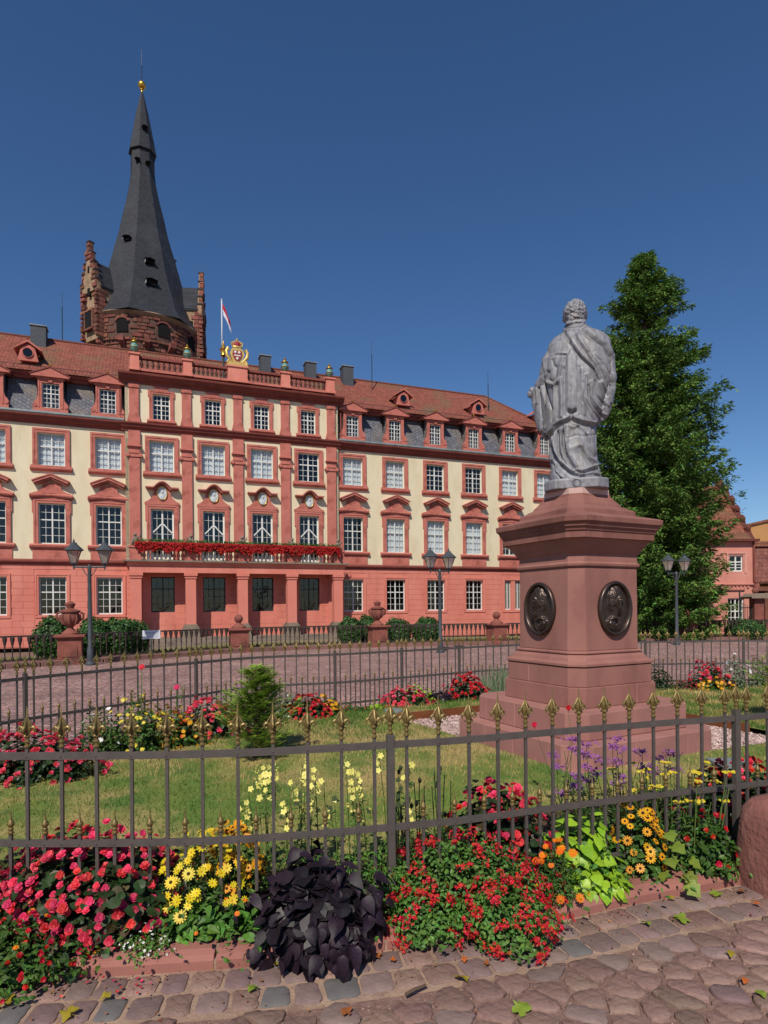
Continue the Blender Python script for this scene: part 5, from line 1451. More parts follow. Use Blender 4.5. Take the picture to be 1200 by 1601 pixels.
def bar_mesh(z0, z1, rivs):
    k = MB(); k.box(-.008, .008, -.0068, .0068, z0, z1)
    for z in rivs:
        for s in (-1, 1): k.lathe([(.0055,0),(.005,.002),(.003,.0035),(0,.004)], n=6, c=(0,0,0), cap=False) if 0 else None
        k.tube([(0,-.0118,z),(0,-.0155,z)], [.006,.003], 6)
    return k.mesh('bar', M_fence)
bar_long = bar_mesh(.06, .972, (.5,.93,.175)); bar_short = bar_mesh(.06, .545, (.5,.175))
def fence(P, post_s, pitch, group, label, s_rng, z=0.0):
    g = empty('garden_fence', (float(P[0][0]), float(P[0][1]), z), 0, label, 'fence', group)
    o0 = P[0]
    for s in post_s:
        p, a = seg_at(P, s); k = MB(); k.box(-.019, .019, -.019, .019, -.02, .985)
        o = k.build('post', M_fence, g, bevel=.002, loc=(p[0]-o0[0], p[1]-o0[1], 0), rot=(0, 0, a))
        link('finial', fin_big, o, (0, 0, .985), scl=(.97, .97, .97))
    marks = [s_rng[0]] + [s for s in post_s if s_rng[0]+.05 < s < s_rng[1]-.05] + [s_rng[1]]
    for a, b in zip(marks, marks[1:]):
        ss = np.linspace(a+.018, b-.018, max(3, int((b-a)/.12))); L = np.array([seg_at(P, s)[0] for s in ss]) - o0
        for nm, zc, h in (('top_rail', .93, .0155), ('middle_rail', .50, .014), ('bottom_rail', .175, .014)):
            for yo in (0,):
                k = MB(); band(L, -.0115, -.0072, zc-h, zc+h, k); band(L, .0072, .0115, zc-h, zc+h, k); band(L, -.0114, .0114, zc+h, zc+h+.003, k); k.build(nm, M_fence, g)
        nn = max(1, int(round((b-a)/pitch))); 
        for j in range(nn):
            for kind, off in (('L', .5), ('S', 0.0)):
                if kind == 'S' and j == 0: continue
                s = a + (b-a)*(j+off)/nn
                p, an = seg_at(P, s)
                o = link('bar', bar_long if kind == 'L' else bar_short, g, (p[0]-o0[0], p[1]-o0[1], 0), (0, 0, an))
                link('finial', fin_big if kind == 'L' else fin_small, o, (0, 0, .972 if kind == 'L' else .545))
    return g
def s_of(P, x, y): return float(np.argmin(np.hypot(P[:, 0]-x, P[:, 1]-y)))*.02
fs_ = [s_of(FRONT, *q) for q in ((-4.3,4.3),(-2.2,3.06),(.02,3.21),(2.2,3.87),(4.3,5.0))]
fence(FRONT, fs_, .172, 'wrought iron fences round the garden', 'near wrought iron fence with gold fleur finials in front of the flower bed', (fs_[0], fs_[-1]))
bs_ = [s_of(BACK, *q) for q in ((-3.8,6.5),(-2.5,8.2),(-.75,9.4),(.28,10.0),(1.3,10.65),(3.3,11.55),(5.0,11.8),(6.95,11.9),(8.9,11.4))]
fence(BACK, bs_, .172, 'wrought iron fences round the garden', 'far wrought iron fence with small gold tips behind the lawn, before the square', (.02, bs_[-1]))

# ------------------------------------------------------------------ kerb, setts, cobbles
KERB = catmull([(-5.2,4.6),(-4.2,3.35),(-3.1,2.85),(-2.2,2.76),(-1.71,2.745),(-1.04,2.80),(-.52,2.86),(-.15,2.94),(.3,3.04),(.87,3.22),(1.41,3.42),(1.87,3.56),(2.5,3.78),(3.4,4.2),(4.6,4.95)], .02)
M_kerb = mat('red_kerb_sandstone', '#9a665c', '#8c5b52', scale=2.5, rough=.9, bump=.3, bscale=60, bdist=.004, c='#7c4b43', cscale=2, camt=.5, rnd=.08)
KG = empty('garden_kerb', (0, 0, 0), kind='structure')
s = .35; total = (len(KERB)-1)*.02
joints = [0.15]
anchor = s_of(KERB, -.83, 2.82)
x_ = anchor - 4*.86
while x_ < total: joints.append(x_) if x_ > .3 else None; x_ += random.choice([.8,.88,.92,.62])
for a, b in zip(joints, joints[1:]):
    ss = np.linspace(a+.005, b-.005, 6); C = [seg_at(KERB, q) for q in ss]
    vs = []; fs = []; prof = [(0,-.06),(0,.035),(.012,.055),(.05,.068),(.2,.07),(.205,.06),(.205,-.06)]
    for (p, an) in C:
        nx, ny = -math.sin(an), math.cos(an)
        for o_, z_ in prof: vs.append((p[0]+nx*o_, p[1]+ny*o_, z_))
    m = len(prof)
    for i in range(len(C)-1):
        for j in range(m): fs.append((i*m+j, (i+1)*m+j, (i+1)*m+(j+1)%m, i*m+(j+1)%m))
    fs.append(tuple(range(m))); fs.append(tuple((len(C)-1)*m+j for j in range(m))[::-1])
    k = MB(); k.add(vs, fs); k.build('kerbstone', M_kerb, KG, bevel=.004)
k = MB(); band([seg_at(KERB, q)[0] for q in np.arange(.2, total-.1, .1)], .004, .05, -.05, .036, k); band([seg_at(KERB, q)[0] for q in np.arange(.2, total-.1, .1)], .055, .2, -.05, .0645, k); KJ = k
M_cob = mat('pink_cobble', '#856a60', '#6d544b', scale=14, rough=.85, bump=.8, bscale=38, bdist=.012, c='#9c8176', cscale=5, camt=.6, rnd=.22, hue=.012)
M_cobg = mat('grey_violet_sett', '#735f5b', '#7f6963', scale=12, rough=.8, bump=.6, bscale=45, bdist=.008, c='#8a7470', cscale=5, camt=.5, rnd=.2, hue=.02)
M_cobb = mat('blue_grey_sett', '#5c5857', '#696462', scale=8, rough=.7, bump=.35, bscale=50, bdist=.004, rnd=.15)
M_mort = mat('light_joint_mortar', '#a58a76', '#8f7464', scale=14, rough=.97, bump=.8, bscale=70, bdist=.006, c='#6e574b', cscale=4, camt=.5)
M_dirt = mat('cobble_joint_dirt', '#86695f', '#6b534a', scale=22, rough=.98, bump=1, bscale=90, bdist=.008, c='#95786c', cscale=30, camt=.6)
KJ.build('kerb_joint_mortar', M_mort, KG)
k = MB(); band([seg_at(KERB, q)[0] for q in np.arange(.1, total, .1)], -.345, .02, -.08, -.007, k); k.build('joint_mortar', M_mort, kind='structure')
k = MB(); k.add([(-5,-1.5,-.0115),(6,-1.5,-.0115),(6,4.6,-.0115),(-5,4.6,-.0115)], [(0,1,2,3)]); k.build('joint_bed', M_dirt, kind='structure')
CP = empty('cobble_pavement', (0, 0, 0), kind='structure')
def stone(poly, z, thick, mtl, name, dome=.006, round_=.22, parent=CP, rough=1.0):
    """one paving stone: rounded outline, domed and slightly tilted top; its own mesh"""
    # subdivide the outline, knock the corners off and roughen it
    P = []
    n0 = len(poly)
    for i in range(n0):
        a = Vector(poly[i]); b = Vector(poly[(i+1) % n0]); L = (b-a).length
        if L < 1e-4: continue
        r0 = min(.02*round_/.1, L*.3)/L
        m_ = max(1, int(L/.035))
        for j in range(m_+1): P.append(a.lerp(b, r0 + (1-2*r0)*j/m_))
    c = sum(P, Vector((0, 0)))/len(P); n = len(P)
    amp = .0035*rough
    P = [p + Vector((random.gauss(0, amp), random.gauss(0, amp))) for p in P]
    tx_, ty_ = random.uniform(-.035, .035)*rough, random.uniform(-.035, .035)*rough
    vs = []; sd_ = random.uniform(0, 99)
    rad = math.sqrt(sum((p-c).length_squared for p in P)/n)
    for q_, dz in ((0, -thick), (0, -.010), (.0028, -.002), (.009, dome*.7), (rad*.55, dome)):
        for i, p in enumerate(P):
            d = p-c; l_ = max(d.length, 1e-5); d = d*max(.12, 1-q_/l_)
            h_ = 0 if dz < -.02 else tx_*d.x + ty_*d.y + rough*.003*mnoise.noise(Vector((d.x*22+sd_, d.y*22, sd_)))
            vs.append((d.x, d.y, dz + h_))
    vs.append((0, 0, dome + rough*.003*mnoise.noise(Vector((sd_, 0, sd_)))))
    fs = []
    for r_ in range(4):
        for i in range(n): fs.append((r_*n+i, r_*n+(i+1)%n, (r_+1)*n+(i+1)%n, (r_+1)*n+i))
    for i in range(n): fs.append((4*n+i, 4*n+(i+1)%n, 5*n))
    k = MB(); k.add(vs, fs)
    return (k, mtl, name, (c.x, c.y, z))
stones = []
# two rows of setts along the kerb
for row in range(2):
    s = .2 + row*.07
    while s < total-.2:
        w = random.uniform(.115, .165)
        o0, o1 = -(.018 + row*.155), -(.018 + row*.155 + .141)
        pts = []
        for ss_, oo in ((s+.0065, o0), (s+w-.0065, o0), (s+w-.0065, o1), (s+.0065, o1)):
            p, an = seg_at(KERB, ss_)
            oo += random.uniform(-.006, .006)
            pts.append((p[0]-math.sin(an)*oo+random.uniform(-.006,.006), p[1]+math.cos(an)*oo))
        r_ = random.random(); m_ = M_cobb if r_ < .12 else (M_cobg if r_ < .75 else M_cob)
        stones.append(stone(pts[::-1], .0, .05, m_, 'sett', dome=.0015, round_=.09, rough=.5)); s += w
# irregular cobbles beyond
pts = []; tries = 0
def kerb_dist(p):
    i = int(np.argmin(np.hypot(KERB[:, 0]-p[0], KERB[:, 1]-p[1]))); q = KERB[i]; d = KERB[min(i+1, len(KERB)-1)]-KERB[max(i-1, 0)]; d = d/np.linalg.norm(d)
    return -(-(p[0]-q[0])*d[1] + (p[1]-q[1])*d[0])
lim = .335
r2 = random.Random(5)
cand = []
# jittered rows running roughly along the view's diagonal, stones longer than wide
ca, sa = math.cos(-.35), math.sin(-.35)
for iy in range(-70, 70):
    x = -5 + r2.uniform(0, .2)
    while x < 6:
        L = r2.choice([.12,.15,.18,.22,.15])
        u, v_ = x + L/2, iy*.112 + r2.uniform(-.016, .016); x += L
        p = (u*ca - v_*sa, u*sa + v_*ca + 1.0)
        if -3.4 < p[0] < 3.9 and .9 < p[1] < 4.6:
            kd = kerb_dist(p)
            if kd > lim - .02: cand.append((p, kd))
C = np.array([c[0] for c in cand])
for i, (p, kd) in enumerate(cand):
    if kd < lim + .03: continue
    d = np.hypot(C[:, 0]-p[0], C[:, 1]-p[1]); nb = np.argsort(d)[1:16]
    poly = [(p[0]-.3,p[1]-.3),(p[0]+.3,p[1]-.3),(p[0]+.3,p[1]+.3),(p[0]-.3,p[1]+.3)]
    for j in nb:
        q = C[j]; nx, ny = q[0]-p[0], q[1]-p[1]; L = math.hypot(nx, ny)
        if L > .5: continue
        mx, my = (p[0]+q[0])/2, (p[1]+q[1])/2; g_ = .0015*L
        poly = clip(poly, nx, ny, nx*mx+ny*my - g_ - .003*L)
        if len(poly) < 3: break
    if len(poly) < 3: continue
    # keep off the setts
    q = int(np.argmin(np.hypot(KERB[:, 0]-p[0], KERB[:, 1]-p[1]))); t_ = KERB[min(q+1, len(KERB)-1)]-KERB[max(q-1,0)]; t_ = t_/np.linalg.norm(t_); nrm = (-t_[1], t_[0])
    poly = clip(poly, nrm[0], nrm[1], nrm[0]*KERB[q][0]+nrm[1]*KERB[q][1]-lim)
    if len(poly) < 3: continue
    ar = abs(sum(a[0]*b[1]-a[1]*b[0] for a, b in zip(poly, poly[1:]+poly[:1])))/2
    if ar < .004: continue
    r_ = random.random()
    stones.append(stone(poly, random.uniform(-.004, .006), .05, M_cobg if r_ < .22 else (M_cobb if r_ < .05 else M_cob), 'cobble', dome=random.uniform(.0, .0035), round_=.12))
# nearest to the frame first: 300 as parts, the rest joined
def vis(st):
    x, y, z = st[3]; px = 600 + 963*x/max(y, .3); py = 949 + 963*1.65/max(y, .3)
    return -10000/max(y, .3) if (-120 < px < 1320 and py < 1720) else 1000*abs(x) + 5000
for nm in ('sett', 'cobble'):
    S = sorted([q for q in stones if q[2] == nm], key=vis)
    for k, m_, name, loc in S[:295]:
        o = link(name, k.mesh(name, m_, 'auto'), CP, loc)
    rest = {}
    for k, m_, name, loc in S[295:]:
        r = rest.setdefault(m_.name, (MB(), m_))[0]
        r.add([(a+loc[0], b+loc[1], c+loc[2]) for a, b, c in k.v], k.f)
    if rest:
        ms = [q[1] for q in rest.values()]; K = MB()
        for i, (r, m_) in enumerate(rest.values()): K.cur = i; K.add(r.v, r.f)
        K.build('more_'+nm+'s', ms, CP, smooth=True, kind='stuff')
# grit in the joints
npt = 11000
gx = rng.uniform(-3, 3.4, npt); gy = rng.uniform(1.4, 3.8, npt)
tv = np.array([(-1,-1,0),(1,-1,0),(1,1,0),(-1,1,0),(0,0,1.1)], float); tf = np.array([(0,1,4),(1,2,4),(2,3,4),(3,0,4)])
keep = np.array([kerb_dist((a, b)) > .02 for a, b in zip(gx, gy)])
gx, gy = gx[keep], gy[keep]
v, f = scatter(tv, tf, np.stack([gx, gy, np.full(len(gx), -.012)], 1), np.tile([0,0,1.], (len(gx), 1)) + rng.normal(0, .2, (len(gx), 3)), rng.uniform(.002, .006, len(gx)))
M_grit = island_var(mat('joint_grit', '#9c8377', '#6d554b', scale=20, rough=.95), .5, .02)
link('grit', np_mesh('grit', v, f, M_grit), kind='stuff')

# stone bollard at the corner
bo = empty('stone_bollard', (2.39, 3.55, 0), R(20), 'rough red sandstone corner stone with rounded top at the right end of the kerb', 'bollard')
k = MB(); prof = [(.27,-.05),(.275,.05),(.262,.2),(.25,.35),(.235,.44),(.20,.49),(.12,.52),(0,.53)]
n = 36; vs = []; fs = []
for r_, z in prof:
    for i in range(n):
        a = 2*math.pi*i/n; c, s = math.cos(a), math.sin(a); e = .55
        x, y = r_*math.copysign(abs(c)**e, c), r_*math.copysign(abs(s)**e, s)*1.1
        w = 1 + .02*mnoise.noise(Vector((x*6, y*6, z*6))) + .015*mnoise.noise(Vector((x*18, y*18, z*18)))
        vs.append((x*w, y*w, z))
for j in range(len(prof)-1):
    for i in range(n): fs.append((j*n+i, j*n+(i+1)%n, (j+1)*n+(i+1)%n, (j+1)*n+i))
k.add(vs, fs); k.build('block', mat('rough_red_stone', '#8b5a50', '#734a43', scale=5, rough=.95, bump=.9, bscale=28, bdist=.012, c='#9c6d62', cscale=9, camt=.6), bo, smooth=True)

# ------------------------------------------------------------------ lawn, soil, gravel
def zlawn(x, y):
    d = np.hypot(x-MC[0], y-MC[1]); base = .055 + .045*sstep(y, 3.6, 5.2)
    return base + .13*(1-sstep(d, 1.2, 4.2)) + .008*np.sin(x*2.1+y)*np.sin(y*1.7)
FP = np.concatenate([FRONT[::6], BACK[::-1][::6]])
e1 = np.array([math.cos(MR), math.sin(MR)]); e2 = np.array([-math.sin(MR), math.cos(MR)])
poly_g = FP.copy()
def inside(P): return poly_sdf(P, poly_g)
N = 5.6; st_ = .06
aa = np.arange(-7.44, 7.44, st_); bb = np.arange(-5.94, 6.6, st_)
A, B = np.meshgrid(aa, bb, indexing='ij'); 
Pw = np.array(MC)[None] + A.ravel()[:, None]*e1 + B.ravel()[:, None]*e2
sd = inside(Pw); zz = zlawn(Pw[:, 0], Pw[:, 1])
na, nb = len(aa), len(bb)
ii, jj = np.meshgrid(np.arange(na-1), np.arange(nb-1), indexing='ij'); p = (ii*nb+jj).ravel(); quad = np.stack([p, p+nb, p+nb+1, p+1], 1)
ca_ = A.ravel()[quad].mean(1); cb_ = B.ravel()[quad].mean(1); sdq = sd[quad].min(1)
GR = (-1.20, 2.10, -1.20, 2.07)
ingr = (ca_ > GR[0]) & (ca_ < GR[1]) & (cb_ > GR[2]) & (cb_ < GR[3])
bedd = lambda P: .62 + .12*np.sin(P[:, 0]*1.7) + np.where(P[:, 1] < 5.2, .12, -.08)
Pc = Pw[quad].mean(1)
lawnq = (~ingr) & (sdq > bedd(Pc)); soilq = (~ingr) & (sdq > -.02) & (~lawnq)
M_lawn = mat('lawn_ground', '#4c6a28', '#6f7a35', scale=2.2, rough=.95, bump=.5, bscale=40, c='#a98f5e', cscale=.9, camt=.85, clo=.46, chi=.6)
M_soil = mat('dark_soil', '#3f2d24', '#56402f', scale=14, rough=.98, bump=1, bscale=40, bdist=.02)
def compact(V, F):
    u = np.unique(F); m_ = np.full(len(V), -1); m_[u] = np.arange(len(u)); return V[u], m_[F]
V = np.column_stack([Pw, zz]); v, f = compact(V, quad[lawnq]); link('lawn_ground', np_mesh('lawn_ground', v, f, M_lawn, True), kind='structure')
V2 = np.column_stack([Pw, zz-.012 + .01*np.sin(Pw[:, 0]*23)*np.sin(Pw[:, 1]*19)]); v, f = compact(V2, quad[soilq]); link('flower_bed_soil', np_mesh('flower_bed_soil', v, f, M_soil, True), kind='structure')
# soil strip between fence and kerb
k = MB(); pp = [seg_at(KERB, q) for q in np.arange(.2, total-.1, .1)]
vs = []; fs = []
for i, (q, an) in enumerate(pp):
    nx, ny = -math.sin(an), math.cos(an); vs += [(q[0]+nx*.2, q[1]+ny*.2, .055), (q[0]+nx*.45, q[1]+ny*.45, .06)]
    if i: fs.append((2*i-2, 2*i, 2*i+1, 2*i-1))
k.add(vs, fs); k.build('bed_edge_soil', M_soil, kind='structure')
# gravel square with weathered steel edging
M_grav = mat('pink_gravel', '#a78f8a', '#7d6560', scale=40, rough=.95, bump=1, bscale=90, bdist=.01)
k = MB(); c4 = [np.array(MC)+a*e1+b*e2 for a, b in ((GR[0]-.06,GR[2]-.06),(GR[1]+.03,GR[2]-.06),(GR[1]+.03,GR[3]+.03),(GR[0]-.06,GR[3]+.03))]
k.add([(q[0],q[1],.135) for q in c4], [(0,1,2,3)]); k.build('gravel_bed', M_grav, kind='structure')
ga = rng.uniform(GR[0], GR[1], 16000); gb = rng.uniform(GR[2], GR[3], 16000); mk_ = ~((np.abs(ga) < 1.0) & (np.abs(gb) < 1.0)); ga, gb = ga[mk_], gb[mk_]
Pg = np.array(MC)[None] + ga[:, None]*e1 + gb[:, None]*e2
v, f = scatter(tv, tf, np.column_stack([Pg, np.full(len(Pg), .136)]), np.tile([0,0,1.], (len(Pg), 1)) + rng.normal(0, .4, (len(Pg), 3)), rng.uniform(.007, .017, len(Pg)))
link('gravel', np_mesh('gravel', v, f, island_var(mat('gravel_stone', '#a98d88', '#c0a8a2', scale=9, rough=.9), .35, .02)), kind='stuff')
M_corten = mat('rusty_steel_edging', '#7a4423', '#5d3219', scale=6, rough=.85, bump=.2, c='#8f5a2f', cscale=3, camt=.5)
for nm, (a0, b0), (a1, b1), z1 in (('back',(GR[0]+.05,GR[3]),(GR[1],GR[3]),.245),('right',(GR[1],GR[3]),(GR[1],GR[2]+.6),.24)):
    p0 = np.array(MC)+a0*e1+b0*e2; p1 = np.array(MC)+a1*e1+b1*e2; k = MB(); band([p0, p1], -.012, .012, .1, z1, k)
    tag(k.build('steel_edging', M_corten), 'rusty steel edging strip along the %s of the gravel square round the monument' % nm, 'edging', 'rusty steel edging strips')
# flat grey drain covers in the lawn
for x, y, l in ((.12,8.6,'small flat grey cover in the lawn left of the monument'), (3.05,5.45,'flat grey cover plate in the grass right of the monument steps')):
    k = MB(); z = float(zlawn(np.array([x]), np.array([y]))[0]); k.lathe([(.13,z-.02),(.13,z+.045),(.12,z+.05)], n=16) if x < 1 else k.box(-.16,.16,-.11,.11,z-.02,z+.04)
    tag(k.build('cover_plate', M_lead, loc=(x, y, 0)), l, 'cover')
# grass blades
nbl = 150000
P = np.column_stack([rng.uniform(-4.4, 8.6, nbl), 3.4 + 8.6*rng.uniform(0, 1, nbl)**1.35])
sdp = inside(P); rel = P - np.array(MC); pa = rel@e1; pb = rel@e2
ok = (sdp > .5) & ~((pa > GR[0]-.02) & (pa < GR[1]+.02) & (pb > GR[2]-.02) & (pb < GR[3]+.02))
P = P[ok]; n = len(P)
dens = np.array([.5])
h = rng.uniform(.018, .05, n)*(1+.5*(P[:, 1] > 7)); w = rng.uniform(.0018, .0034, n)*(1+.22*(P[:, 1]-3.5)); an = rng.uniform(0, 6.28, n); lean = rng.normal(0, .4, (n, 2))*h[:, None]
z0 = zlawn(P[:, 0], P[:, 1]) - .003
dx = np.stack([np.cos(an), np.sin(an)], 1)*w[:, None]
V = np.empty((n, 3, 3)); V[:, 0, :2] = P-dx; V[:, 1, :2] = P+dx; V[:, 2, :2] = P+lean; V[:, 0, 2] = z0; V[:, 1, 2] = z0; V[:, 2, 2] = z0+h
M_grass = mat('grass_blades', '#4a6c2a', '#6f8436', scale=2.2, rough=.7, c='#b89f68', cscale=1.0, camt=.95, clo=.45, chi=.57, trans=.25)
island_var(M_grass, .35, .03)
link('grass', np_mesh('grass', V.reshape(-1, 3), np.arange(3*n).reshape(-1, 3), M_grass), kind='stuff')
# rough grass and weeds at the foot of the balustrade
pth = catmull(BALC, .02); n = 26000; idx = rng.integers(0, len(pth), n); T = np.gradient(pth, axis=0); T /= np.linalg.norm(T, axis=1, keepdims=True); Nn = np.stack([-T[:, 1], T[:, 0]], 1)
off = rng.uniform(.1, 2.6, n); P = pth[idx] + Nn[idx]*off[:, None]
h = rng.uniform(.06, .3, n)*(.4+.6*np.abs(np.sin(idx*.006+1))); w = rng.uniform(.008, .018, n); an = rng.uniform(0, 6.28, n); lean = rng.normal(0, .4, (n, 2))*h[:, None]
V = np.empty((n, 3, 3)); dx = np.stack([np.cos(an), np.sin(an)], 1)*w[:, None]; z0 = np.full(n, -.0) - off*.03
V[:, 0, :2] = P-dx; V[:, 1, :2] = P+dx; V[:, 2, :2] = P+lean; V[:, 0, 2] = z0; V[:, 1, 2] = z0; V[:, 2, 2] = z0+h
link('rough_grass', np_mesh('rough_grass', V.reshape(-1, 3), np.arange(3*n).reshape(-1, 3), island_var(mat('rough_grass', '#6e7a30', '#8d8442', scale=.7, rough=.8, trans=.2), .35, .03)), kind='stuff')
# ------------------------------------------------------------------ leaf and flower templates
def L_leaf(w=.32, curve=.15, fold=.12):     # pointed leaf along +x, unit length, lying near the xy plane
    v = np.array([(0,0,0),(.3,w*.8,fold),(.62,w*.75,fold*.7+curve*.4),(1,0,-curve),(.62,-w*.75,fold*.7+curve*.4),(.3,-w*.8,fold),(.45,0,curve*.5)], float)
    f = [np.array([(0,6,1),(6,3,2),(0,5,6),(6,4,3),(1,6,2),(6,5,4)])]
    return v, f
T_leaf = L_leaf(); T_nar = L_leaf(.14, .1, .05); T_rnd = (np.array([(0,0,0),(.12,.30,.07),(.42,.47,.10),(.76,.36,.04),(1,0,-.1),(.76,-.36,.04),(.42,-.47,.10),(.12,-.30,.07),(.5,0,.0)], float), [np.array([(8,0,1),(8,1,2),(8,2,3),(8,3,4),(8,4,5),(8,5,6),(8,6,7),(8,7,0)])[:, ::-1]])
def up_dirs(P, c, up=.6, jit=.35):
    d = P - c; d = d/(np.linalg.norm(d, axis=1, keepdims=True)+1e-6); d[:, 2] += up; d += rng.normal(0, jit, d.shape); return d
def dome_pts(n, r, base=0.0, shell=.55, power=1.0):
    """points in the outer part of a half ellipsoid"""
    d = rng.normal(0, 1, (n, 3)); d[:, 2] = np.abs(d[:, 2]); d /= np.linalg.norm(d, axis=1, keepdims=True)
    lump = 1 + .13*np.sin(d[:, 0]*7+1)*np.sin(d[:, 1]*6+2) + .08*np.sin(d[:, 2]*11+d[:, 0]*5)
    t = (shell + (1-shell)*rng.uniform(0, 1, n)**power)*lump
    return d*t[:, None]*np.array(r) + np.array([0, 0, base]), d
GREEN = dict(scale=6, rough=.5, trans=.22)
M_gleaf = island_var(mat('green_leaf', '#33511c', '#4a6b28', **GREEN), .4, .02)
M_gleaf2 = island_var(mat('fresh_green_leaf', '#48702a', '#5f8a35', **GREEN), .35, .02)
M_gbri = island_var(mat('bright_green_leaf', '#44692a', '#5d8436', **GREEN), .35, .02)
M_gdark = island_var(mat('dark_green_leaf', '#1f3318', '#2d4520', **GREEN), .35, .02)
M_ggrey = island_var(mat('grey_green_leaf', '#5c6d50', '#76866a', **GREEN), .3, .02)
M_bronzeleaf = island_var(mat('bronze_leaf', '#3d2f20', '#4b4226', **GREEN), .4, .03)
M_stem = mat('green_stem', '#4a5f2a', '#5f6e35', scale=5, rough=.6)
M_lime = mat('lime_leaf', '#86ad22', '#9cc23a', scale=9, rough=.42, trans=.3, rnd=.18, hue=.012)
M_black = mat('blackish_purple_leaf', '#19111a', '#261824', scale=10, spec=.25, rough=.48, rnd=.35, hue=.02, c='#33222f', cscale=9, camt=.5, bump=.3, bscale=40, bdist=.003)
def foliage(name, parent, r, n, size, m, tmpl=None, shell=.35, base=.0, up=.7, loc=(0,0,0)):
    t = tmpl or T_leaf; P, d = dome_pts(n, r, base, shell)
    dr = d.copy(); dr[:, 2] += up; dr += rng.normal(0, .45, dr.shape)
    v, f = scatter(t[0], t[1], P, dr, rng.uniform(.7, 1.25, n)*size)
    return link(name, np_mesh(name, v, f, m), parent, loc, kind='stuff')
def stems(name, parent, r, n, m=None, rad=.004, z1=None, loc=(0,0,0)):
    k = MB()
    for i in range(n):
        a = random.uniform(0, 6.28); q = random.uniform(.1, .9); x, y = r[0]*q*math.cos(a), r[1]*q*math.sin(a); h = r[2]*math.sqrt(max(.05, 1-q*q))*(z1 or .95)
        k.tube([(x*.25,y*.25,0),(x*.7,y*.7,h*.6),(x,y,h)], [rad*1.4,rad,rad*.7], 4)
    return k.build(name, m or M_stem, parent, loc=loc)
# flowers as small meshes of a few petals; +z is the facing direction
def petal_flower(n, r, w, cup=.2, inner=None, layers=1, centre=None, cz=.12, wob=0):
    k = MB(); k.cur = 0
    for L in range(layers):
        rr = r*(1-.28*L); zz = L*.12*r; off = L*math.pi/n
        for i in range(n):
            a = 2*math.pi*i/n + off; c, s = math.cos(a), math.sin(a); px, py = -s, c
            jz = wob*math.sin(i*2.7)
            b0 = (0,0,zz); m1 = (rr*.55*c+px*w*r*.9, rr*.55*s+py*w*r*.9, zz+cup*rr*.45+jz); m2 = (rr*.55*c-px*w*r*.9, rr*.55*s-py*w*r*.9, zz+cup*rr*.45+jz)
            t1 = (rr*.97*c+px*w*r*.6, rr*.97*s+py*w*r*.6, zz+cup*rr*.5); t2 = (rr*.97*c-px*w*r*.6, rr*.97*s-py*w*r*.6, zz+cup*rr*.5); tp = (rr*1.04*c, rr*1.04*s, zz+cup*rr*.35)
            k.add([b0,m2,t2,tp,t1,m1], [(0,1,5),(1,2,4,5),(2,3,4)])
    if centre:
        k.cur = 1; k.lathe([(r*centre,zz-.001+.03*r),(r*centre*.9,zz+cz*r*.8),(r*centre*.4,zz+cz*r*1.1),(0,zz+cz*r*1.15)], n=8)
    return k
C_pink = mat('coral_pink_petal', '#d42c48', '#e6506a', scale=30, rough=.55, trans=.3, rnd=.28, hue=.015)
C_red = mat('red_petal', '#b3101c', '#cc1f2a', scale=30, rough=.5, trans=.25, rnd=.25, hue=.01)
C_redi = island_var(mat('red_petal_mass', '#c01420', '#d82632', scale=30, rough=.5, trans=.25), .3, .015)
C_pinki = island_var(mat('pink_petal_mass', '#cf2f4a', '#e2566a', scale=9, rough=.5, trans=.25), .3, .02)
C_yel = mat('yellow_petal', '#dcc01c', '#e8d030', scale=30, rough=.5, trans=.25, rnd=.12, hue=.008)
C_yeli = island_var(mat('yellow_petal_mass', '#d9c01f', '#e3d050', scale=30, rough=.5, trans=.25), .2, .01)
C_amb = mat('amber_petal', '#dd9410', '#e8a81c', scale=30, rough=.5, trans=.25, rnd=.15, hue=.01)
C_ora = mat('orange_petal', '#dc6a10', '#e67e1a', scale=30, rough=.5, trans=.2, rnd=.15, hue=.012)
C_pur = island_var(mat('violet_petal', '#8a4a8e', '#a565a6', scale=30, rough=.6, trans=.2), .3, .02)
C_white = island_var(mat('white_petal', '#d8d9d2', rough=.6), .15, 0)
C_ctr = mat('brown_flower_centre', '#2b180c', '#3a2412', scale=40, rough=.9); C_cty = mat('golden_flower_centre', '#b5790f', rough=.9)
C_cyel = mat('pale_yellow_petal', '#e0d868', '#ece48a', scale=30, rough=.5, trans=.25, rnd=.1)
def ruffled(ms):
    k = MB(); rr_ = random.Random(3)
    for L, (r, cup, n) in enumerate(((1,.35,4),(.8,.8,4),(.5,1.3,3))):
        for i in range(n):
            a = 2*math.pi*i/n + L*.8 + rr_.uniform(-.2,.2); pts = [(0,0,.1*L)]
            for j in range(5):
                t = (j-2)/2; b = a + t*.72; q = r*(1-.22*t*t)*rr_.uniform(.88,1.08); pts.append((q*math.cos(b), q*math.sin(b), .1*L + cup*q*.55 + rr_.uniform(-.12,.12)))
            mid = [((p[0])*.55, p[1]*.55, .1*L+(p[2]-.1*L)*.35) for p in pts[1:]]
            k.add([pts[0]]+mid+pts[1:], [(0,1,2),(0,2,3),(0,3,4),(0,4,5),(1,6,7,2),(2,7,8,3),(3,8,9,4),(4,9,10,5)])
    return k
F_beg = ruffled(0).mesh('flower', C_pink, True); F_begr = ruffled(0).mesh('flower', C_red, True)
F_dai = petal_flower(13, 1, .17, .12, layers=2, centre=.27, cz=.2).mesh('flower', [C_yel, C_ctr]); F_cor = petal_flower(9, 1, .22, .2, centre=.2).mesh('flower', [C_yel, C_cty])
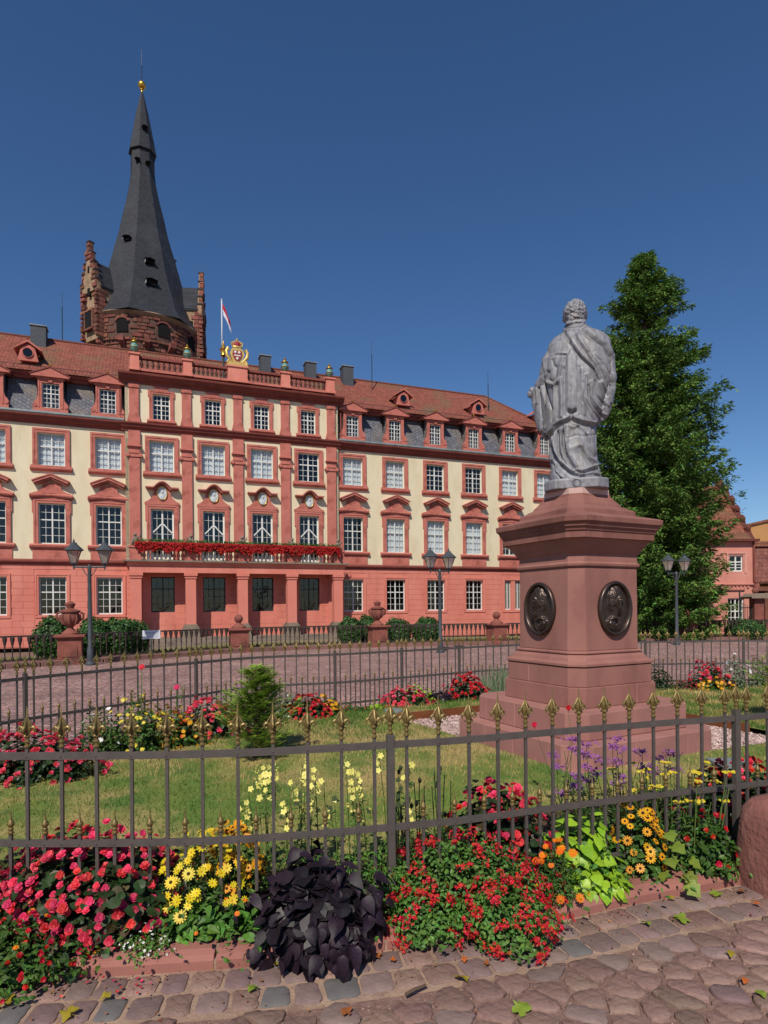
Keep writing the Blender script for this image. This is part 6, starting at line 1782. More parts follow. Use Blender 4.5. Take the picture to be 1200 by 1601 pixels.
F_rud = petal_flower(11, 1, .2, .1, centre=.3, cz=.28).mesh('flower', [C_amb, C_ctr]); F_mar = petal_flower(10, 1, .24, .5, layers=3, centre=.3, cz=.5).mesh('flower', [C_ora, C_amb])
def F_array(k):  # mesh builder to (v, tri/quad arrays) for joined stuff
    v = np.array(k.v); f3 = np.array([a for a in k.f if len(a) == 3]); f4 = np.array([a for a in k.f if len(a) == 4]); return v, [a for a in (f3, f4) if len(a)]
A_beg = F_array(ruffled(0)); A_dai = F_array(petal_flower(8, 1, .25, .15)); A_clu = F_array(petal_flower(4, 1, .5, .8, wob=.3))
def blossoms(parent, n, r, mesh, size, base=0.0, loc=(0,0,0), up=.25, front=.5, shell=.93, name='flower', zmin=.1):
    """single flowers as objects of their own over the clump, facing outward"""
    i = 0
    while i < n:
        d = Vector((random.gauss(0, 1), random.gauss(0, 1), abs(random.gauss(0, 1)))).normalized()
        if d.y > .3 and random.random() < front: continue
        if d.z < zmin: continue
        t = random.uniform(shell, 1.08)
        p = Vector((d.x*r[0]*t, d.y*r[1]*t, d.z*r[2]*t + base)) + Vector(loc)
        q = Vector((d.x + random.gauss(0, .35), d.y - .35 + random.gauss(0, .35), d.z + up + random.gauss(0, .25)))
        o = link(name, mesh, parent, p, None, random.uniform(.75, 1.2)*size)
        o.rotation_euler = q.to_track_quat('Z', 'Y').to_euler(); i += 1
def mass(name, parent, n, r, arr, size, m, base=0.0, shell=.9, up=.2, loc=(0,0,0)):
    P, d = dome_pts(n, r, base, shell); dr = d.copy(); dr[:, 2] += up; dr += rng.normal(0, .4, dr.shape)
    v, f = scatter(arr[0], arr[1], P, dr, rng.uniform(.7, 1.2, n)*size)
    return link(name, np_mesh(name, v, f, m), parent, loc, kind='stuff')
def plant(name, x, y, z, label, cat='flowers', group=None, rz=0): return empty(name, (x, y, z), rz, label, cat, group)
GF = 'flower clumps in the bed along the near fence'; GB = 'flower clumps in the bed along the far fence'

# ---- near bed
p = plant('pink_begonia', -1.52, 3.17, .05, 'big mass of coral pink begonias at the left end of the near bed', group=GF)
foliage('foliage', p, (.56,.38,.43), 2600, .055, M_gdark, T_rnd); foliage('bronze_foliage', p, (.52,.36,.41), 700, .05, M_bronzeleaf, T_rnd, shell=.7); stems('stems', p, (.5,.35,.4), 26)
blossoms(p, 298, (.56,.39,.46), F_beg, .023, shell=.86, front=.85); mass('small_flowers', p, 260, (.56,.39,.46), A_beg, .019, C_pinki, shell=.8)
p = plant('trailing_zinnia', -1.74, 2.76, .02, 'low clump of small red and orange flowers trailing at the lower left corner', group=GF)
foliage('foliage', p, (.40,.26,.25), 1900, .035, M_gleaf, T_leaf); stems('stems', p, (.35,.2,.18), 14)
blossoms(p, 90, (.41,.27,.26), F_begr, .013); blossoms(p, 26, (.41,.27,.26), F_mar, .012)
p = plant('white_alyssum', -1.12, 2.86, .05, 'tiny tuft of white flowered alyssum at the kerb below the pink begonias', group=GF)
foliage('foliage', p, (.12,.1,.11), 400, .016, M_gleaf2, T_leaf); mass('flower', p, 60, (.13,.1,.12), A_clu, .006, C_white)
p = plant('yellow_daisies', -.93, 3.14, .05, 'yellow daisies behind the fence, right of the pink begonias', group=GF)
foliage('foliage', p, (.28,.22,.38), 1500, .045, M_gleaf, T_nar); stems('stems', p, (.24,.18,.42), 24)
blossoms(p, 85, (.28,.22,.44), F_cor, .022, up=.2, zmin=.35, front=.9)
p = plant('large_yellow_zinnia', -.98, 2.98, .05, 'three large bright yellow daisy flowers with dark centres in front of the fence', group=GF)
k = MB()
for (x, z, yy) in ((-.055,.285,-.02),(.03,.325,-.02),(.0,.14,-.06)):
    k.tube([(x*.3,.04,0),(x*.8,.0,z*.6),(x,yy+.01,z)], [.003,.0025,.002], 5)
k.build('stems', M_stem, p)
for (x, z, yy) in ((-.055,.285,-.02),(.03,.325,-.02),(.0,.14,-.06)):
    o = link('flower', F_dai, p, (x, yy, z), None, .032); o.rotation_euler = Vector((random.uniform(-.2,.2), -1, .75)).to_track_quat('Z', 'Y').to_euler()
foliage('foliage', p, (.12,.08,.2), 160, .05, M_gleaf2, T_leaf)
p = plant('orange_zinnia', -.74, 2.98, .055, 'low fresh green zinnias with small orange flowers at the kerb left of the black plant', group=GF)
for i in range(5):
    x = -.24 + i*.12
    foliage('foliage', p, (.085,.08,random.uniform(.13,.19)), 70, .075, M_gleaf2, T_leaf, loc=(x, random.uniform(-.02,.03), 0))
blossoms(p, 11, (.3,.1,.17), F_mar, .013)
p = plant('amber_rudbeckia', -.82, 3.24, .06, 'mass of amber black eyed rudbeckia behind the fence left of the black plant', group=GF)
foliage('foliage', p, (.2,.18,.36), 800, .045, M_gleaf, T_leaf); stems('stems', p, (.18,.15,.4), 16); blossoms(p, 90, (.21,.18,.43), F_rud, .022, zmin=.35, front=.9)
# black sweet potato: every leaf of its own
def heart(w, L, fold, curl, mtl, name='leaf', lobes=0):
    out = [(0,0),(.06,.30),(.22,.46),(.42,.45),(.62,.33),(.82,.16),(1.0,0)]
    if lobes: out = [(0,0),(-.08,.26),(.1,.5),(.3,.38),(.44,.56),(.56,.4),(.7,.26),(1.0,0)]
    k = MB(); vs = []; mid = []
    n = len(out)
    for x, y in out: vs.append((x*L, 0, .04*math.sin(x*3)*L - curl*x*x*L))
    for s in (1, -1):
        for x, y in out[1:-1]: vs.append((x*L-.04*L*(1-x), s*y*w, fold*abs(y)*w*1.2 - curl*x*x*L + .03*L*math.sin(9*x+s)))
    fs = []
    m_ = n-2
    for s in range(2):
        b = n + s*m_
        tri = [(0, 1, b)] ; 
        for i in range(m_-1): tri.append((1+i, 2+i, b+i+1, b+i))
        tri.append((m_, m_+1, b+m_-1))
        fs += [t if s == 0 else t[::-1] for t in tri]
    k.add(vs, fs); return k.mesh(name, mtl, True)
LB = [heart(.72, 1, .3, .3, M_black), heart(.62, 1, .45, .5, M_black), heart(.78, 1, -.15, .3, M_black), heart(.66, 1.1, .2, .15, M_black)]
LL = [heart(1.0, 1, .15, .15, M_lime), heart(1.05, 1, -.08, .2, M_lime)]
def leafy(parent, n, r, meshes, size, up=.3, droop=.0, loc=(0,0,0), shells=(.55,1.0), front=.3):
    i = 0
    while i < n:
        d = Vector((random.gauss(0, 1), random.gauss(0, 1), abs(random.gauss(0, 1))*.9)).normalized()
        if d.y > .2 and random.random() < front: continue
        t = random.uniform(*shells)
        p = Vector((d.x*r[0]*t, d.y*r[1]*t, d.z*r[2]*t)) + Vector(loc)
        nrm = Vector((d.x, d.y-.2, d.z + up)) + Vector((random.gauss(0, .3), random.gauss(0, .3), random.gauss(0, .28))); nrm.normalize()
        down = Vector((d.x + random.gauss(0, .6), d.y-.2 + random.gauss(0, .6), -.5-droop)); x = (down - nrm*down.dot(nrm)).normalized(); y = nrm.cross(x)
        M_ = Matrix((x, y, nrm)).transposed().to_4x4(); s = random.uniform(.7, 1.2)*size
        o = link('leaf', random.choice(meshes), parent); o.matrix_local = Matrix.Translation(p) @ M_ @ Matrix.Scale(s, 4); i += 1
p = plant('black_sweet_potato', -.36, 3.02, .03, 'bushy ornamental sweet potato with blackish purple heart shaped leaves spilling over the kerb', 'plant', GF)
leafy(p, 90, (.24,.2,.43), LB, .080, loc=(-.02, .12, 0), shells=(.6,1.12), front=.8); leafy(p, 62, (.19,.2,.30), LB, .078, loc=(-.19, .02, 0), shells=(.6,1.15), front=.8); leafy(p, 70, (.19,.2,.36), LB, .084, loc=(.20, .04, 0), shells=(.6,1.15), front=.8); leafy(p, 76, (.22,.17,.20), LB, .088, loc=(.05, -.13, 0), shells=(.65,1.15), front=.85, droop=.5); foliage('inner_leaves', p, (.28,.24,.36), 1100, .085, island_var(mat('inner_black_leaf', '#150f17', '#22161f', scale=5, rough=.5), .5, .03), T_rnd, shell=.45); stems('stems', p, (.28,.24,.36), 18, mat('purple_stem', '#2b1a2a', rough=.6))
# yellow snapdragons
def snap_cluster():
    k = MB()
    for i in range(9):
        z = i*.017; a = i*2.4; s = 1-.06*i
        c, q = math.cos(a)*.016*s, math.sin(a)*.016*s
        k.add([(c*.3,q*.3,z),(c*1.6-q*.5,q*1.6+c*.5,z+.012),(c*2.0,q*2.0,z+.002),(c*1.6+q*.5,q*1.6-c*.5,z+.012),(c*1.3,q*1.3,z+.02),(c*1.7,q*1.7,z-.01)], [(0,1,2,3),(0,3,4,1),(0,5,2)])
    return k.mesh('flower', C_cyel)
F_snap = snap_cluster(); F_snaps = petal_flower(5, 1, .4, .5, layers=2).mesh('flower', [C_cyel])
p = plant('yellow_snapdragons', -.28, 3.60, .07, 'tall loose pale yellow snapdragons on the lawn edge behind the black plant', 'flowers', GF)
k = MB()
tops = []
for i in range(38):
    x = random.uniform(-.56, .46); y = random.uniform(-.2, .22); h = random.uniform(.38, .72); lx, ly = random.gauss(0, .04), random.gauss(0, .04)
    k.tube([(x,y,0),(x+lx*.5,y+ly*.5,h*.6),(x+lx,y+ly,h)], [.0035,.003,.0018], 4); tops.append((x, y, h, lx, ly))
k.build('stems', M_stem, p)
LPn = []; Ld = []
for x, y, h, lx, ly in tops:
    for q in range(26):
        t = random.uniform(.05, .95); a = random.uniform(0, 6.28); LPn.append((x+lx*t, y+ly*t, h*t)); Ld.append((math.cos(a)*.4, math.sin(a)*.4, 1))
v, f = scatter(T_nar[0], T_nar[1], LPn, Ld, rng.uniform(.025, .05, len(LPn))); link('foliage', np_mesh('foliage', v, f, M_gleaf2), p)
for x, y, h, lx, ly in tops:
    if random.random() < .3: link('flower', F_snap, p, (x+lx, y+ly, h-.05), (0, 0, random.uniform(0, 6)), random.uniform(.5, .8))
    for q in range(random.randint(1, 4)):
        o = link('flower', F_snaps, p, (x+lx+random.gauss(0, .014), y+ly-.01, h-.02-q*.045), None, random.uniform(.015, .022)); o.rotation_euler = Vector((random.gauss(0, .6), -1, .5)).to_track_quat('Z', 'Y').to_euler()
p = plant('green_filler', -.02, 3.24, .06, 'bushy plain green leaves between the black plant and the red flowers', 'plant', GF)
foliage('foliage', p, (.19,.16,.36), 900, .045, M_gleaf2, T_nar); stems('stems', p, (.15,.12,.33), 14)
# red cuphea cascading
p = plant('red_cuphea', .42, 3.30, .03, 'large cascading mound of small scarlet flowers right of the centre fence post', group=GF)
foliage('foliage', p, (.47,.28,.42), 4200, .031, M_gbri, T_leaf, shell=.5); foliage('foliage', p, (.27,.25,.26), 1900, .031, M_gbri, T_leaf, shell=.5, loc=(.17,-.24,0)); foliage('foliage', p, (.24,.22,.22), 1500, .031, M_gbri, T_leaf, shell=.5, loc=(-.22,-.2,0)); stems('stems', p, (.4,.3,.42), 30)
P0_, d0_ = dome_pts(170, (.48,.29,.43), 0, .95)
for (c_, r_, n_q) in (((.17,-.24,0),(.28,.26,.27),110),((-.22,-.2,0),(.25,.23,.23),80)):
    qa, qb = dome_pts(n_q, r_, 0, .95); P0_ = np.concatenate([P0_, qa+np.array(c_)]); d0_ = np.concatenate([d0_, qb])
pos = []; drs = []
for q, dd in zip(P0_, d0_):
    if dd[1] > .5: continue
    for _ in range(random.randint(7, 12)): pos.append(q + rng.normal(0, .012, 3)); e = dd + rng.normal(0, .5, 3); drs.append(e)
v, f = scatter(A_clu[0], A_clu[1], pos, drs, rng.uniform(.006, .011, len(pos))); link('flowers', np_mesh('flowers', v, f, C_redi), p, kind='stuff')
p = plant('coral_begonia', .66, 3.62, .07, 'coral and red begonias behind the fence above the scarlet flowered mound', group=GF)
foliage('foliage', p, (.33,.22,.52), 1500, .05, M_gdark, T_rnd, shell=.4); foliage('bronze_foliage', p, (.31,.2,.5), 450, .045, M_bronzeleaf, T_rnd, shell=.7); stems('stems', p, (.28,.18,.5), 18)
blossoms(p, 70, (.34,.22,.54), F_beg, .026, zmin=.25); blossoms(p, 60, (.34,.22,.52), F_begr, .022)
p = plant('dry_seed_stalks', .2, 3.6, .07, 'upright dark green stalks with dry seed heads left of the coral begonias', 'plant', GF)
k = MB()
for i in range(26):
    x, y, h = random.uniform(-.18, .2), random.uniform(-.1, .12), random.uniform(.35, .66); k.tube([(x,y,0),(x+random.gauss(0,.03),y,h)], [.004,.0028], 4)
    k.lathe([(.0,h-.01),(.010,h),(.012,h+.015),(.0,h+.03)], c=(x,y,0), n=5) if random.random() < .7 else None
k.build('stalks', mat('dark_green_stalk', '#27301c', '#3b3f22', scale=8, rough=.7), p); foliage('foliage', p, (.2,.14,.5), 700, .04, M_gleaf, T_nar, shell=.2)
# marigolds, lime sweet potato, rudbeckia
p = plant('orange_marigolds', .93, 3.36, .06, 'orange marigolds at the kerb left of the lime green leaves', group=GF)
foliage('foliage', p, (.15,.13,.3), 800, .035, M_gleaf, T_nar); stems('stems', p, (.12,.1,.28), 10); blossoms(p, 24, (.15,.14,.31), F_mar, .021, zmin=.05)
p = plant('lime_sweet_potato', 1.12, 3.62, .05, 'sweet potato plant with bright lime green heart shaped leaves behind the fence', 'plant', GF)
leafy(p, 130, (.25,.15,.40), LL, .074, up=.6, shells=(.6,1.05)); leafy(p, 60, (.22,.13,.15), LL, .07, up=.6, loc=(.04, -.17, .0)); foliage('inner_leaves', p, (.2,.15,.32), 300, .06, M_gleaf2, T_rnd, shell=.2)
p = plant('black_eyed_rudbeckia', 1.50, 3.68, .06, 'bright amber black eyed rudbeckia flowers right of the lime green leaves', group=GF)
foliage('foliage', p, (.17,.16,.36), 650, .05, M_gleaf, T_leaf); stems('stems', p, (.14,.12,.38), 14); blossoms(p, 46, (.17,.17,.42), F_rud, .027, zmin=.15)
# violet statice and yellow tansy
p = plant('violet_statice', 1.55, 4.15, .09, 'tall thin violet statice flowers in front of the monument steps', group=GF)
k = MB(); tops = []
for i in range(34):
    x, y, h = random.uniform(-.42, .38), random.uniform(-.15, .2), random.uniform(.3, .66); lx = random.gauss(0, .05); k.tube([(x*.8,y,0),(x+lx*.5,y,h*.6),(x+lx,y,h)], [.0035,.003,.002], 4); tops.append((x+lx, y, h))
k.build('stems', M_stem, p); pos = []
for x, y, h in tops[:30]:
    for _ in range(40): pos.append((x+random.gauss(0, .026), y+random.gauss(0, .02), h+random.gauss(0, .012)))
v, f = scatter(A_clu[0], A_clu[1], pos, np.tile([0,-.3,1.], (len(pos),1))+rng.normal(0,.5,(len(pos),3)), rng.uniform(.007, .011, len(pos))); link('flowers', np_mesh('flowers', v, f, C_pur), p, kind='stuff')
foliage('foliage', p, (.42,.2,.36), 1500, .045, M_gleaf, T_nar, shell=.1)
p = plant('red_salvia_stem', 1.36, 4.5, .1, 'single tall arching stem with a red blossom tip in front of the monument', 'plant', GF)
k = MB(); k.tube([(-.1,0,0),(-.05,0,.3),(.0,0,.6),(-.02,0,.78)], [.004,.003,.002,.0015], 4); k.tube([(-.08,0,.1),(-.2,0,.45),(-.27,0,.66)], [.003,.002,.0015], 4); k.build('stems', M_stem, p)
for q in ((-.02,0,.80),(-.27,0,.68),(-.25,0,.62)): link('flower', F_begr, p, q, (1.2, .3, 0), .022)
p = plant('yellow_tansy', 1.78, 3.86, .07, 'upright green stems with flat yellow flower heads left of the right fence post', group=GF)
foliage('foliage', p, (.32,.22,.5), 2600, .05, M_gleaf, T_nar, shell=.15); k = MB(); pos = []
for i in range(44):
    x, y, h = random.uniform(-.32, .34), random.uniform(-.18, .16), random.uniform(.34, .60); k.tube([(x*.7,y,0),(x,y,h)], [.004,.003], 4)
    if i < 26:
        w_ = random.uniform(.016, .034)
        for _ in range(22): pos.append((x+random.uniform(-w_, w_), y-.02+random.gauss(0,.01), h+random.gauss(0,.003)))
k.build('stems', M_stem, p); v, f = scatter(A_dai[0], A_dai[1], pos, np.tile([0,-.4,1.],(len(pos),1)), rng.uniform(.006,.010,len(pos))); link('flower_heads', np_mesh('flower_heads', v, f, C_yeli), p, kind='stuff')
blossoms(p, 12, (.26,.2,.34), F_begr, .017)
p = plant('scarlet_begonia', 2.42, 4.22, .1, 'scarlet and pink begonias behind the fence above the corner stone', group=GF)
foliage('foliage', p, (.42,.25,.45), 1700, .045, M_gdark, T_rnd, shell=.4); stems('stems', p, (.35,.2,.4), 16); blossoms(p, 70, (.42,.25,.48), F_begr, .024, zmin=.3); blossoms(p, 30, (.42,.25,.48), F_beg, .024, zmin=.2); blossoms(p, 16, (.42,.25,.46), F_mar, .02, zmin=.3)
p = plant('small_red_dahlia', 1.93, 3.68, .06, 'small red flowers and green leaves beside the corner stone', group=GF)
foliage('foliage', p, (.16,.14,.34), 700, .045, M_gleaf, T_leaf); stems('stems', p, (.12,.1,.3), 10); blossoms(p, 14, (.16,.14,.35), F_begr, .018)
# maple-like vine creeping over the kerb
M_vine = mat('yellow_green_vine_leaf', '#5f7a2a', '#8a8f36', scale=12, rough=.5, trans=.25, rnd=.15, hue=.02)
LV = [heart(1.1, 1, .1, .2, M_vine, lobes=1)]
p = plant('lobed_vine', 1.66, 3.56, .06, 'vine with large lobed yellow green leaves climbing down over the kerb', 'plant', GF)
for (x, y, z, s, rz_) in ((0,0,.2,.085,-1.2),(-.03,-.02,.13,.075,-1.7),(.05,-.05,.05,.08,-1.1),(.02,-.13,.03,.085,-1.0),(-.07,-.04,.06,.07,-2.2),(.09,-.02,.12,.07,-.6),(-.02,.03,.26,.08,-1.6)):
    o = link('leaf', LV[0], p, (x, y, z), (random.uniform(.2,.6), random.uniform(.1,.5), rz_), s)
k = MB(); k.tube([(0,.1,0),(0,.02,.25),(-.02,-.03,.15),(.04,-.1,.04)], .004, 5); k.build('stems', M_stem, p)

# mixed low greenery filling the bed between the clumps
n = 9000; ss_ = rng.uniform(.6, (len(FRONT)-1)*.02-.6, n); off = rng.normal(.12, .17, n); bs = []
for q, o_ in zip(ss_, off):
    p_, a_ = seg_at(FRONT, q); bs.append((p_[0]-math.sin(a_)*o_, p_[1]+math.cos(a_)*o_))
bs = np.array(bs); hh = (.10+.16*(.5+.5*np.sin(ss_*5.3)*np.sin(ss_*2.1+1)))*rng.uniform(.1, 1, n)*np.clip(1.3-np.abs(off-.15)*2.2, .2, 1)
v, f = scatter(T_leaf[0], T_leaf[1], np.column_stack([bs, .06+hh]), rng.normal(0,.5,(n,3))+np.array([0,-.25,.9]), rng.uniform(.02,.048,n)); link('ground_cover', np_mesh('ground_cover', v, f, M_gbri), kind='stuff')
n = 5200; ss_ = rng.uniform(2.2, (len(BACK)-1)*.02-.6, n); off = rng.normal(-.3, .16, n); bs = []
for q, o_ in zip(ss_, off):
    p_, a_ = seg_at(BACK, q); bs.append((p_[0]-math.sin(a_)*o_, p_[1]+math.cos(a_)*o_))
v, f = scatter(T_leaf[0], T_leaf[1], np.column_stack([np.array(bs), .05+.16*rng.uniform(0,1,n)*(.5+.5*np.sin(ss_*4)**2)]), rng.normal(0,.5,(n,3))+np.array([0,-.25,.9]), rng.uniform(.03,.06,n)); link('ground_cover', np_mesh('ground_cover', v, f, M_gleaf), kind='stuff')
# ---- far bed (each clump smaller in the picture: flowers joined per clump)
def far_clump(name, x, y, r, label, leafm, fl, nleaf=700, ls=.05, tm=None, base=.02, shell=.4):
    r = (r[0]*1.05, r[1], r[2]*1.12)
    p = plant(name, x, y, base, label, 'flowers', GB); foliage('foliage', p, r, nleaf, ls, leafm, tm or T_rnd, shell=shell)
    for i, (arr, n, s, m_) in enumerate(fl): mass('flowers', p, n, (r[0]*1.03, r[1]*1.03, r[2]*1.05), arr, s, m_, shell=.92, up=.2)
    return p
C_ambi = island_var(mat('amber_petal_mass', '#d9930f', '#e3a926', scale=9, rough=.5, trans=.2), .2, .01)
C_orai = island_var(mat('orange_petal_mass', '#cf5f14', rough=.5, trans=.2), .2, .01)
far_clump('begonia', -3.25, 5.75, (.55,.35,.46), 'pink begonias at the left edge in front of the far fence', M_gdark, [(A_beg, 230, .032, C_pinki)], 1500)
far_clump('white_daisy', -2.98, 6.5, (.28,.25,.55), 'grey green clump with white flowers left of the yellow flowered bush', M_gleaf, [(A_dai, 36, .025, C_white)], 900, .05, T_leaf)
far_clump('yellow_daisy', -2.68, 6.75, (.33,.28,.62), 'tall bush with small yellow flowers by the far fence', M_gleaf, [(A_dai, 130, .022, C_yeli)], 1300, .05, T_leaf)
far_clump('rudbeckia', -2.42, 7.1, (.38,.25,.42), 'amber and orange rudbeckias between yellow bush and pink begonias', M_gleaf, [(A_dai, 150, .028, C_ambi), (A_dai, 40, .026, C_orai)], 700)
far_clump('begonia', -2.14, 7.5, (.40,.28,.46), 'coral pink begonias near the left of the small conifer', M_gdark, [(A_beg, 170, .034, C_pinki)], 1000)
far_clump('sea_lavender', -1.95, 8.1, (.32,.25,.52), 'grey lilac flowering stems behind the small conifer', M_ggrey, [(A_clu, 120, .018, C_pur)], 800, .05, T_nar, shell=.1)
far_clump('white_daisy', -1.35, 8.6, (.2,.18,.5), 'pale tuft right beside the small conifer', M_ggrey, [(A_dai, 20, .02, C_white)], 400, .05, T_leaf)
far_clump('begonia', -1.05, 8.65, (.36,.25,.36), 'round clump of red begonias with yellow blooms on its right side', M_gdark, [(A_beg, 170, .032, C_redi)], 800)
far_clump('marigold', -.82, 8.75, (.22,.2,.36), 'yellow flowers joined to the red clump by the far fence', M_gleaf, [(A_dai, 90, .028, C_ambi)], 400)
far_clump('ground_cover', -.42, 9.1, (.35,.16,.16), 'low bronze green ground plants with tiny red flowers by the far fence', M_gleaf, [(A_clu, 50, .014, C_redi)], 600, .04)
far_clump('lime_shrub', -.1, 9.2, (.2,.14,.18), 'low lime green leaves left of the pink clump', island_var(mat('lime_leaf_mass', '#8db02c', rough=.5, trans=.25), .25, .01), [], 300, .05)
far_clump('begonia', .33, 9.45, (.38,.24,.34), 'pink red begonia clump in the middle of the far bed', M_gdark, [(A_beg, 170, .034, C_pinki)], 800)
far_clump('lime_shrub', .52, 9.75, (.28,.15,.42), 'lime green foliage rising behind the middle pink clump', island_var(mat('lime_leaf_mass2', '#a1b53a', rough=.5, trans=.25), .25, .01), [], 300, .045)
far_clump('sweet_potato', .88, 9.85, (.3,.2,.24), 'low black leaved sweet potato in the far bed', island_var(mat('black_leaf_mass', '#1e1620', rough=.45), .4, .02), [], 400, .08)
far_clump('begonia', 1.36, 10.2, (.36,.25,.44), 'bright red begonias in the far bed beside the monument', M_gdark, [(A_beg, 170, .034, C_redi)], 700)
far_clump('iris', 1.92, 10.5, (.34,.2,.62), 'upright sword shaped green leaves next to the monument plinth', M_gleaf2, [], 10, .05)
k = MB()
for i in range(150):
    x, y, h = random.uniform(-.34, .34), random.uniform(-.15, .15), random.uniform(.3, .66); l = random.gauss(0, .1); w = .008
    k.add([(x-w,y,0),(x+w,y,0),(x+l*.4+w,y,h*.6),(x+l*.4-w,y,h*.6),(x+l,y,h)], [(0,1,2,3),(3,2,4)])
k.build('sword_leaves', M_ggrey, bpy.data.objects['iris'])
far_clump('leafy_plant', 5.0, 11.3, (.28,.2,.52), 'dark green leafy plant right behind the monument', M_gdark, [], 700, .06, T_leaf)
far_clump('ground_cover', 5.5, 11.3, (.4,.2,.22), 'low dark plants between the monument and the red and yellow clump', M_bronzeleaf, [(A_clu, 40, .016, C_redi)], 500, .05)
far_clump('begonia', 5.95, 11.3, (.34,.25,.5), 'pink red flowers of the clump right of the monument', M_gdark, [(A_beg, 120, .038, C_pinki)], 700)
far_clump('marigold', 5.95, 11.05, (.34,.2,.28), 'amber flowers in front of the right pink clump', M_gleaf, [(A_dai, 90, .032, C_ambi)], 500)
far_clump('white_daisy', 6.45, 11.3, (.22,.2,.68), 'tall grey green plant with white blossoms at the right of the far bed', M_ggrey, [(A_dai, 14, .045, C_white)], 500, .06, T_leaf)
far_clump('grey_shrub', 6.95, 11.5, (.14,.14,.64), 'slim grey green plant near the right conifer', M_ggrey, [], 260, .06, T_leaf)
far_clump('lime_shrub', 7.4, 11.2, (.55,.2,.2), 'low lime green plants at the far right of the bed', island_var(mat('lime_leaf_mass3', '#8fae2e', rough=.5, trans=.25), .25, .01), [], 500, .06)
for i, (x, y, h) in enumerate(((-2.62,6.6,.98),(-2.35,6.9,.72),(-2.42,7.3,.68))):
    p = plant('tall_hollyhock', x, y, .05, ['tallest thin pink flowering stem rising above the yellow bush', 'shorter stem with a pink bud right of the tallest stem', 'thin green stem before the far fence, without open flower'][i], 'flowers', GB)
    k = MB(); k.tube([(0,0,0),(.02,0,h)], [.008,.004], 5); k.build('stem', M_stem, p); foliage('foliage', p, (.06,.06,h*.9), 70, .05, M_gleaf, T_leaf, shell=.3)
    if i < 2: o = link('flower', F_beg, p, (.02, 0, h), (R(60), 0, 0), .035)

# ---- small conifers
M_con = island_var(mat('conifer_needles', '#7d9a38', '#9fb84c', scale=4, rough=.6, trans=.2), .35, .02)
T_spray = (np.array([(0,0,0),(.3,.07,.02),(1,0,-.08),(.3,-.07,.02),(.2,0,.05),(.45,.28,-.02),(.52,.2,-.02),(.45,-.28,-.02),(.52,-.2,-.02),(.75,.2,-.06),(.8,.12,-.06),(.75,-.2,-.06),(.8,-.12,-.06)], float),
    [np.array([(0,3,2),(0,2,1),(4,6,5),(4,7,8),(1,10,9),(3,11,12)])])
def conifer(name, x, y, z, h, r, label, nb=170):
    p = plant(name, x, y, z, label, 'conifer', 'young conifers on the lawn'); k = MB(); k.tube([(0,0,0),(0,0,h*.5),(0,0,h*.93)], [.03,.02,.006], 6); pos = []; drs = []; sp = []
    for i in range(nb):
        t = random.random()**.8; zz = h*(.02 + .9*t); R_ = r*(1-t)**.6*min(1, .6+t*2.2)*random.uniform(.55, 1.35)+.04; a = random.uniform(0, 6.28); rise = R_*random.uniform(.45, .95)
        e = (R_*math.cos(a), R_*math.sin(a), zz+rise*.7); k.tube([(0,0,zz),(e[0]*.6,e[1]*.6,zz+rise*.3),e], [.007,.005,.002], 3)
        m_ = int(12+26*R_/r)
        for j in range(m_):
            s = random.uniform(.25, 1.0); pos.append((e[0]*s+random.gauss(0,.015), e[1]*s+random.gauss(0,.015), zz+(rise*.7)*s**1.4+random.gauss(0,.012))); b = a + random.uniform(-1.1, 1.1)
            drs.append((-math.cos(b)*.35, -math.sin(b)*.35, 1)); sp.append(b)
    k.build('stems', mat('young_bark', '#4a3a26', rough=.9), p)
    pos = np.array(pos); dz = np.array(drs); n = len(pos)
    # orient +x outward: build frames by hand
    b = np.array(sp); xax = np.stack([np.cos(b)*.9, np.sin(b)*.9, np.full(n, .45)], 1) + rng.normal(0, .15, (n, 3)); xax /= np.linalg.norm(xax, axis=1, keepdims=True)
    zax = dz - (dz*xax).sum(1, keepdims=True)*xax; zax /= np.linalg.norm(zax, axis=1, keepdims=True); yax = np.cross(zax, xax); s = rng.uniform(.05, .095, n)
    tvv = T_spray[0]; v = (tvv[None,:,0:1]*xax[:,None]+tvv[None,:,1:2]*yax[:,None]+tvv[None,:,2:3]*zax[:,None])*s[:,None,None]+pos[:,None]
    f = (T_spray[1][0][None]+(np.arange(n)*len(tvv))[:,None,None]).reshape(-1,3); link('needles', np_mesh('needles', v.reshape(-1,3), f, M_con), p)
conifer('young_conifer', -1.32, 6.3, .09, 1.0, .40, 'small bushy young conifer on the lawn left of the monument', 150)
conifer('young_conifer', 5.35, 7.9, .1, 1.25, .55, 'young conifer cut off by the right edge of the photo', 220)

# ---- clipped round bushes behind the balustrade
M_box = island_var(mat('boxwood_leaf', '#2a4a1c', '#3b5f25', scale=3, rough=.5, trans=.12), .4, .02)
def sphere_pts(n, r):
    d = rng.normal(0, 1, (n, 3)); d /= np.linalg.norm(d, axis=1, keepdims=True); lump = 1+.07*np.sin(d[:,0]*6+d[:,2]*4)+.05*np.sin(d[:,1]*9+d[:,2]*7); return d*lump[:,None]*rng.uniform(.88,1.04,(n,1))*np.array(r), d
bush = [(83,965,20.5,.62,'round clipped bush left of the urn pillar'),(147,966,22.0,.60,'round clipped bush right behind the left lamp post'),(183,968,22.6,.66,'wide clipped bush in front of the portico corner'),(203,968,23.4,.72,'clipped bush touching the first portico column'),
    (547,965,28.6,.58,'round clipped bush right of the portico, left of the urn pillar'),(573,962,29.6,.5,'smaller bush just behind the second urn pillar'),(620,967,28.4,.68,'round clipped bush right of the second urn pillar'),(667,965,28.6,.68,'round clipped bush touching the middle lamp post'),
    (1165,968,29.5,.85,'dark low hedge bush near the iron gate')]
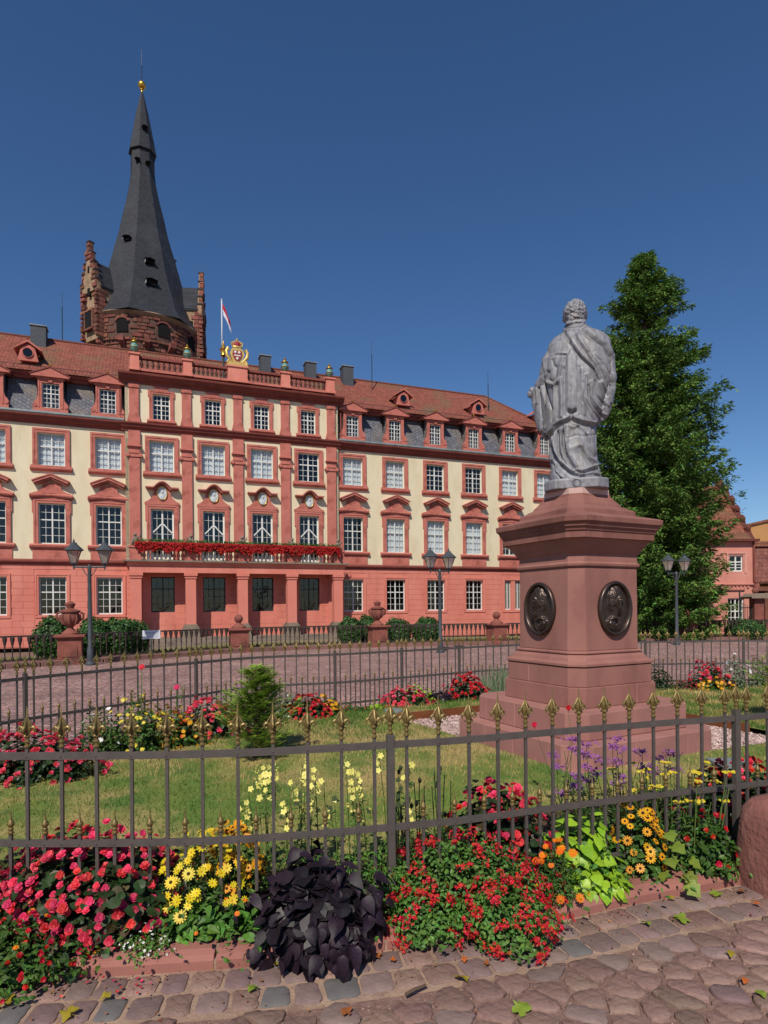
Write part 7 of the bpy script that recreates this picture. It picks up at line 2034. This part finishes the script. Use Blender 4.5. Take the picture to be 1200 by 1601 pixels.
for px, top, y, r_, lab in bush:
    x = (px-600)/963*y; zt = 1.65-(top-949)*y/963; zt = 1.65-((top-949)+.009*(px-600))*y/963
    zb = -.2; h = (zt-zb)/2
    p = plant('round_bush', x, y, zb+h, lab, 'bush', 'clipped bushes before the palace'); P, d = sphere_pts(2600, (r_,r_,h)); v, f = scatter(T_rnd[0], T_rnd[1], P, d+rng.normal(0,.5,d.shape), rng.uniform(.05,.1,len(P))); link('foliage', np_mesh('foliage', v, f, M_box), p)
    k = MB(); ell(k, (0,0,0), (r_*.86,r_*.86,h*.86)); k.build('inner_twigs', M_gdark, p, smooth=True)  # solid dark core added inside the leaf shell to block the gaps
# ---- geraniums on the balcony
C_ger = island_var(mat('geranium_petal', '#a80f12', '#c41a16', scale=2, rough=.6, trans=.2), .35, .01)
gl = ['left third of the portico balcony', 'balcony above the second portico bay', 'balcony above the third portico bay', 'right end of the portico balcony']
ang = math.atan2(963, 2510)
def pal(u, y, z): c, s = math.cos(ang), math.sin(ang); return (-15.32+u*c-y*s, 37.0+u*s+y*c, z)
for i in range(4):
    a, b = COLS[i]+.1, COLS[i+1]-.1; L = b-a
    p = empty('geranium_box', pal((a+b)/2, YB-.2, 5.0), ang, 'window box of hanging red geraniums on the '+gl[i], 'flower box', 'geranium boxes on the balcony rail')
    k = MB(); k.box(-L/2, L/2, -.1, .1, .12, .24); k.build('box', M_dkframe, p)
    n = 1500; P = np.column_stack([rng.uniform(-L/2-.1, L/2+.1, n), rng.normal(-.05, .1, n), rng.uniform(.1, .68, n)]); v, f = scatter(T_rnd[0], T_rnd[1], P, rng.normal(0,.6,(n,3))+np.array([0,-.5,.8]), rng.uniform(.06,.11,n)); link('foliage', np_mesh('foliage', v, f, M_gleaf), p)
    n = 2300; P = np.column_stack([rng.uniform(-L/2-.12, L/2+.12, n), rng.normal(-.2, .09, n), np.zeros(n)]); P[:,2] = .50 - .66*rng.uniform(0,1,n)**1.2*(.72+.28*np.sin(P[:,0]*7)*np.cos(P[:,0]*2.3)); v, f = scatter(A_clu[0], A_clu[1], P, rng.normal(0,.5,(n,3))+np.array([0,-1,.5]), rng.uniform(.03,.055,n)); link('flowers', np_mesh('flowers', v, f, C_ger), p)
# ---- putti on the balcony piers
for i, u in enumerate(COLS):
    p = empty('putto_statue', pal(u, YB+.05, 5.3), ang, ['leftmost small weathered stone child figure on the balcony', 'second stone child figure on the balcony, left of the second door', 'middle stone child figure on the balcony', 'fourth stone child figure on the balcony', 'rightmost small stone child figure on the balcony'][i], 'statue', 'stone child figures on the balcony piers')
    k = MB(); ell(k, (0,0,.12), (.2,.18,.14)); ell(k, (0,.02,.38), (.15,.13,.2)); ell(k, (.03,-.02,.66), (.1,.11,.12)); k.tube([(-.08,0,.5),(-.22,-.05,.52),(-.26,-.02,.7)], [.06,.05,.035], 8); k.tube([(.1,0,.48),(.2,-.1,.35),(.1,-.2,.3)], [.06,.05,.035], 8)
    k.tube([(-.08,-.05,.22),(-.18,-.22,.2),(-.14,-.25,-.0)], [.08,.065,.045], 8); k.tube([(.08,-.05,.22),(.2,-.2,.2),(.22,-.22,.02)], [.08,.065,.045], 8)
    v, nr, f = remesh(k, .03, 2); v[:,0] *= (1 if i % 2 else -1); f = f if i % 2 else f[:, ::-1]; link('figure', np_mesh('figure', v, f, M_greyst, True), p)

# ---- tall spruce
M_spr = island_var(mat('spruce_needles', '#496829', '#698a3a', scale=.8, rough=.7, trans=.2), .55, .03)
M_bark = mat('spruce_bark', '#4a3a30', '#5d4a3d', scale=5, rough=.95, bump=.5)
def spruce(x, y, z, H, prof, label, nlev, tuft=.3):
    p = empty('spruce_tree', (x, y, z), 0, label, 'tree'); k = MB(); k.tube([(0,0,-.3),(0,0,H*.5),(0,0,H*.97)], [.32,.2,.03], 10); k.build('trunk', M_bark, p, smooth=True)
    k = MB(); pos = []; xd = []; lob = random.uniform(0, 6)
    for i in range(nlev):
        t = i/nlev; zz = .8 + (H-1.0)*t; base = np.interp(zz, [q[0] for q in prof], [q[1] for q in prof])
        for b in range(9 + int(9*(1-t))):
            a = random.uniform(0, 6.28); Rr = base*random.uniform(.68, 1.06)*(1+.05*math.sin(3*a+zz*1.3+lob)+.05*math.sin(zz*2.3+a))
            sag = -.22*Rr if t < .8 else .25*Rr; pts = []
            for j in range(6):
                s = j/5; pts.append((Rr*s*math.cos(a), Rr*s*math.sin(a), zz + sag*math.sin(s*2.0) + .22*Rr*s*s))
            if t < .92: k.tube(pts, [.05*(1-.8*j/5)*(1-t*.6) for j in range(6)], 3, cap=False)
            nt_ = int(4 + Rr*4.6)
            for q in range(nt_):
                s = .18 + .85*(q+random.random())/nt_; s = min(s, 1.03); w = .32*(1-s)*Rr + .1
                bx = Rr*s*math.cos(a) - math.sin(a)*random.uniform(-w, w); by = Rr*s*math.sin(a) + math.cos(a)*random.uniform(-w, w)
                bz = zz + sag*math.sin(s*2.0) + .22*Rr*s*s + random.uniform(-.18, .1)
                for _ in range(17):
                    an = a + random.gauss(0, .9); pos.append((bx+random.gauss(0,.085), by+random.gauss(0,.085), bz-abs(random.gauss(0,.12)))); xd.append((math.cos(an), math.sin(an), random.gauss(-.12,.42)))
    k.build('branches', M_bark, p)
    pos = np.array(pos); n = len(pos); xax = np.array(xd); xax /= np.linalg.norm(xax, axis=1, keepdims=True)
    up = np.tile([0,0,1.],(n,1)) + rng.normal(0,.5,(n,3)); zax = up - (up*xax).sum(1,keepdims=True)*xax; zax /= np.linalg.norm(zax,axis=1,keepdims=True); yax = np.cross(zax,xax)
    tvv = np.array([(0,0,0),(.4,.19,.03),(1,0,-.16),(.4,-.19,.03)]); s = rng.uniform(.6,1.2,n)*tuft
    v = (tvv[None,:,0:1]*xax[:,None]+tvv[None,:,1:2]*yax[:,None]+tvv[None,:,2:3]*zax[:,None])*s[:,None,None]+pos[:,None]
    f = (np.array([[0,3,2,1]])[None]+(np.arange(n)*4)[:,None,None]).reshape(-1,4); link('crown', np_mesh('crown', v.reshape(-1,3), f, M_spr), p)
    print('spruce tufts', n)
spruce(13.0, 30.4, -.3, 19.6, [(0,3.2),(1.6,3.4),(5.4,3.45),(8.7,3.8),(10.3,3.5),(13,2.95),(15.2,2.25),(17.4,1.2),(18.7,.5),(19.6,.08)], 'very tall dark green spruce behind the monument, taller than the statue', 70, .215)
# tree tops showing over the palace roof at the left
p = empty('broadleaf_tree', (-31.5, 50.5, -.3), 0, 'green tree top just showing above the palace ridge at the far left', 'tree')
k = MB(); k.tube([(0,0,0),(0,0,12),(.3,0,20)], [.5,.35,.1], 8); k.build('trunk', M_bark, p)
P, d = sphere_pts(7000, (4.2,3.5,4.0)); P *= rng.uniform(.6,1.05,(7000,1)); v, f = scatter(T_rnd[0], T_rnd[1], P+np.array([0,0,20.2]), d+rng.normal(0,.6,d.shape), rng.uniform(.25,.45,7000)); link('crown', np_mesh('crown', v, f, M_gleaf), p)

# ------------------------------------------------------------------ fallen leaves on the pavement
def maple(m_):
    k = MB(); n = 22; vs = [(0,0,0)]
    for i in range(n):
        a = 2*math.pi*i/n; r = .55 + .42*abs(math.cos(2.5*a)) + .06*math.sin(9*a); 
        if i == 0: r = .3
        vs.append((r*math.cos(a), r*math.sin(a), .22*r*r*math.sin(a*2+.7) + .12*math.cos(3*a)))
    k.add(vs, [(0, 1+i, 1+(i+1) % n) for i in range(n)]); k.tube([(.2,0,0),(.8,.05,.05),(1.25,.15,.0)], .02, 4)
    return k.mesh('fallen_leaf', m_, True)
LM = {'green': mat('fallen_green', '#6d8a2c', '#8f9a36', scale=20, rough=.6, trans=.2), 'yellow': mat('fallen_yellow', '#a5922a', '#8a7a20', scale=20, rough=.6, trans=.2), 'brown': mat('fallen_brown', '#9a5a2c', '#7c4420', scale=20, rough=.7), 'orange': mat('fallen_orange', '#b5601f', '#a04a18', scale=20, rough=.7)}
LMm = {c: maple(m_) for c, m_ in LM.items()}
def gpx(px, py): 
    dv = (py-949)+.009*(px-600); y = 963*1.65/dv; return ((px-600)-.009*(py-949))/963*y, y
FL = [(395,1551,'green',.030,'green lobed leaf on the setts below the kerb, left of centre'),(432,1513,'yellow',.022,'small yellow leaf at the kerb foot under the black plant'),(480,1505,'yellow',.028,'olive yellow leaf hanging at the kerb below the black plant'),(560,1497,'green',.03,'green leaf at the kerb right of the black plant'),
 (588,1500,'brown',.026,'brown curled leaf beside the green leaf under the black plant'),(614,1507,'orange',.018,'small orange leaf on a grey sett near the centre'),(722,1535,'yellow',.038,'yellow green leaf with brown edge near a dark sett, bottom centre'),(726,1506,'orange',.02,'orange leaf just below the scarlet flowers'),
 (815,1583,'green',.045,'large pale green leaf lying at the bottom edge'),(540,1588,'brown',.03,'reddish brown leaf at the bottom edge, centre'),(108,1591,'yellow',.04,'big olive leaf at the bottom left corner'),(165,1565,'yellow',.026,'yellow brown leaf on the second row of setts at the left'),
 (60,1527,'brown',.032,'curled brown leaf below the pink begonias'),(185,1519,'brown',.028,'brown leaf lying against the kerb under the begonias'),(150,1524,'orange',.02,'orange leaf against the kerb at the left'),(8,1572,'yellow',.04,'yellow leaf cut off by the left edge'),
 (792,1497,'brown',.03,'brown leaf right below the scarlet mound'),(846,1499,'brown',.032,'brown leaf at the right foot of the scarlet mound'),(1010,1448,'green',.032,'dark green leaf on the setts right of centre'),(1065,1442,'green',.045,'large bright green leaf on the cobbles at the right'),
 (1050,1409,'yellow',.022,'yellow leaf on the setts near the lime plant'),(1143,1497,'yellow',.026,'yellow leaf among the cobbles at the right'),(1165,1540,'orange',.022,'orange brown leaf near the right edge'),(1190,1560,'green',.028,'green leaf cut by the right edge'),
 (1120,1402,'green',.04,'green and yellow leaf at the kerb near the corner stone'),(1160,1398,'brown',.03,'brown leaf in the corner between kerb and stone'),(1183,1418,'orange',.02,'orange leaf below the corner stone'),(760,1512,'brown',.018,'small brown leaf on a pink cobble below the scarlet flowers')]
for px, py, c, s, lab in FL:
    x, y = gpx(px, py); o = tag(link('fallen_leaf', LMm[c], None, (x, y, .022), (random.uniform(-.25,.25), random.uniform(-.25,.25), random.uniform(0, 6.28)), s), lab, 'leaf', 'fallen leaves on the pavement')
x, y = gpx(648, 1555); k = MB(); k.tube([(-.04,-.03,.02),(0,0,.022),(.05,.035,.018)], [.007,.008,.006], 6); tag(k.build('twig', mat('dry_twig', '#5d4a3c', rough=.9), loc=(x, y, 0)), 'short piece of dry brown twig on the cobbles, bottom centre', 'twig')
# small leaf litter and petals nobody could count
n = 700; s_ = rng.uniform(.4, total-.4, n); P = np.array([seg_at(KERB, q)[0]-np.array([-math.sin(seg_at(KERB, q)[1]), math.cos(seg_at(KERB, q)[1])])*abs(random.gauss(.02, .22)) for q in s_])
v, f = scatter(T_rnd[0], T_rnd[1], np.column_stack([P, np.full(n, .013)]), np.tile([0,0,1.],(n,1))+rng.normal(0,.3,(n,3)), rng.uniform(.004,.014,n)); link('leaf_litter', np_mesh('leaf_litter', v, f, island_var(mat('leaf_crumbs', '#8a5530', '#6d4526', scale=9, rough=.8), .4, .04)), kind='stuff')
n = 60; P = np.column_stack([rng.uniform(-1.9,-1.0,n), rng.normal(2.72,.05,n), np.full(n,.014)]); v, f = scatter(T_rnd[0], T_rnd[1], P, np.tile([0,0,1.],(n,1))+rng.normal(0,.3,(n,3)), rng.uniform(.01,.02,n)); link('fallen_petals', np_mesh('fallen_petals', v, f, C_pinki), kind='stuff')
